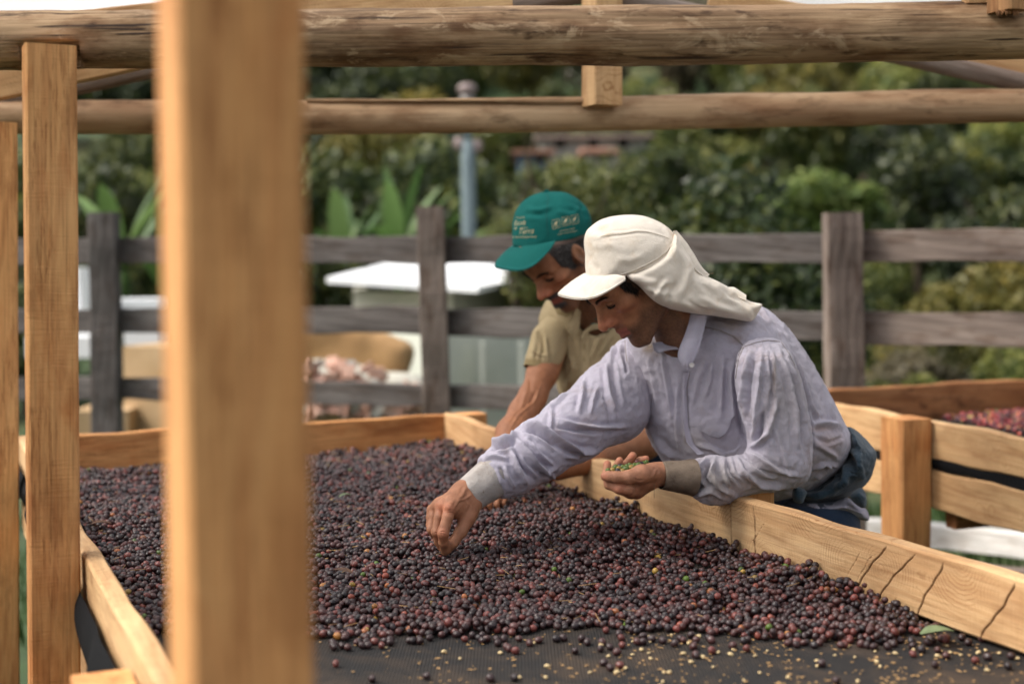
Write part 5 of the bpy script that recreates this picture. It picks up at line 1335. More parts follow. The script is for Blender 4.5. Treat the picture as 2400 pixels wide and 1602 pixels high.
# far sleeve
fs = ch([(1492, 850, 3.30, 66), (1432, 945, 3.22, 88), (1345, 1003, 3.12, 73), (1262, 1056, 3.05, 66), (1195, 1096, 3.0, 60), (1153, 1118, 2.975, 43), (1130, 1135, 2.965, 41)])
fs_str = [
 S6(.009, 7, (1368, 300), (1362, 420), (1378, 600), (1440, 800)), S6(-.006, 7, (1420, 300), (1430, 500), (1470, 700)), S6(.007, 7, (1180, 450), (1155, 600), (1120, 760)), S6(.006, 6, (905, 680), (900, 780), (885, 900)),
 S6(.010, 7, (930, 790), (1100, 840), (1300, 862), (1540, 850)), S6(-.008, 6, (920, 850), (1100, 885), (1300, 900)), S6(.014, 8, (640, 830), (760, 850), (870, 910), (980, 985), (1150, 1060), (1300, 1060)), S6(-.012, 7, (640, 880), (760, 900), (860, 960), (960, 1040)),
 S6(.012, 8, (590, 920), (640, 1020), (740, 1150), (850, 1220), (960, 1205)), S6(-.010, 6, (640, 960), (700, 1060), (790, 1150)), S6(.008, 6, (700, 960), (790, 1080), (930, 1190)), S6(.011, 8, (560, 1050), (610, 1180), (700, 1340)),
 S6(-.010, 6, (600, 1060), (660, 1180), (760, 1300)), S6(.012, 7, (375, 1000), (470, 990), (560, 960), (610, 900)), S6(-.010, 6, (400, 1040), (500, 1030), (570, 1000)), S6(.008, 6, (505, 1170), (535, 1270), (600, 1370)), S6(-.007, 5, (470, 1200), (510, 1300)),
 S6(.006, 6, (330, 1120), (430, 1100), (520, 1120)), S6(.006, 6, (1290, 520), (1240, 640), (1220, 760)), S6(-.005, 4, (1510, 150), (1515, 300), (1530, 420)), S6(.006, 5, (1480, 150), (1470, 260), (1500, 400)), S6(.006, 6, (1430, 170), (1400, 260), (1390, 340)),
 S6(.005, 6, (1040, 560), (930, 660), (860, 720)), S6(.006, 7, (1000, 1100), (1100, 1110), (1230, 1080)), S6(.007, 5, (820, 1220), (900, 1250), (930, 1290)),
]
def f_fs(P):
    d = chain(P, fs, .03); 
    hand_end = at(1147, 1122, 2.972); dirc = at(1153, 1118, 2.975)-hand_end; dirc /= np.linalg.norm(dirc)
    return smax(d, -((P-hand_end)@dirc), .006)
lo, hi = bounds(fs, .12)
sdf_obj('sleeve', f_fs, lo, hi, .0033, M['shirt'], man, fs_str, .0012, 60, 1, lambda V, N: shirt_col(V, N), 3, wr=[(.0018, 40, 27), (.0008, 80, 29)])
# cuffs: bands around the wrists with an open mouth
def cuff(p0, p1, r0, r1, name, colr, parent, th=.0022, flare=.0, n=56, m=14, gap=None, mat=None, ell_=1.0, seed=0, ell_dir=None):
    p0 = np.asarray(p0); p1 = np.asarray(p1); x = p1-p0; L = np.linalg.norm(x); x /= L
    a = np.cross(x, [0, 0, 1]); a /= np.linalg.norm(a); b_ = np.cross(x, a)
    V = []; 
    def ring(t, rad):
        out = []
        for j in range(n):
            an = 2*math.pi*j/n; w = 1+.022*math.sin(an*3+seed+t*2)+.012*math.sin(an*7+t*5+seed)
            out.append(tuple(p0+x*L*t+(a*math.cos(an)+b_*math.sin(an)*ell_)*rad*w))
        return out
    prof = [(t, r0+(r1-r0)*t) for t in np.linspace(0, 1, m)]+[(1.0, r1-th)]+[(t, r0+(r1-r0)*t-th) for t in np.linspace(.98, 0, m)]
    for t, rad in prof: V += ring(t, rad)
    V = np.array(V); V += vnoise(V, 45, seed, 3)[:, None]*.0016
    R = len(prof); F = [(i*n+j, i*n+(j+1) % n, (i+1)*n+(j+1) % n, (i+1)*n+j) for i in range(R-1) for j in range(n)]
    me = pymesh(name, V, F); nn = vnoise(V, 35, seed+1, 3)[:, None]; set_col(me, np.clip(colr*(1+.5*nn), 0, 1)); return new_obj(name, me, parent, mat=mat or M['cuffcloth'])
cuff(at(1163, 1112, 2.978), at(1096, 1161, 2.945), .0455, .0370, 'cuff', np.array([.45, .41, .38]), man, seed=1)
cuff(at(1626, 1118, 2.950), at(1549, 1115, 2.930), .0385, .0290, 'cuff', np.array([.17, .13, .098]), man, seed=4)
# cuff stitching: fine dark line where cuff and sleeve meet
# loose threads hanging from the cuffs
def thread(pts, parent, r_=.0005): 
    return logpole('loose_thread', pts, r_, M['thread'], parent, nseg=5, dx=.004, bumps=0)
thread([at(*Z6(1763, 1275), 2.90), at(*Z6(1757, 1320), 2.90), at(*Z6(1760, 1400), 2.90), at(*Z6(1757, 1450), 2.90)], man)
thread([at(*hz(1000, 740), 2.915), at(*hz(950, 900), 2.91), at(*hz(905, 1030), 2.91)], man)
# collar: stand and leaf as curved cloth strips
def strip(name, A, B, parent, mat, th=.0022, n=24, m=8, bulge=.004, col=LAV, wob=.0008, close=False):
    """cloth patch between two polylines A and B (lists of (px,py,Y)), given thickness"""
    def res(L):
        L = np.array([at(*p) for p in L]); s = np.r_[0, np.cumsum(np.linalg.norm(np.diff(L, axis=0), axis=1))]; s /= s[-1]
        t = np.linspace(0, 1, n); o = np.column_stack([np.interp(t, s, L[:, k]) for k in range(3)])
        for _ in range(2): o[1:-1] = (o[:-2]+2*o[1:-1]+o[2:])/4
        return o
    a, b_ = res(A), res(B); V = np.zeros((n, m, 3))
    for j in range(m):
        t = j/(m-1); V[:, j] = a*(1-t)+b_*t
    nr = np.cross(V[1:, 1:]-V[:-1, :-1], V[:-1, 1:]-V[1:, :-1]).reshape(-1, 3).mean(0); nr /= np.linalg.norm(nr)
    if nr@(CAM-V.reshape(-1, 3).mean(0)) < 0: nr = -nr
    tt = np.sin(np.linspace(0, math.pi, m))
    V = V+nr*(bulge*tt)[None, :, None]; W = V.reshape(-1, 3); W = W+nr*(vnoise(W, 55, len(A), 3)*wob)[:, None]
    back = W-nr*th; VV = np.concatenate([W, back]); F = []; K = n*m
    for i in range(n-1):
        for j in range(m-1):
            q = (i*m+j, (i+1)*m+j, (i+1)*m+j+1, i*m+j+1); F.append(q); F.append(tuple(K+x for x in q[::-1]))
    edge = [i*m for i in range(n)]+[(n-1)*m+j for j in range(1, m)]+[i*m+m-1 for i in range(n-2, -1, -1)]+[j for j in range(m-2, 0, -1)]
    for p, q in zip(edge, edge[1:]+edge[:1]): F.append((p, q, q+K, p+K))
    me = pymesh(name, VV, F)
    if col is not None: set_col(me, np.clip(np.array(col)*(1+.12*vnoise(VV, 40, 3, 3)[:, None]), 0, 1))
    return new_obj(name, me, parent, mat=mat)
def z5(x, y, Y): a = Z5(x, y); return (a[0], a[1], Y)
strip('collar', [z5(612, 150, 3.115), z5(600, 215, 3.10), z5(570, 300, 3.08), z5(535, 380, 3.065), z5(522, 440, 3.06), z5(560, 500, 3.06), z5(590, 520, 3.065)],
      [z5(722, 165, 3.10), z5(705, 245, 3.085), z5(690, 310, 3.075), z5(665, 390, 3.07), z5(650, 430, 3.07), z5(620, 490, 3.07), z5(596, 524, 3.07)], man, M['shirt'], bulge=.009, col=LAV*1.02)
strip('collar', [z5(360, 345, 3.13), z5(372, 390, 3.12), z5(402, 412, 3.115)], [z5(470, 350, 3.14), z5(500, 360, 3.14), z5(535, 384, 3.10)], man, M['shirt'], bulge=.004, col=LAV*.95)
# button placket as a raised strip, pocket with a drooping mouth, two buttons
lathe_b = lambda c, nm: None
def button(px, py, Y, parent, r_=.0055):
    c = at(px, py, Y); d = CAM-c; d /= np.linalg.norm(d)
    Mx = Matrix.Translation(Vector(c)) @ Vector(d).to_track_quat('Z', 'Y').to_matrix().to_4x4()
    V = []; F = []; n = 16; prof = [(r_, -.001), (r_, .0004), (r_*.85, .001), (r_*.7, .0006), (.0001, .0006)]
    for rr, z in prof:
        for j in range(n): V.append((rr*math.cos(j*2*math.pi/n), rr*math.sin(j*2*math.pi/n), z))
    for i in range(len(prof)-1):
        for j in range(n): F.append((i*n+j, i*n+(j+1) % n, (i+1)*n+(j+1) % n, (i+1)*n+j))
    return new_obj('button', pymesh('button', V, F), parent, Mx, M['button'])
# surface lookup for seams and trims
def bvh(o):
    dg = None; me = o.data; W = wmat(o); return BVHTree.FromPolygons([W @ v.co for v in me.vertices], [tuple(p.vertices) for p in me.polygons])
trees_ = {o.name: bvh(o) for o in man.children if o.name.startswith(('shirt_body', 'sleeve'))}
def hit(px, py, names=None, off=.0008, trees=None):
    d = Vector(ray(px, py)).normalized(); best = None
    for k, t in (trees or trees_).items():
        if names and not any(k == n for n in names): continue
        h = t.ray_cast(Vector(CAM), d)
        if h[0] is not None and (best is None or h[3] < best[1]): best = (h[0], h[3])
    if best is None: return None
    p = best[0]-d*off; return np.array(p)
def seam(pts, parent, r_=.0009, mat=None, name='seam', names=None, off=.0004, trees=None, dx=.004, zig=0):
    P = []
    pts = np.array(pts, float)
    for a, b_ in zip(pts[:-1], pts[1:]):
        n = max(2, int(np.linalg.norm(b_-a)/3))
        for i in range(n):
            q = a+(b_-a)*i/n; h = hit(q[0], q[1]+(zig*((len(P) % 2)*2-1)), names, off, trees)
            if h is not None: P.append(h)
    if len(P) < 3: return
    P = np.array(P); k = len(P); V = []; F = []; n = 6
    for i in range(k):
        t = P[min(i+1, k-1)]-P[max(i-1, 0)]; t /= np.linalg.norm(t)+1e-9
        a = np.cross(t, [.2, .3, .9]); a /= np.linalg.norm(a); b2 = np.cross(t, a)
        for j in range(n): an = j*2*math.pi/n; V.append(tuple(P[i]+(a*math.cos(an)+b2*math.sin(an))*r_))
    for i in range(k-1):
        for j in range(n): F.append((i*n+j, i*n+(j+1) % n, (i+1)*n+(j+1) % n, (i+1)*n+j))
    return new_obj(name, pymesh(name, V, F), parent, mat=mat or M['seam'])
seam([Z5(705, 240), Z5(800, 262), Z5(890, 300), Z5(930, 335), Z5(965, 368)], man)
seam([Z5(965, 368), Z5(1040, 342), Z5(1120, 328), Z5(1205, 338)], man)
seam([Z5(958, 378), Z5(930, 440), Z5(915, 520), Z5(906, 590)], man, zig=.8)
seam([Z5(948, 372), Z5(922, 436), Z5(906, 512)], man, zig=.8)
seam([Z5(182, 330), Z5(186, 400), Z5(196, 480)], man, zig=.8)
seam([Z5(608, 530), Z5(588, 640), Z5(590, 760), Z5(602, 930), Z5(640, 1020), Z5(700, 1075)], man, r_=.0007)
seam([Z5(1205, 338), Z5(1260, 420), Z5(1300, 500)], man, r_=.0006)
button(*Z5(620, 491), 3.055, man)
pkA = [Z5(680, 925), Z5(700, 930), Z5(735, 955), Z5(800, 966), Z5(840, 940), Z5(870, 890), Z5(880, 840), Z5(905, 818)]
pocket_edge = []
for x, y in pkA:
    h = hit(x, y, None, .006)
    if h is not None: pocket_edge.append(h)
pkB = [Z5(690, 960), Z5(730, 1000), Z5(780, 1040), Z5(840, 1070), Z5(900, 1060), Z5(940, 1020), Z5(950, 960), Z5(940, 880)]
def strip_h(name, A, B, parent, mat, offA=.007, offB=.001, col=LAV, names=None, th=.0018, m=8, trees=None):
    n = 26
    def res(L):
        L = np.array(L, float); s = np.r_[0, np.cumsum(np.linalg.norm(np.diff(L, axis=0), axis=1))]; s /= s[-1]; t = np.linspace(0, 1, n)
        return np.column_stack([np.interp(t, s, L[:, k]) for k in range(2)])
    a, b_ = res(A), res(B); V = []
    for i in range(n):
        for j in range(m):
            t = j/(m-1); q = a[i]*(1-t)+b_[i]*t; h = hit(q[0], q[1], names, offA*(1-t)**1.5+offB, trees); V.append(h if h is not None else (V[-1] if V else np.array(at(q[0], q[1], 3.05))))
    V = np.array(V); Vg_ = V.reshape(n, m, 3).copy()
    for _ in range(2): Vg_[1:-1, :, 1] = (Vg_[:-2, :, 1]+2*Vg_[1:-1, :, 1]+Vg_[2:, :, 1])/4
    W = Vg_.reshape(-1, 3); d = CAM-W; d /= np.linalg.norm(d, axis=1)[:, None]; back = W-d*th
    VV = np.concatenate([W, back]); K = n*m; F = []
    for i in range(n-1):
        for j in range(m-1):
            q = (i*m+j, (i+1)*m+j, (i+1)*m+j+1, i*m+j+1); F.append(q); F.append(tuple(K+x for x in q[::-1]))
    edge = [i*m for i in range(n)]+[(n-1)*m+j for j in range(1, m)]+[i*m+m-1 for i in range(n-2, -1, -1)]+[j for j in range(m-2, 0, -1)]
    for p, q in zip(edge, edge[1:]+edge[:1]): F.append((p, q, q+K, p+K))
    me = pymesh(name, VV, F); set_col(me, np.clip(np.array(col)*(1+.12*vnoise(VV, 40, 3, 3)[:, None]), 0, 1)); return new_obj(name, me, parent, mat=mat)
strip_h('pocket', pkA, pkB, man, M['shirt'], .015, .001, LAV*.9)
strip_h('placket', [Z5(560, 530), Z5(552, 640), Z5(556, 760), Z5(566, 900), Z5(585, 1000), Z5(660, 1080)], [Z5(606, 530), Z5(586, 640), Z5(590, 760), Z5(600, 900), Z5(630, 1000), Z5(700, 1070)], man, M['shirt'], .0025, .0025, LAV*1.0, m=5)
seam([Z6(1763, 1275), Z6(1763, 1270)], man)

# ---- hat
def Z1(x, y): return (1100+x*.34057, 400+y*.34057)
def Z3(x, y): return (1280+x*.22951, 480+y*.22951)
ycr = HC[1]
hatcut = lambda P: ((P-at(1410, 646, 3.05))@((lambda n_: n_/np.linalg.norm(n_))(np.cross(at(1452, 644, 3.02)-at(1372, 644, 3.06), np.array([.25, -1.0, .0])))))
_s = np.sign(hatcut(np.array([at(1450, 560, 3.08)])))[0]
def f_crown(P):
    d = inflate(P, crown_p, ycr, .090, .092)
    q = proj(P); yl = np.interp(q[:, 0], [1360, 1372, 1408, 1454, 1510, 1560, 1600], [646, 650, 656, 651, 632, 624, 640])
    return smax(d, (q[:, 1]-yl)*P[:, 1]/FPX*1.0, .003)
hs = [S5(0, 5, (0, 0), (1, 1))]
def S3(amp, w, *p): return (amp, w, [Z3(*x) for x in p])
def S1(amp, w, *p): return (amp, w, [Z1(*x) for x in p])
hat_str = [S1(.0012, 3, (860, 470), (980, 430), (1080, 425), (1150, 415), (1240, 420), (1340, 450), (1390, 490)), S1(-.0008, 3, (900, 465), (1060, 440), (1150, 428), (1250, 432)), S3(.0015, 8, (420, 350), (520, 320), (700, 300)),
           S1(.0012, 9, (830, 500), (900, 520), (1000, 500)), S1(-.002, 8, (820, 560), (840, 640), (900, 700)), S1(.002, 8, (1000, 600), (1100, 620), (1200, 580)), S1(.0025, 5, (1330, 380), (1370, 430), (1400, 500))]
hat_o = sdf_obj('hat_crown', f_crown, HC-.17, HC+.17, .0026, M['hat'], man, hat_str, .0012, 26, 2)
# stitched crown seam and band
htree = {'hat': bvh(hat_o)}
seam([Z1(905, 452), Z1(1000, 440), Z1(1080, 432), Z1(1150, 416), Z1(1210, 418), Z1(1300, 440), Z1(1385, 470)], man, r_=.00055, mat=M['hatseam'], trees=htree, off=.0002, name='crown_seam')
seam([Z3(403, 726), Z3(480, 738), Z3(560, 735), Z3(640, 722), Z3(705, 712)], man, r_=.0008, mat=M['hatseam'], trees=htree, off=.0003, name='band_seam')
# brim
def brim(name, inner, outer, parent, mat, th, droop=.0, n=30, m=10, mid=None, cupz=0):
    def res(L):
        L = np.array([at(*p) for p in L]); s = np.r_[0, np.cumsum(np.linalg.norm(np.diff(L, axis=0), axis=1))]; s /= s[-1]; t = np.linspace(0, 1, n)
        o = np.column_stack([np.interp(t, s, L[:, k]) for k in range(3)])
        for _ in range(3): o[1:-1] = (o[:-2]+2*o[1:-1]+o[2:])/4
        return o
    a, b_ = res(inner), res(outer); V = np.zeros((n, m, 3))
    for j in range(m):
        t = j/(m-1); V[:, j] = a*(1-t)+b_*t; V[:, j, 2] += cupz*math.sin(math.pi*t)
    W = V.reshape(-1, 3); K = n*m; off = np.array([0, .15, -1.0])*th; VV = np.concatenate([W, W+off]); F = []
    for i in range(n-1):
        for j in range(m-1):
            q = (i*m+j, (i+1)*m+j, (i+1)*m+j+1, i*m+j+1); F.append(q); F.append(tuple(K+x for x in q[::-1]))
    edge = [i*m for i in range(n)]+[(n-1)*m+j for j in range(1, m)]+[i*m+m-1 for i in range(n-2, -1, -1)]+[j for j in range(m-2, 0, -1)]
    for p, q in zip(edge, edge[1:]+edge[:1]): F.append((p, q, q+K, p+K))
    return new_obj(name, pymesh(name, VV, F), parent, mat=mat)
brim('hat_brim', [(1380, 638, 3.12), (1375, 640, 3.09), (1380, 643, 3.06), (1396, 645, 3.03), (1420, 645, 3.005), (1445, 641, 2.992), (1464, 648, 2.985)],
     [(1352, 654, 3.13), (1322, 672, 3.12), (1304, 688, 3.085), (1314, 692, 3.05), (1340, 698, 3.01), (1367, 700, 2.99), (1392, 697, 2.975), (1420, 684, 2.97), (1445, 669, 2.972), (1466, 654, 2.982)], man, M['hat'], .0028, cupz=.004)
# neck flap
flap_p = smooth_poly([(1456, 643), (1510, 620), (1553, 593), (1572, 565), (1584, 545), (1598, 566), (1618, 596), (1634, 630), (1660, 648), (1700, 668), (1747, 701), (1784, 711), (1788, 714), (1776, 735), (1760, 753), (1713, 747), (1652, 737), (1611, 732), (1556, 720), (1519, 700), (1492, 673), (1466, 654)], 3)
yc_f = lambda q: HC[1]+.00008*(q[:, 0]-1480)
T_f = lambda q: np.clip(.097-.00019*np.clip(q[:, 0]-1540, 0, 300), .050, .1)
flap_str = [S1(.0060, 6, (1370, 745), (1320, 800), (1290, 850), (1280, 890)), S1(-.0055, 7, (1430, 760), (1380, 850), (1370, 930)), S1(.005, 9, (1500, 560), (1520, 680), (1480, 800), (1430, 900)), S1(-.004, 8, (1560, 700), (1620, 800), (1720, 880)),
            S1(.005, 7, (1640, 730), (1720, 790), (1830, 850), (1950, 910)), S1(.004, 8, (1100, 730), (1200, 760), (1300, 780)), S1(-.004, 5, (1740, 800), (1800, 860), (1890, 895)), S1(.005, 7, (1560, 860), (1700, 930), (1850, 980)), S1(.003, 5, (1920, 940), (1940, 990), (1930, 1030)), S1(-.004, 6, (1480, 880), (1600, 960), (1750, 1000)), S1(.0035, 7, (1200, 800), (1320, 850), (1420, 840))]
flap_o = sdf_obj('neck_flap', lambda P: smax(inflate(P, flap_p, yc_f, T_f, .020), -(ell(toH(P, O1, H1), (-.01, 0, -.03), (.1, .07, .09))), .006), (.17, 2.88, 1.33), (.62, 3.30, 1.66), .0030, M['hat'], man, flap_str, .0016, 24, 2)
ftree = {'flap': bvh(flap_o), 'hat': htree['hat']}
seam([Z1(1040, 716), Z1(1120, 690), Z1(1210, 650), Z1(1300, 600), Z1(1360, 550), Z1(1400, 490), Z1(1408, 440)], man, r_=.0011, mat=M['hat'], trees=ftree, off=.0006, name='flap_piping')
seam([Z1(1040, 724), Z1(1120, 700), Z1(1210, 660), Z1(1300, 610), Z1(1364, 558), Z1(1408, 495)], man, r_=.0005, mat=M['hatseam'], trees=ftree, off=.0004, name='flap_seam')
# curled strap standing off the back of the flap
strip('flap_strap', [(1579, 541, 3.06), (1590, 560, 3.05), (1601, 590, 3.045), (1616, 614, 3.045), (1632, 634, 3.05), (1655, 652, 3.06)], [(1584, 547, 3.09), (1612, 572, 3.08), (1628, 596, 3.075), (1638, 616, 3.07), (1650, 634, 3.075), (1659, 642, 3.08)], man, M['hat'], th=.002, bulge=.006, col=None)
strip('flap_fold', [(1690, 672, 3.10), (1720, 672, 3.10), (1745, 690, 3.10)], [(1700, 686, 3.07), (1722, 694, 3.07), (1748, 704, 3.07)], man, M['hat'], th=.002, bulge=.006, col=None)
thread([at(1655, 641, 3.06), at(1664, 643, 3.06), at(1672, 640, 3.06)], man, .0004)
thread([at(1580, 549, 3.05), at(1579, 543, 3.05), at(1581, 539, 3.05)], man, .0004)
# ---- fleece tied round the waist
def Z7(x, y): return (1800+x*.19139, 960+y*.19139)
def S7(amp, w, *p): return (amp, w, [Z7(*x) for x in p])
fl1 = smooth_poly([(1985, 1000), (2010, 1012), (2036, 1036), (2052, 1062), (2050, 1090), (2040, 1120), (2020, 1142), (1985, 1165), (1950, 1176), (1900, 1182), (1880, 1176), (1862, 1160), (1868, 1146), (1900, 1140), (1940, 1120), (1975, 1085), (1992, 1050)], 3)
fls = [S7(.012, 8, (960, 640), (960, 760), (940, 880), (800, 980)), S7(-.010, 7, (1020, 560), (1060, 720), (1040, 880)), S7(.012, 9, (1050, 330), (1020, 460), (1100, 620), (1180, 760), (1150, 880)), S7(-.012, 6, (1120, 620), (1180, 720), (1200, 850)),
       S7(.010, 10, (1280, 460), (1290, 560), (1240, 720)), S7(-.008, 6, (1000, 520), (1080, 600), (1160, 800)), S7(.008, 7, (880, 740), (820, 860), (640, 980)), S7(-.008, 6, (820, 800), (740, 900), (560, 990)), S7(.008, 6, (500, 1060), (700, 1040), (860, 1020))]
sdf_obj('fleece', lambda P: inflate(P, fl1, lambda q: 3.32+0*q[:, 0], .20, .07), (.52, 3.08, .88), (.92, 3.56, 1.2), .0045, M['fleece'], man, fls, .0035, 45, 1)
fl2 = smooth_poly([(1992, 1160), (2018, 1142), (2030, 1160), (2030, 1185), (2020, 1190), (2000, 1176)], 3)
sdf_obj('fleece_end', lambda P: inflate(P, fl2, 3.17, .04, .02), (.72, 3.1, .92), (.84, 3.24, 1.02), .003, M['fleece'], man, [S7(.004, 6, (1080, 1020), (1150, 1060), (1200, 1100))], .002, 50, 1)
fl3 = smooth_poly([(1862, 1140), (1890, 1150), (1888, 1165), (1880, 1180), (1858, 1172)], 3)
sdf_obj('fleece_end', lambda P: inflate(P, fl3, 3.09, .03, .015), (.57, 3.04, .94), (.68, 3.14, 1.02), .003, M['fleece'], man, None, .002, 50, 1)
# shirt tail and jeans
tail = smooth_poly([(1880, 1180), (1900, 1176), (1950, 1176), (1985, 1165), (2010, 1182), (2030, 1192), (2038, 1214), (2034, 1222), (2000, 1214), (1960, 1208), (1900, 1200)], 3)
sdf_obj('shirt_tail', lambda P: inflate(P, tail, 3.30, .17, .045), (.58, 3.08, .88), (.90, 3.52, 1.02), .004, M['shirt'], man,
        [S7(.006, 5, (480, 1180), (560, 1170), (640, 1240)), S7(-.006, 4, (640, 1160), (700, 1230), (860, 1260)), S7(.006, 5, (700, 1280), (860, 1260), (1000, 1290), (1200, 1340)), S7(-.004, 3, (880, 1280), (1000, 1310), (1200, 1350))], .0012, 60, 1, lambda V, N: np.tile(LAV*.9, (len(V), 1)))
hipc = at(1955, 1215, 3.32)
jl = [[(hipc+np.array([-.05, -.07, .0]), .095), (hipc+np.array([-.06, -.08, -.12]), .095), (np.array([kn[0]-.02, 3.22, .48]), .080), (np.array([kn[0]+.07, 3.25, .10]), .065)], [(hipc+np.array([-.04, .09, .0]), .095), (hipc+np.array([-.04, .1, -.12]), .095), (np.array([kn[0]+.02, 3.48, .48]), .080), (np.array([kn[0]+.11, 3.5, .10]), .065)]]
sdf_obj('jeans', lambda P: smax(capsules(P, jl, .03), P[:, 2]-(onz(1960, 1212, .93)[2]), .01), (.3, 2.95, .03), (1.2, 3.85, 1.0), .012, M['jeans'], man, None, .004, 14, 1)
def boots(pts, parent):
    for (x, y) in pts:
        s = [[(np.array([x, y, .10]), .055), (np.array([x-.02, y, .05]), .048)], [(np.array([x+.02, y, .045]), .042), (np.array([x-.10, y-.01, .045]), .042), (np.array([x-.19, y-.015, .035]), .034)]]
        sdf_obj('boot', lambda P: smax(capsules(P, s, .03), -(P[:, 2]-.003), .004), (x-.28, y-.1, -.02), (x+.12, y+.1, .18), .008, M['boot'], parent)
boots([(kn[0]+.07, 3.25), (kn[0]+.11, 3.5)], man)

# ======================= man in the green cap
O2, H2 = head_frame(at(1302, 594, 3.78), R_(40), R_(46))
man2 = empty('person', (at(1380, 800, 4.0)[0], 4.1, 0)); tag(man2, 'man in green cap and khaki polo shirt bending behind the man in the hat', 'person')
neck2 = [(O2+H2.T@np.array([-.035, 0, -.05]), .053), (at(1395, 712, 3.92), .056), (at(1410, 790, 4.01), .07)]
cp_p = smooth_poly([(1201, 570), (1200, 541), (1202, 517), (1209, 493), (1225, 472), (1247, 458), (1274, 450), (1318, 450), (1342, 458), (1362, 472), (1376, 488), (1385, 508), (1386, 530), (1375, 580), (1350, 630), (1290, 640), (1220, 620), (1203, 595)], 4)
def f_head2(P):
    d = inhat(P, head_sdf(toH(P, O2, H2)), None, lambda P: inflate(P, cp_p, 3.785, .092, .092), ([1195, 1201, 1220, 1259, 1308, 1340, 1369, 1390], [577, 581, 582, 579, 571, 564, 554, 547]))
    return smin(d, chain(P, neck2, .02), .02)
Vh, Fh = net(f_head2, np.minimum(O2-.19, at(1400, 830, 3.98)-.05), np.maximum(O2+.19, at(1400, 800, 3.98)+.1), .0025, 1)
Qh = toH(Vh, O2, H2); Ch = head_cols(Qh, 1.0, SK*.92, scalpm=mk2, hairc=(.065, .058, .054))
gt = np.clip(1-np.linalg.norm((np.column_stack([Qh[:, 0], np.abs(Qh[:, 1]), Qh[:, 2]])-[.078, 0, -.100])/[.03, .024, .018], axis=1)*.8, 0, 1)
Ch = Ch*(1-gt[:, None]*.8)+np.array([.02, .015, .012])*gt[:, None]*.8
arm_r = ch([(1305, 795, 3.95, 36), (1272, 872, 3.90, 35), (1248, 930, 3.86, 31), (1228, 965, 3.83, 33), (1200, 1015, 3.76, 36), (1182, 1080, 3.66, 26), (1168, 1135, 3.56, 21)])
hnd = [[*ch([(1168, 1135, 3.56, 19), (1166, 1150, 3.52, 14)])], [*ch([(1158, 1150, 3.51, 11), (1176, 1150, 3.52, 11)])]]
fing2 = [ch([(1150, 1152, 3.50, 7.5), (1139, 1164, 3.465, 7), (1132, 1178, 3.455, 6), (1136, 1188, 3.455, 5.2)]), ch([(1160, 1154, 3.50, 7.5), (1152, 1168, 3.46, 7), (1147, 1182, 3.45, 6.2), (1151, 1192, 3.45, 5.2)]),
         ch([(1171, 1154, 3.50, 7.5), (1168, 1168, 3.46, 7), (1164, 1182, 3.45, 6.2), (1168, 1191, 3.45, 5.2)]), ch([(1182, 1152, 3.51, 7), (1183, 1165, 3.475, 6.4), (1180, 1178, 3.46, 5.6), (1183, 1187, 3.46, 4.8)])]
arm_l = ch([(1620, 850, 3.95, 50), (1600, 990, 3.86, 44), (1500, 1035, 3.74, 44), (1400, 1070, 3.66, 38), (1310, 1098, 3.60, 26)])
hl2 = [[*ch([(1310, 1098, 3.60, 24), (1268, 1112, 3.56, 22)])]]+[[*ch([(1270, 1106+5*k, 3.56+.012*k, 9), (1235, 1112+5*k, 3.53+.012*k, 8), (1212, 1124+4*k, 3.51+.012*k, 7)])] for k in range(-1, 3)]
def f_arm2(P):
    d = chain(P, arm_r, .02); d = smin(d, capsules(P, hnd, .005), .01)
    for f_ in fing2: d = smin(d, chain(P, f_, .003), .0022)
    return d
lo, hi = bounds(arm_r+[p for s in hnd+fing2 for p in s], .06); Va, Fa = net(f_arm2, lo, hi, .0024, 1)
Na = vnormals(Va, Fa); Va = Va+Na*(stroke_disp(Va, Na, [(.003, 5, [Z6(700, 400), Z6(690, 560), Z6(640, 720)]), (.002, 3, [Z6(820, 480), Z6(760, 640), Z6(620, 760), Z6(540, 900)]), (-.003, 5, [Z6(760, 560), Z6(720, 680)])])+.001*vnoise(Va, 40, 3, 3))[:, None]
Ca = skin_noise_col(Va, SK*np.array([1.0, .95, .9]), ())
def f_arm3(P):
    return smin(chain(P, arm_l, .02), capsules(P, hl2, .005), .01)
lo, hi = bounds(arm_l+[p for s in hl2 for p in s], .08); Vb, Fb = net(f_arm3, lo, hi, .004, 1); Cb = skin_noise_col(Vb, SK*.95)
core2 = [ch([(1420, 790, 4.03, 55), (1470, 900, 4.08, 80), (1510, 1060, 4.12, 80)])]
k2 = at(1500, 1060, 4.12)
core2 += [[(k2+np.array([-.09, 0, -.05]), .09), (np.array([k2[0]-.1, 4.1, .48]), .06), (np.array([k2[0]-.1, 4.16, .1]), .045)], [(k2+np.array([.09, 0, -.05]), .09), (np.array([k2[0]+.1, 4.1, .48]), .06), (np.array([k2[0]+.1, 4.16, .1]), .045)]]
Vc, Fc = net(lambda P: capsules(P, core2, .03), (-.1, 3.8, 0), (.9, 4.4, 1.5), .016, 2)
join_nets([(Vh, Fh, Ch), (Va, Fa, Ca), (Vb, Fb, Cb), (Vc, Fc, np.tile(SK, (len(Vc), 1)))], 'body', M['skin'], man2)
brow(man2, O2, H2, M['hair'], 5, 520); lashes(man2, O2, H2, 4)
scalp('hair', man2, O2, H2, M['greyhair'], 6, 6500, mk2, (.006, .011), .0008, edge=E2_)
def mk3(P, r): return (P[:, 0] > .06) & (np.abs(P[:, 1]) < .026) & (P[:, 2] < -.054) & (P[:, 2] > -.066)
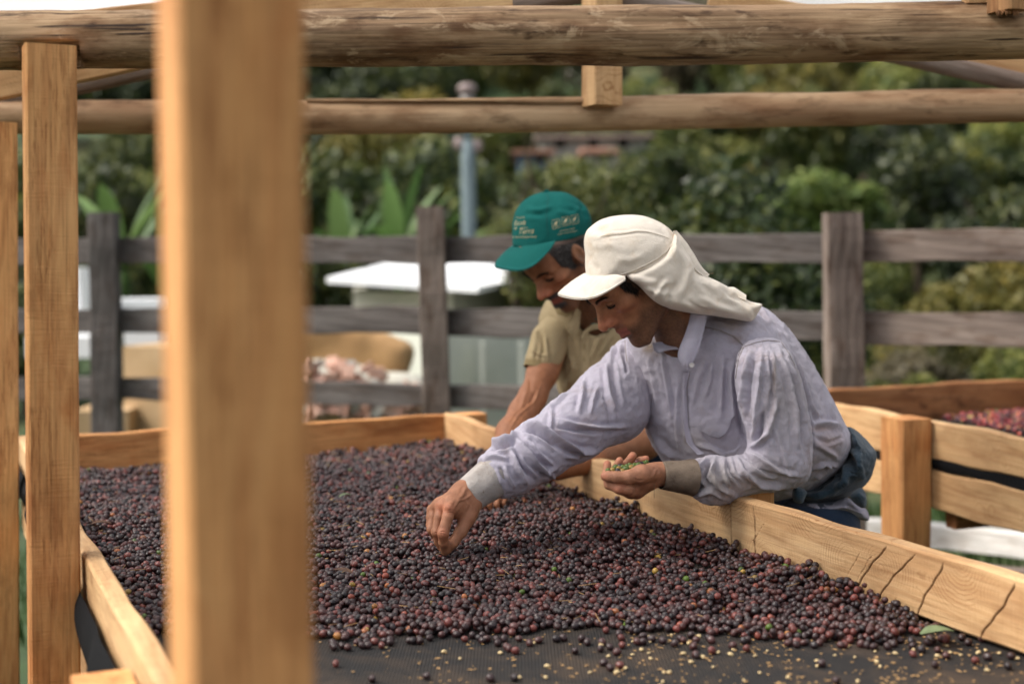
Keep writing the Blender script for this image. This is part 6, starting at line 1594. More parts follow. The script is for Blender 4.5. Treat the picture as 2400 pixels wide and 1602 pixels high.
def beard(parent, O, H, seed, n):
    r = np.random.RandomState(seed); a = n//2
    P1 = np.column_stack([np.full(a, .100), r.uniform(-.026, .026, a), r.uniform(-.066, -.056, a)])
    P2 = np.column_stack([np.full(n-a, .098), r.normal(0, .011, n-a), r.uniform(-.108, -.088, n-a)]); P = np.concatenate([P1, P2])
    for _ in range(15): P[:, 0] -= np.clip(head_sdf(P)-.0003, -.005, .005)
    d = np.column_stack([np.full(n, .3), P[:, 1]*12, -np.ones(n)])+r.normal(size=(n, 3))*.15; d /= np.linalg.norm(d, axis=1)[:, None]
    return hair_strands('beard', O+P@H, d@H, r.uniform(.005, .010, n), .0007, M['greyhair'], parent)
beard(man2, O2, H2, 8, 900)
# polo shirt
polo_p = smooth_poly([(1262, 760), (1272, 720), (1285, 700), (1310, 690), (1420, 690), (1520, 710), (1620, 760), (1660, 850), (1660, 1000), (1600, 1100), (1430, 1110), (1370, 1050), (1335, 960), (1310, 920), (1300, 880), (1290, 830)], 3)
polo_str = [S6(.007, 6, (905, 60), (880, 200), (890, 330)), S6(.006, 8, (1000, 180), (960, 320), (940, 440)), S6(-.005, 6, (940, 80), (930, 260), (920, 420)), S6(.006, 8, (1090, 300), (1080, 420), (1030, 520)), S6(.005, 7, (1330, 60), (1280, 160), (1230, 300)), S6(.004, 7, (1040, 100), (1050, 260), (1100, 400)), S6(.005, 6, (1400, 80), (1340, 200), (1280, 280)), S6(-.004, 4, (1000, 40), (1080, 120), (1120, 240))]
sdf_obj('polo_body', lambda P: smax(inflate(P, polo_p, 4.03, .13, .10), -rc(P, neck2[0][0], at(1395, 735, 3.91), .055, .060), .008), (.0, 3.85, 1.0), (.60, 4.22, 1.45), .0045, M['polo'], man2, polo_str, .001, 40, 1, seed=5, wr=[(.0012, 30, 9)])
ps = ch([(1322, 765, 3.97, 48), (1290, 800, 3.94, 44), (1276, 838, 3.915, 39)])
pe = at(1262, 862, 3.905); pdv = at(1290, 800, 3.94)-pe; pdv /= np.linalg.norm(pdv)
def f_ps(P): return smax(chain(P, ps+ch([(1262, 866, 3.905, 37)]), .02), -((P-pe)@pdv), .004)
lo, hi = bounds(ps, .08)
sdf_obj('polo_sleeve', f_ps, lo, hi, .0036, M['polo'], man2, [S6(.005, 6, (780, 20), (770, 160), (740, 300)), S6(.004, 6, (850, 100), (860, 200), (880, 330)), S6(-.004, 6, (820, 60), (830, 200), (800, 330)), S6(.003, 5, (740, 220), (800, 250), (870, 260))], .001, 40, 1, seed=6)
cuff(at(1267, 850, 3.908), at(1260.5, 868, 3.902), .0435, .0415, 'sleeve_band', np.array([.2, .15, .08]), man2, th=.003, m=6, mat=M['polocuff'], seed=2)
strip('polo_collar', [(1302, 715, 3.90), (1316, 722, 3.88), (1338, 712, 3.86)], [(1306, 736, 3.885), (1330, 744, 3.87), (1345, 728, 3.86)], man2, M['polocuff'], bulge=.004, col=None)
strip('polo_collar', [(1330, 762, 3.875), (1340, 740, 3.875), (1352, 722, 3.875)], [(1343, 792, 3.875), (1358, 765, 3.87), (1362, 728, 3.87)], man2, M['polo'], bulge=.004, col=None)
strip('polo_collar', [(1362, 792, 3.885), (1368, 775, 3.885), (1390, 758, 3.885), (1420, 744, 3.89)], [(1364, 800, 3.885), (1382, 775, 3.885), (1402, 770, 3.885), (1430, 775, 3.89)], man2, M['polo'], bulge=.003, col=None)
ptree = {'polo': bvh([o for o in man2.children if o.name.startswith('polo_body')][0])}
for y in (812, 840): 
    h = hit(1369, y, None, .002, ptree)
    if h is not None:
        Mx = Matrix.Translation(Vector(h)); b_o = box('button_hole', (h[0]-.0025, h[1]-.001, h[2]-.008), (h[0]+.0025, h[1]+.001, h[2]+.008), M['polocuff'], man2)
strip_h('polo_placket', [(1359, 775), (1358, 820), (1362, 872)], [(1379, 775), (1380, 820), (1382, 872)], man2, M['polo'], .002, .002, np.array([.3, .25, .15]), trees=ptree, m=5)
for (x0, y0, x1, y1) in ((1393, 748, 1403, 747), (1384, 758, 1398, 757)):
    a = at(x0, y0, 3.868); b2 = at(x1, y1, 3.868); logpole('green_trim', [a, b2], .0012, M['cap'], man2, nseg=6, dx=.005, bumps=0)
# trousers and boots
hp2 = at(1510, 1080, 4.12)
j2 = [[(hp2+np.array([-.06, 0, .0]), .12), (np.array([k2[0]-.1, 4.1, .48]), .08), (np.array([k2[0]-.1, 4.16, .1]), .06)], [(hp2+np.array([.06, 0, .0]), .12), (np.array([k2[0]+.1, 4.1, .48]), .08), (np.array([k2[0]+.1, 4.16, .1]), .06)]]
sdf_obj('trousers', lambda P: capsules(P, j2, .03), (-.0, 3.85, .03), (.9, 4.4, 1.2), .014, M['jeans'], man2, None, .004, 14, 1)
boots([(k2[0]-.1, 4.16), (k2[0]+.1, 4.16)], man2)
# ---- green cap
def Z4(x, y): return (1140+x*.19774, 430+y*.19774)
cp_p = smooth_poly([(1201, 570), (1200, 541), (1202, 517), (1209, 493), (1225, 472), (1247, 458), (1274, 450), (1318, 450), (1342, 458), (1362, 472), (1376, 488), (1385, 508), (1386, 530), (1375, 580), (1350, 630), (1290, 640), (1220, 620), (1203, 595)], 4)
CC = np.array([at(1293, 540, 3.80)[0], 3.79, at(1293, 540, 3.8)[2]])
def f_cap(P):
    q = proj(P); d = inflate(P, cp_p, 3.785, .092, .092)
    yl = np.interp(q[:, 0], [1195, 1201, 1220, 1259, 1308, 1340, 1369, 1390], [573, 577, 578, 575, 567, 560, 550, 543])
    return smax(d, (q[:, 1]-yl)*P[:, 1]/FPX, .003)
def S4(amp, w, *p): return (amp, w, [Z4(*x) for x in p])
cap_str = [S4(.0035, 6, (520, 310), (620, 320), (720, 290), (800, 270)), S4(-.003, 6, (440, 360), (560, 360), (680, 370)), S4(.003, 5, (960, 250), (1060, 300), (1140, 330)), S4(.003, 6, (820, 320), (900, 350), (1000, 370), (1100, 330)), S4(-.004, 5, (1120, 250), (1150, 330), (1200, 420)), S4(-.0012, 1.6, (712, 110), (715, 300), (712, 500)), S4(.003, 5, (1150, 280), (1200, 380), (1220, 470)), S4(.002, 5, (380, 260), (440, 220), (520, 190))]
cap_o = sdf_obj('cap_crown', f_cap, CC-.15, CC+.15, .0028, M['cap'], man2, cap_str, .0009, 30, 2)
ctree = {'cap': bvh(cap_o)}
brim('cap_brim', [(1212, 570, 3.84), (1206, 572, 3.80), (1214, 574, 3.75), (1235, 574, 3.70), (1262, 571, 3.665), (1285, 567, 3.655), (1302, 564, 3.66)],
     [(1188, 588, 3.85), (1165, 606, 3.83), (1156, 624, 3.78), (1172, 629, 3.735), (1200, 633, 3.69), (1224, 633, 3.665), (1248, 624, 3.645), (1268, 607, 3.64), (1286, 588, 3.64), (1300, 568, 3.65)], man2, M['cap'], .003, cupz=.004)
button(*Z4(714, 104), 3.775, man2, .008).data.materials[0] = M['cap']
seam([Z4(300, 722), Z4(420, 742), Z4(560, 736), Z4(700, 716), Z4(770, 700)], man2, r_=.0008, mat=M['cap'], trees=ctree, off=.0003, name='band_seam')
seam([Z4(708, 115), Z4(735, 180), Z4(722, 260), Z4(712, 380), Z4(722, 520), Z4(735, 640)], man2, r_=.0004, mat=M['hair'], trees=ctree, off=.0001, name='panel_seam')
# printing on the cap
M['print'] = plain('cream_print', (.50, .44, .26), .6, .3)
def cap_text(txt, px, py, size_px, rot=0, shear=0, name='lettering', space=1.0, mat=None, sx=1.0):
    cu = bpy.data.curves.new('t', 'FONT'); cu.body = txt; cu.size = 1; cu.shear = shear; cu.space_character = space; cu.resolution_u = 2
    o = bpy.data.objects.new('t', cu); COL.objects.link(o); dg = bpy.context.evaluated_depsgraph_get(); me = bpy.data.meshes.new_from_object(o.evaluated_get(dg)); bpy.data.objects.remove(o)
    V = np.array([v.co[:] for v in me.vertices]); cr, sr = math.cos(rot), math.sin(rot)
    W = []
    for x, y, _ in V:
        x *= sx; X = px+size_px*(x*cr-y*sr*-1*0+y*0)-0; Xp = px+size_px*(x*cr+y*sr*0); 
        ax = size_px*x; ay = size_px*y
        qx = px+ax*cr-ay*(-sr)*-1*0-0; qx = px+ax*cr+ay*sr*-1; qy = py-(ax*sr+ay*cr)
        h = hit(qx, qy, None, .0009, ctree); k_ = 0
        while h is None and k_ < 20: qx += 1; k_ += 1; h = hit(qx, qy, None, .0009, ctree)
        W.append(h if h is not None else at(qx, qy, 3.72))
    m2 = pymesh(name, np.array(W), [tuple(p.vertices) for p in me.polygons], False)
    return new_obj(name, m2, cap_o, mat=mat or M['print'])
cap_text('Escola', *Z4(326, 496), 16, R_(4), .5, sx=.66); cap_text('da', *Z4(322, 545), 10, R_(2), .4, sx=.8); cap_text('Terra', *Z4(370, 600), 19, R_(3), .5, sx=.84)
cap_text('Programa', *Z4(352, 412), 5.2, R_(3), 0); cap_text('de Aprendizagem Rural', *Z4(302, 645), 7.2, R_(1), 0, sx=.84)
def cap_line(pts, r_=.0005, name='emblem'): return seam(pts, cap_o, r_=r_, mat=M['print'], trees=ctree, off=.0004, name=name)
cap_line([Z4(400, 528), Z4(460, 524), Z4(515, 528)], .0005, 'flourish')
for k, (x, y, lab) in enumerate(((775, 440, 'FAES'), (890, 408, 'SENAR'), (996, 388, 'SINDICATO'))):
    w, h_ = 88, 100
    c = [(x, y), (x+w, y-20), (x+w+14, y+h_-22), (x+14, y+h_), (x, y)]
    cap_line([Z4(*p) for p in c])
    cap_text(lab, *Z4(x+19, y+h_-20 if k < 2 else y+h_-24), [6.2, 5.0, 3.0][k], R_(10), 0)
    # leaf emblem in each box
    lf_ = [(x+30, y+55), (x+32, y+30), (x+50, y+12), (x+68, y+2), (x+66, y+28), (x+50, y+48), (x+30, y+55)]
    hh = [hit(*Z4(*p), None, .0009, ctree) for p in lf_[:-1]]
    if all(v is not None for v in hh): new_obj('emblem', pymesh('emblem', np.array(hh), [tuple(range(6))], False), cap_o, mat=M['print'])
cap_text('www.faes.org.br', *Z4(868, 572), 5.6, R_(11), 0); cap_text('www.senar-es.org.br', *Z4(846, 610), 5.6, R_(11), 0)
# ------------------------------------------------------------------ coffee cherries
def cherry_mesh(name, seed=0, rx=1.0, n1=10, n2=7):
    V = [(0, 0, -1)]; F = []; r = random.Random(seed)
    for i in range(1, n2):
        ph = math.pi*i/n2
        for j in range(n1):
            th_ = 2*math.pi*j/n1; k = 1+.035*math.sin(th_*3+seed)+r.uniform(-.02, .02)
            V.append((math.sin(ph)*math.cos(th_)*k, math.sin(ph)*math.sin(th_)*k*.93, -math.cos(ph)))
    V.append((0, 0, .97)); L = len(V)-1
    for j in range(n1): F.append((0, 1+(j+1) % n1, 1+j)); F.append((L, L-n1+j, L-n1+(j+1) % n1))
    for i in range(n2-2):
        for j in range(n1): a = 1+i*n1; F.append((a+j, a+(j+1) % n1, a+n1+(j+1) % n1, a+n1+j))
    V = np.array(V)*[1, 1, 1.14]
    return pymesh(name, V*.0063, F)
PAL = [((.021, .0105, .0105), .44), ((.042, .017, .015), .25), ((.013, .009, .010), .12), ((.085, .026, .020), .15), ((.16, .038, .022), .011), ((.26, .09, .03), .004), ((.28, .18, .035), .004), ((.07, .12, .015), .004), ((.30, .13, .03), .003)]
PAL = [((c[0]*1.3, c[1]*1.15, c[2]*1.2) if w > .05 else c, w) for c, w in PAL]
PC = np.array([p[0] for p in PAL]); PW = np.array([p[1] for p in PAL]); PW /= PW.sum()
rc_ = np.random.RandomState(21)
RES = .0022
amin, amax = -.002, 3.05; GA, GB = int((amax-amin)/RES), int(WID/RES)+1
Hm = np.zeros((GA, GB), np.float32)
ga = amin+np.arange(GA)*RES; gb = np.arange(GB)*RES
AA, BB = np.meshgrid(ga, gb, indexing='ij')
P0 = np.column_stack([A0[0]+U3[0]*AA.ravel()+V3[0]*BB.ravel(), A0[1]+U3[1]*AA.ravel()+V3[1]*BB.ravel(), np.full(AA.size, ZC)])
qq = proj(P0)
Hm[:] = (ZC-.008*np.sin(math.pi*np.clip(BB/WID, 0, 1))+.003*np.sin(AA*5.1+BB*3)+.002*np.sin(BB*11+AA*4))+.001
base = Hm.copy()
# wanted depth of the layer
nz_ = vnoise(np.column_stack([AA.ravel(), BB.ravel(), np.zeros(AA.size)]), 7, 3, 2).reshape(AA.shape)
nz2 = vnoise(np.column_stack([AA.ravel(), BB.ravel(), np.zeros(AA.size)]), 22, 5, 2).reshape(AA.shape)
want = .026+.012*nz_+.006*nz2+.018*np.exp(-(BB/.10)**2)*(.5+nz_)+.006*np.exp(-((BB-WID)/.12)**2)
qx = qq[:, 0].reshape(AA.shape); qy = qq[:, 1].reshape(AA.shape)
front = np.interp(qx, [0, 700, 760, 900, 1000, 1120, 1250, 1400, 1500, 1620, 1750, 1900, 2050, 2150, 2240, 2330, 2400], [1500, 1502, 1500, 1492, 1478, 1474, 1478, 1470, 1480, 1488, 1494, 1497, 1498, 1492, 1480, 1470, 1460])+17*nz2+10*nz_-3
d_front = (front-qy)
want = np.where(d_front < 0, -1, want*np.clip(.35+d_front/110, 0, 1))
for (x, y, rx, ry) in ((1812, 1300, 72, 20), (1880, 1325, 60, 12), (1640, 1336, 55, 12), (1480, 1388, 55, 9), (2010, 1348, 30, 8), (1420, 1290, 30, 5), (1990, 1440, 40, 6)):   # bare patches of cloth
    ang = .30; dx, dy = qx-x, qy-y; e = ((dx*math.cos(ang)+dy*math.sin(ang))/rx)**2+((-dx*math.sin(ang)+dy*math.cos(ang))/ry)**2
    want = np.where(e < 1, -1, want*np.clip((e-1)*1.3+.3, 0, 1))
# a low ridge beside the rail and furrows raked by hand
for (x, y, rx, ry, h_) in ((1700, 1232, 90, 22, .030), (1500, 1140, 120, 22, .022), (1300, 1120, 60, 30, .020), (1930, 1330, 40, 10, .02), (2100, 1400, 120, 26, .014), (1360, 1160, 60, 12, .014), (1050, 1045, 50, 12, .012)):
    ang = .30; dx, dy = qx-x, qy-y; e = ((dx*math.cos(ang)+dy*math.sin(ang))/rx)**2+((-dx*math.sin(ang)+dy*math.cos(ang))/ry)**2
    want = want+np.where(want > 0, h_*np.exp(-e), 0)
vis = (qx > -40) & (qx < 2440) & (qy < 1640)
r0 = .0061
kr = int(r0/RES)+1; kk = np.arange(-kr, kr+1)*RES; KX, KY = np.meshgrid(kk, kk, indexing='ij'); KD = KX**2+KY**2
inside_ = KD < r0*r0*.98
K0 = np.where(inside_, np.sqrt(np.maximum(r0*r0-KD, 0)), -1e3).astype(np.float32)
cand = np.argwhere(vis & (want > 0)); cand = cand[(cand[:, 0] > kr) & (cand[:, 0] < GA-kr-1) & (cand[:, 1] > kr) & (cand[:, 1] < GB-kr-1)]
areaw = len(cand)*RES*RES
NT = int(areaw*15500); print('cherry attempts', NT, areaw)
pick = cand[rc_.randint(0, len(cand), NT)]
offs = rc_.randint(-3, 4, (NT, 3, 2))
PTS = []
for t in range(NT):
    i, j = pick[t]; bz = 1e9
    for c_ in range(4):
        if c_: ii, jj = i+offs[t, c_-1, 0], j+offs[t, c_-1, 1]
        else: ii, jj = i, j
        if ii < kr or jj < kr or ii >= GA-kr or jj >= GB-kr: continue
        z = float((Hm[ii-kr:ii+kr+1, jj-kr:jj+kr+1]+K0).max())
        if z < bz: bz = z; bi, bj = ii, jj
    if bz-base[bi, bj] > want[bi, bj]+r0*.6: continue
    w = Hm[bi-kr:bi+kr+1, bj-kr:bj+kr+1]; np.maximum(w, np.where(inside_, bz+K0, -1e3), out=w)
    PTS.append((bi, bj, bz))
PTS = np.array(PTS); a = amin+PTS[:, 0]*RES+rc_.uniform(-.0008, .0008, len(PTS)); b_ = PTS[:, 1]*RES
CP = np.column_stack([A0[0]+U3[0]*a+V3[0]*b_, A0[1]+U3[1]*a+V3[1]*b_, PTS[:, 2]])
print('cherries', len(CP))
top = Hm[PTS[:, 0].astype(int), PTS[:, 1].astype(int)] < PTS[:, 2]+r0*1.05
# scattered cherries on the bare cloth: positions from the photograph
def zcl(P): a, b_ = ab(P); return bedz(a, b_)
scat = []
def P1z(x, y): return (700+x*.42571, 1380+y*.42571)
for (x, y) in ((195, 318), (205, 412), (405, 493), (705, 470), (668, 268), (418, 275), (470, 272), (505, 262), (1097, 278), (1193, 320), (1057, 475), (1188, 468), (1522, 325), (955, 235), (1010, 232), (868, 228), (1692, 215), (1765, 237), (1715, 415), (1768, 402), (1680, 388), (1895, 282), (1895, 250), (2070, 293), (2275, 335), (2185, 355), (2178, 300), (2255, 262), (1862, 222), (2160, 245), (358, 245)): scat.append(P1z(x, y))
def P2z(x, y): return (1600+x*.34057, 1100+y*.34057)
for (x, y) in ((1057, 1455), (1738, 1345), (2015, 1315), (2240, 1358), (2262, 1288), (1966, 1190), (2098, 1290), (1815, 1278), (1755, 1238), (1585, 1265), (1808, 1165), (205, 1238), (345, 1205), (95, 1270), (180, 1150), (522, 600), (1495, 1165), (955, 1335), (1150, 1165), (1120, 1160), (2122, 1165), (2060, 1168), (1930, 1110), (1885, 1085), (2325, 1195)): scat.append(P2z(x, y))
rs_ = np.random.RandomState(77)
for k in range(75):
    x = rs_.uniform(760, 2300); y = np.interp(x, [700, 1000, 1250, 1500, 2050, 2330], [1502, 1480, 1480, 1484, 1500, 1476])+rs_.exponential(9)+5
    scat.append((x, y))
SP = []
for x, y in scat:
    P = onz(x, y, ZC+.004); P[2] = zcl(P)+.0058; SP.append(P)
SP = np.array(SP)
# individual cherries: the scattered ones and the largest (nearest) of the pile's top layer
qC = proj(CP); ok = top & (qC[:, 0] > 745) & (qC[:, 0] < 2400) & (qC[:, 1] < 1600)
order = np.argsort(np.where(ok, CP[:, 1], 99))
NI = 296-len(SP)
solo = order[:NI]
mask = np.ones(len(CP), bool); mask[solo] = False
names_pal = ['near-black', 'dark purple', 'black', 'dark red', 'red', 'orange', 'yellow', 'green', 'amber']
base_me = [cherry_mesh('coffee_cherry', s) for s in range(3)]
cm = {}
def solo_mesh(ci, s):
    if (ci, s) not in cm:
        me = base_me[s].copy(); me.materials.append(cherry_mat('cherry_'+names_pal[ci].replace(' ', '_').replace('-', '_'), False, PAL[ci][0]) if ('m', ci) not in cm else cm[('m', ci)]); cm[('m', ci)] = me.materials[0]; cm[(ci, s)] = me
    return cm[(ci, s)]
def put_cherry(P, ci, label, group, scale=1.0):
    o = bpy.data.objects.new('coffee_cherry', solo_mesh(ci, rc_.randint(3))); COL.objects.link(o)
    o.location = Vector([float(v) for v in P]); o.rotation_euler = tuple(float(v) for v in rc_.uniform(0, 6.28, 3)); s = float(scale*rc_.uniform(.9, 1.12)); o.scale = (s, s, s); tag(o, label, 'coffee cherry', group); return o
PWs = PW.copy()
for P in CP[solo]:
    ci = rc_.choice(len(PAL), p=PWs); put_cherry(P, ci, names_pal[ci]+' coffee cherry at the front edge of the dark cherry layer', 'cherries along the front edge of the layer ('+names_pal[ci]+')')
for P in SP:
    ci = rc_.choice([0, 1, 2, 3], p=[.45, .25, .15, .15]); put_cherry(P, ci, names_pal[ci]+' coffee cherry lying loose on the bare black mesh', 'loose cherries on the bare mesh ('+names_pal[ci]+')')
# the rest of the layer is one thing nobody could count
def stuff_points(name, P, meshes_obj, label, cat, mat, pal, w, smin_, smax_, seed):
    r = np.random.RandomState(seed); n = len(P); me = bpy.data.meshes.new(name); me.vertices.add(n); me.vertices.foreach_set('co', P.astype(np.float32).ravel())
    ci = r.choice(len(w), n, p=w); c = np.ones((n, 4), np.float32); c[:, :3] = pal[ci]*r.uniform(.5, 1.65, (n, 1)); a = me.attributes.new('col', 'FLOAT_COLOR', 'POINT'); a.data.foreach_set('color', c.ravel())
    a = me.attributes.new('rot', 'FLOAT_VECTOR', 'POINT'); a.data.foreach_set('vector', r.uniform(0, 6.28, (n, 3)).astype(np.float32).ravel())
    a = me.attributes.new('scl', 'FLOAT_VECTOR', 'POINT'); a.data.foreach_set('vector', (r.uniform(smin_, smax_, (n, 1))*np.where(r.uniform(size=(n, 1)) < .22, r.uniform(.72, 1.12, (n, 3)), r.uniform(.93, 1.07, (n, 3)))).astype(np.float32).ravel())
    me.update(); o = bpy.data.objects.new(name, me); COL.objects.link(o); tag(o, label, cat, kind='stuff')
    ng = bpy.data.node_groups.new(name, 'GeometryNodeTree'); ng.interface.new_socket('Geometry', in_out='INPUT', socket_type='NodeSocketGeometry'); ng.interface.new_socket('Geometry', in_out='OUTPUT', socket_type='NodeSocketGeometry')
    gi = ng.nodes.new('NodeGroupInput'); go = ng.nodes.new('NodeGroupOutput'); ip = ng.nodes.new('GeometryNodeInstanceOnPoints')
    ng.links.new(gi.outputs[0], ip.inputs['Points'])
    # the cherry itself is built inside the node tree from a sphere
    sp = ng.nodes.new('GeometryNodeMeshUVSphere'); sp.inputs['Segments'].default_value = 12; sp.inputs['Rings'].default_value = 8; sp.inputs['Radius'].default_value = .0065
    tr_ = ng.nodes.new('GeometryNodeTransform'); tr_.inputs['Scale'].default_value = (1, .93, 1.14); ng.links.new(sp.outputs['Mesh'], tr_.inputs['Geometry'])
    ss = ng.nodes.new('GeometryNodeSetShadeSmooth'); ng.links.new(tr_.outputs[0], ss.inputs[0]); sm = ng.nodes.new('GeometryNodeSetMaterial'); sm.inputs['Material'].default_value = mat; ng.links.new(ss.outputs[0], sm.inputs[0])
    ng.links.new(sm.outputs[0], ip.inputs['Instance'])
    def na(nm, ty):
        x = ng.nodes.new('GeometryNodeInputNamedAttribute'); x.data_type = ty; x.inputs[0].default_value = nm; return [s for s in x.outputs if s.enabled][0] if False else x.outputs['Attribute']
    er = ng.nodes.new('FunctionNodeEulerToRotation'); ng.links.new(na('rot', 'FLOAT_VECTOR'), er.inputs[0]); ng.links.new(er.outputs[0], ip.inputs['Rotation']); ng.links.new(na('scl', 'FLOAT_VECTOR'), ip.inputs['Scale'])
    ng.links.new(ip.outputs[0], go.inputs[0]); md = o.modifiers.new('cherries', 'NODES'); md.node_group = ng; me.materials.append(mat); return o
stuff_points('coffee_cherries', CP[mask], None, 'thick layer of dark purple-black coffee cherries drying on the black mesh', 'coffee cherries', M['cherry'], PC, PW, .80, 1.14, 1)
# bright cherries on the second table
r2_ = np.random.RandomState(4); n = 9000
qa, qb = r2_.uniform(a_b+.1, 2.9, n), r2_.uniform(.45, 1.28, n)
lay = .02*np.clip((qb-.45)*2.2, 0, 1)+.012*vnoise(np.column_stack([qa, qb, qa*0]), 3, 1, 2)
keep = (qb > .62+.10*vnoise(np.column_stack([qa, qb*0, qa*0]), 2, 6, 2))
CP2 = np.array([tab2(x, y, ZS-.118+l) for x, y, l in zip(qa[keep], qb[keep], lay[keep]+r2_.uniform(0, .012, keep.sum()))])
PAL2 = np.array([(.16, .018, .022), (.26, .045, .025), (.08, .012, .016), (.03, .010, .014), (.36, .16, .04), (.28, .25, .06), (.07, .12, .02)]); W2 = np.array([.30, .14, .26, .18, .06, .03, .03])
stuff_points('coffee_cherries', CP2, None, 'bright red and orange coffee cherries spread on the second table', 'coffee cherries', M['cherry'], PAL2, W2, .86, 1.1, 2)
# green cherries held in the palm
rg_ = random.Random(3)
for (x, y, Y, ci) in ((330, 525, 2.88, 'g'), (405, 525, 2.885, 'y'), (435, 495, 2.90, 'g'), (515, 490, 2.895, 'y'), (500, 530, 2.878, 'd'), (575, 535, 2.880, 'y'), (590, 465, 2.90, 'g'), (640, 490, 2.885, 'g'), (655, 450, 2.905, 'g'), (710, 440, 2.91, 'g'), (735, 475, 2.895, 'y'), (790, 440, 2.91, 'g'), (560, 500, 2.90, 'g'), (690, 480, 2.90, 'g'),
                      (835, 385, 2.93, 'r'), (850, 430, 2.905, 'g'), (900, 410, 2.92, 'd'), (950, 400, 2.93, 'g'), (995, 385, 2.935, 'g'), (470, 470, 2.915, 'g'), (760, 500, 2.89, 'g'), (450, 540, 2.885, 'g'), (620, 530, 2.885, 'g'), (540, 455, 2.92, 'd')):
    a = lz(x, y+8); P = at(a[0], a[1], Y)
    ci_ = {'g': 7, 'y': 6, 'd': 2, 'r': 3}[ci]; put_cherry(P, ci_, {'g': 'green', 'y': 'yellow', 'd': 'dark', 'r': 'dark red'}[ci]+' coffee cherry held in the cupped palm of the cream-hatted man', 'cherries held in the palm ('+names_pal[ci_]+')', .98)
# beans and husks on the bare cloth
def bean_mesh(seed):
    V = []; F = []; n = 10
    for i, (rr, z) in enumerate(((.35, -.0012), (.9, -.001), (1, 0), (.85, .0018), (.5, .0028))):
        for j in range(n): t = 2*math.pi*j/n; V.append((.0048*rr*math.cos(t), .0034*rr*math.sin(t), z-(.0012 if i == 4 and j in (0, 5) else 0)))
    for i in range(4):
        for j in range(n): F.append((i*n+j, i*n+(j+1) % n, (i+1)*n+(j+1) % n, (i+1)*n+j))
    F += [tuple(range(n))[::-1], tuple(range(4*n, 5*n))]
    return pymesh('parchment_bean', V, F)
bm = bean_mesh(0); bm.materials.append(M['bean'])
bl = [P1z(*p) for p in ((1840, 275), (1938, 275), (1928, 338), (1888, 320), (1838, 345), (1938, 368), (2040, 440), (2010, 440), (2005, 487), (1988, 512), (1665, 292), (1800, 415), (1752, 435), (1110, 327), (800, 322), (888, 360), (478, 305), (1212, 462), (1300, 272), (1368, 400), (2205, 245), (2235, 215), (2170, 210), (2145, 282), (2222, 362), (2310, 340), (2118, 345), (1930, 245), (2052, 238), (1705, 350), (1605, 435), (1360, 460))]
bl += [P2z(*p) for p in ((112, 1130), (210, 1345), (245, 1248), (348, 1228), (500, 1273), (582, 1238), (440, 1237), (330, 1262), (140, 1278), (925, 1345), (1048, 1270), (1185, 1282), (1360, 1350), (1335, 1315), (1465, 1255), (1325, 1240), (1820, 1205), (1755, 1275), (1840, 1252), (1915, 1270), (2045, 1165), (2190, 1195), (2240, 1210), (2180, 1262), (2085, 1240), (2035, 1255), (420, 1432), (1205, 1452), (530, 1388), (1000, 1150), (840, 1140), (1130, 1205), (1330, 1135), (515, 1145), (1440, 1178), (1405, 1168), (925, 1310), (2300, 1300), (2130, 1165), (1935, 1095), (1880, 1066), (60, 1310), (10, 1250), (40, 1180), (725, 1420), (1590, 1230), (2095, 1378))]
rb_ = random.Random(2)
for i, (x, y) in enumerate(bl):
    P = onz(x, y, ZC+.002); P[2] = zcl(P)+.0022
    o = bpy.data.objects.new('parchment_bean', bm); COL.objects.link(o); o.location = Vector([float(v) for v in P]); o.rotation_euler = (rb_.uniform(-.3, .3), rb_.uniform(-.3, .3), rb_.uniform(0, 6.28)); s = rb_.uniform(.6, 1.15); o.scale = (s, s, s)
    tag(o, 'small pale parchment bean lying on the bare black mesh', 'coffee bean', 'pale beans scattered on the mesh')
# husk fragments: uncountable specks
r3 = np.random.RandomState(12); V = []; F = []
for i in range(620):
    x = 740+1660*r3.beta(1.7, 1.0); y = 1480+r3.uniform(0, 125) if r3.uniform() < .8 else 1470+r3.uniform(0, 40); P = onz(x, y, ZC); aa_, bb2 = ab(P)
    if bb2 < .01: continue
    P[2] = zcl(P)+.0016; s = r3.uniform(.0008, .0032); an = r3.uniform(0, 6.28); l = s*r3.uniform(1, 2.5); k = len(V)
    dx, dy = math.cos(an), math.sin(an)
    V += [tuple(P+[dx*l, dy*l, 0]), tuple(P+[-dy*s, dx*s, .0006]), tuple(P+[-dx*l, -dy*l, .0]), tuple(P+[dy*s, -dx*s, .001])]; F.append((k, k+1, k+2, k+3))
o = new_obj('husks', pymesh('husks', V, F, False), mat=M['husk']); tag(o, 'dry brown husk fragments strewn over the bare black mesh', 'husks', kind='stuff')
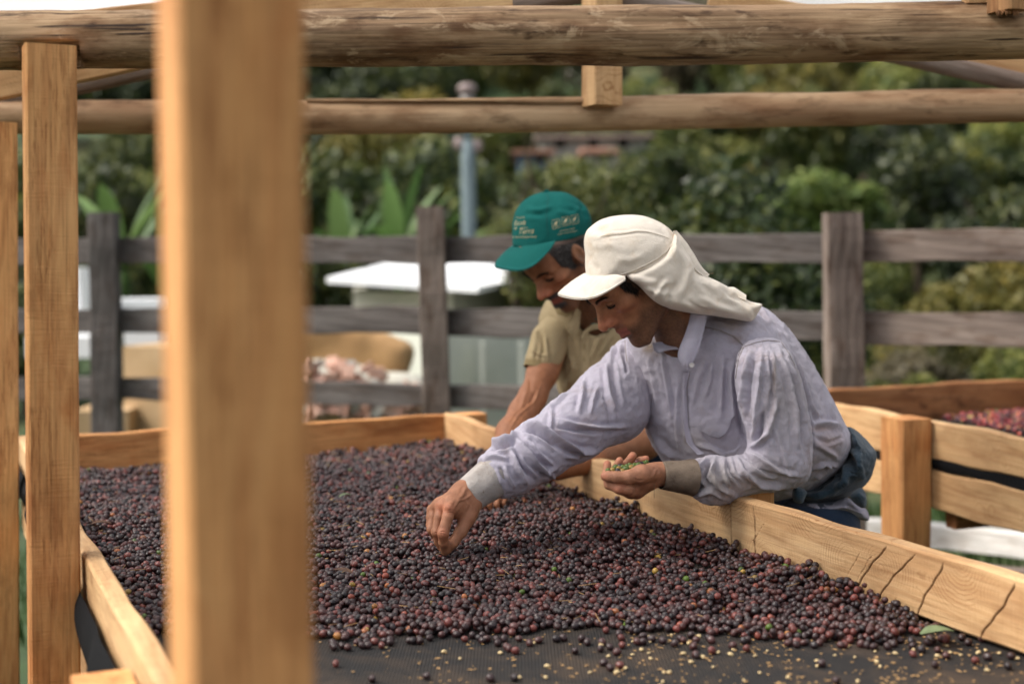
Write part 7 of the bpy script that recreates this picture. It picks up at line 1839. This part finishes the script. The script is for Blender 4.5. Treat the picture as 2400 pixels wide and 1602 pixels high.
# dry stems and straws caught in the layer
r4 = np.random.RandomState(14); V = []; F = []
tp_ = CP[top & (qC[:, 0] > 150)]
for i in r4.randint(0, len(tp_), 520):
    P = tp_[i]+np.array([0, 0, .0070+r4.uniform(0, .002)]); an = r4.uniform(0, 6.28); L = r4.uniform(.004, .018); w = r4.uniform(.0004, .0008); el = r4.uniform(-.25, .35); k = len(V)
    d = np.array([math.cos(an), math.sin(an), el])*L; sd_ = np.array([-math.sin(an), math.cos(an), 0])*w; up_ = np.array([0, 0, w])
    V += [tuple(P-d+sd_), tuple(P-d-sd_), tuple(P-d+up_*1.5), tuple(P+d+sd_), tuple(P+d-sd_), tuple(P+d+up_*1.5)]; F += [(k, k+3, k+4, k+1), (k+1, k+4, k+5, k+2), (k+2, k+5, k+3, k)]
o = new_obj('dry_stems', pymesh('dry_stems', V, F, False), mat=M['husk']); tag(o, 'thin dry stems and straws caught among the dark cherries', 'stems', kind='stuff')
# leaves lying among the cherries
def leaf(px, py, L, W_, rot, mat, label, lift=.004, z=None, cup=.25):
    P = onz(px, py, z or ZC+.03); V = []; F = []; N = 8
    for i in range(N+1):
        t = i/N; w = W_*math.sin(math.pi*min(1, t*.94+.04))**.8
        for j in (-1, 0, 1):
            x = (t-.5)*L; y = j*w; V.append((P[0]+x*math.cos(rot)-y*math.sin(rot), P[1]+x*math.sin(rot)+y*math.cos(rot), P[2]+abs(j)*w*cup+lift*math.sin(t*3)))
    for i in range(N):
        for j in (0, 1): F.append((i*3+j, i*3+j+1, i*3+j+4, i*3+j+3))
    o = new_obj('fallen_leaf', pymesh('fallen_leaf', V, F), mat=mat); tag(o, label, 'leaf'); return o
leaf(2198, 1482, .06, .018, .2, M['leafgreen'], 'pale green curled leaf at the front edge of the cherries near the right board', z=ZC+.02)
leaf(800, 1340, .05, .012, -.5, M['leafdry'], 'curled brown dry leaf on the cherries right of the blurred post', z=ZC+.04)
leaf(235, 1228, .05, .014, .3, M['leafdry'], 'curled brown dry leaf on the cherries right of the left post', z=ZC+.042)
leaf(810, 1162, .035, .010, .4, M['leafgreen'], 'small green leaf scrap on the far cherries right of the blurred post', z=ZC+.04)
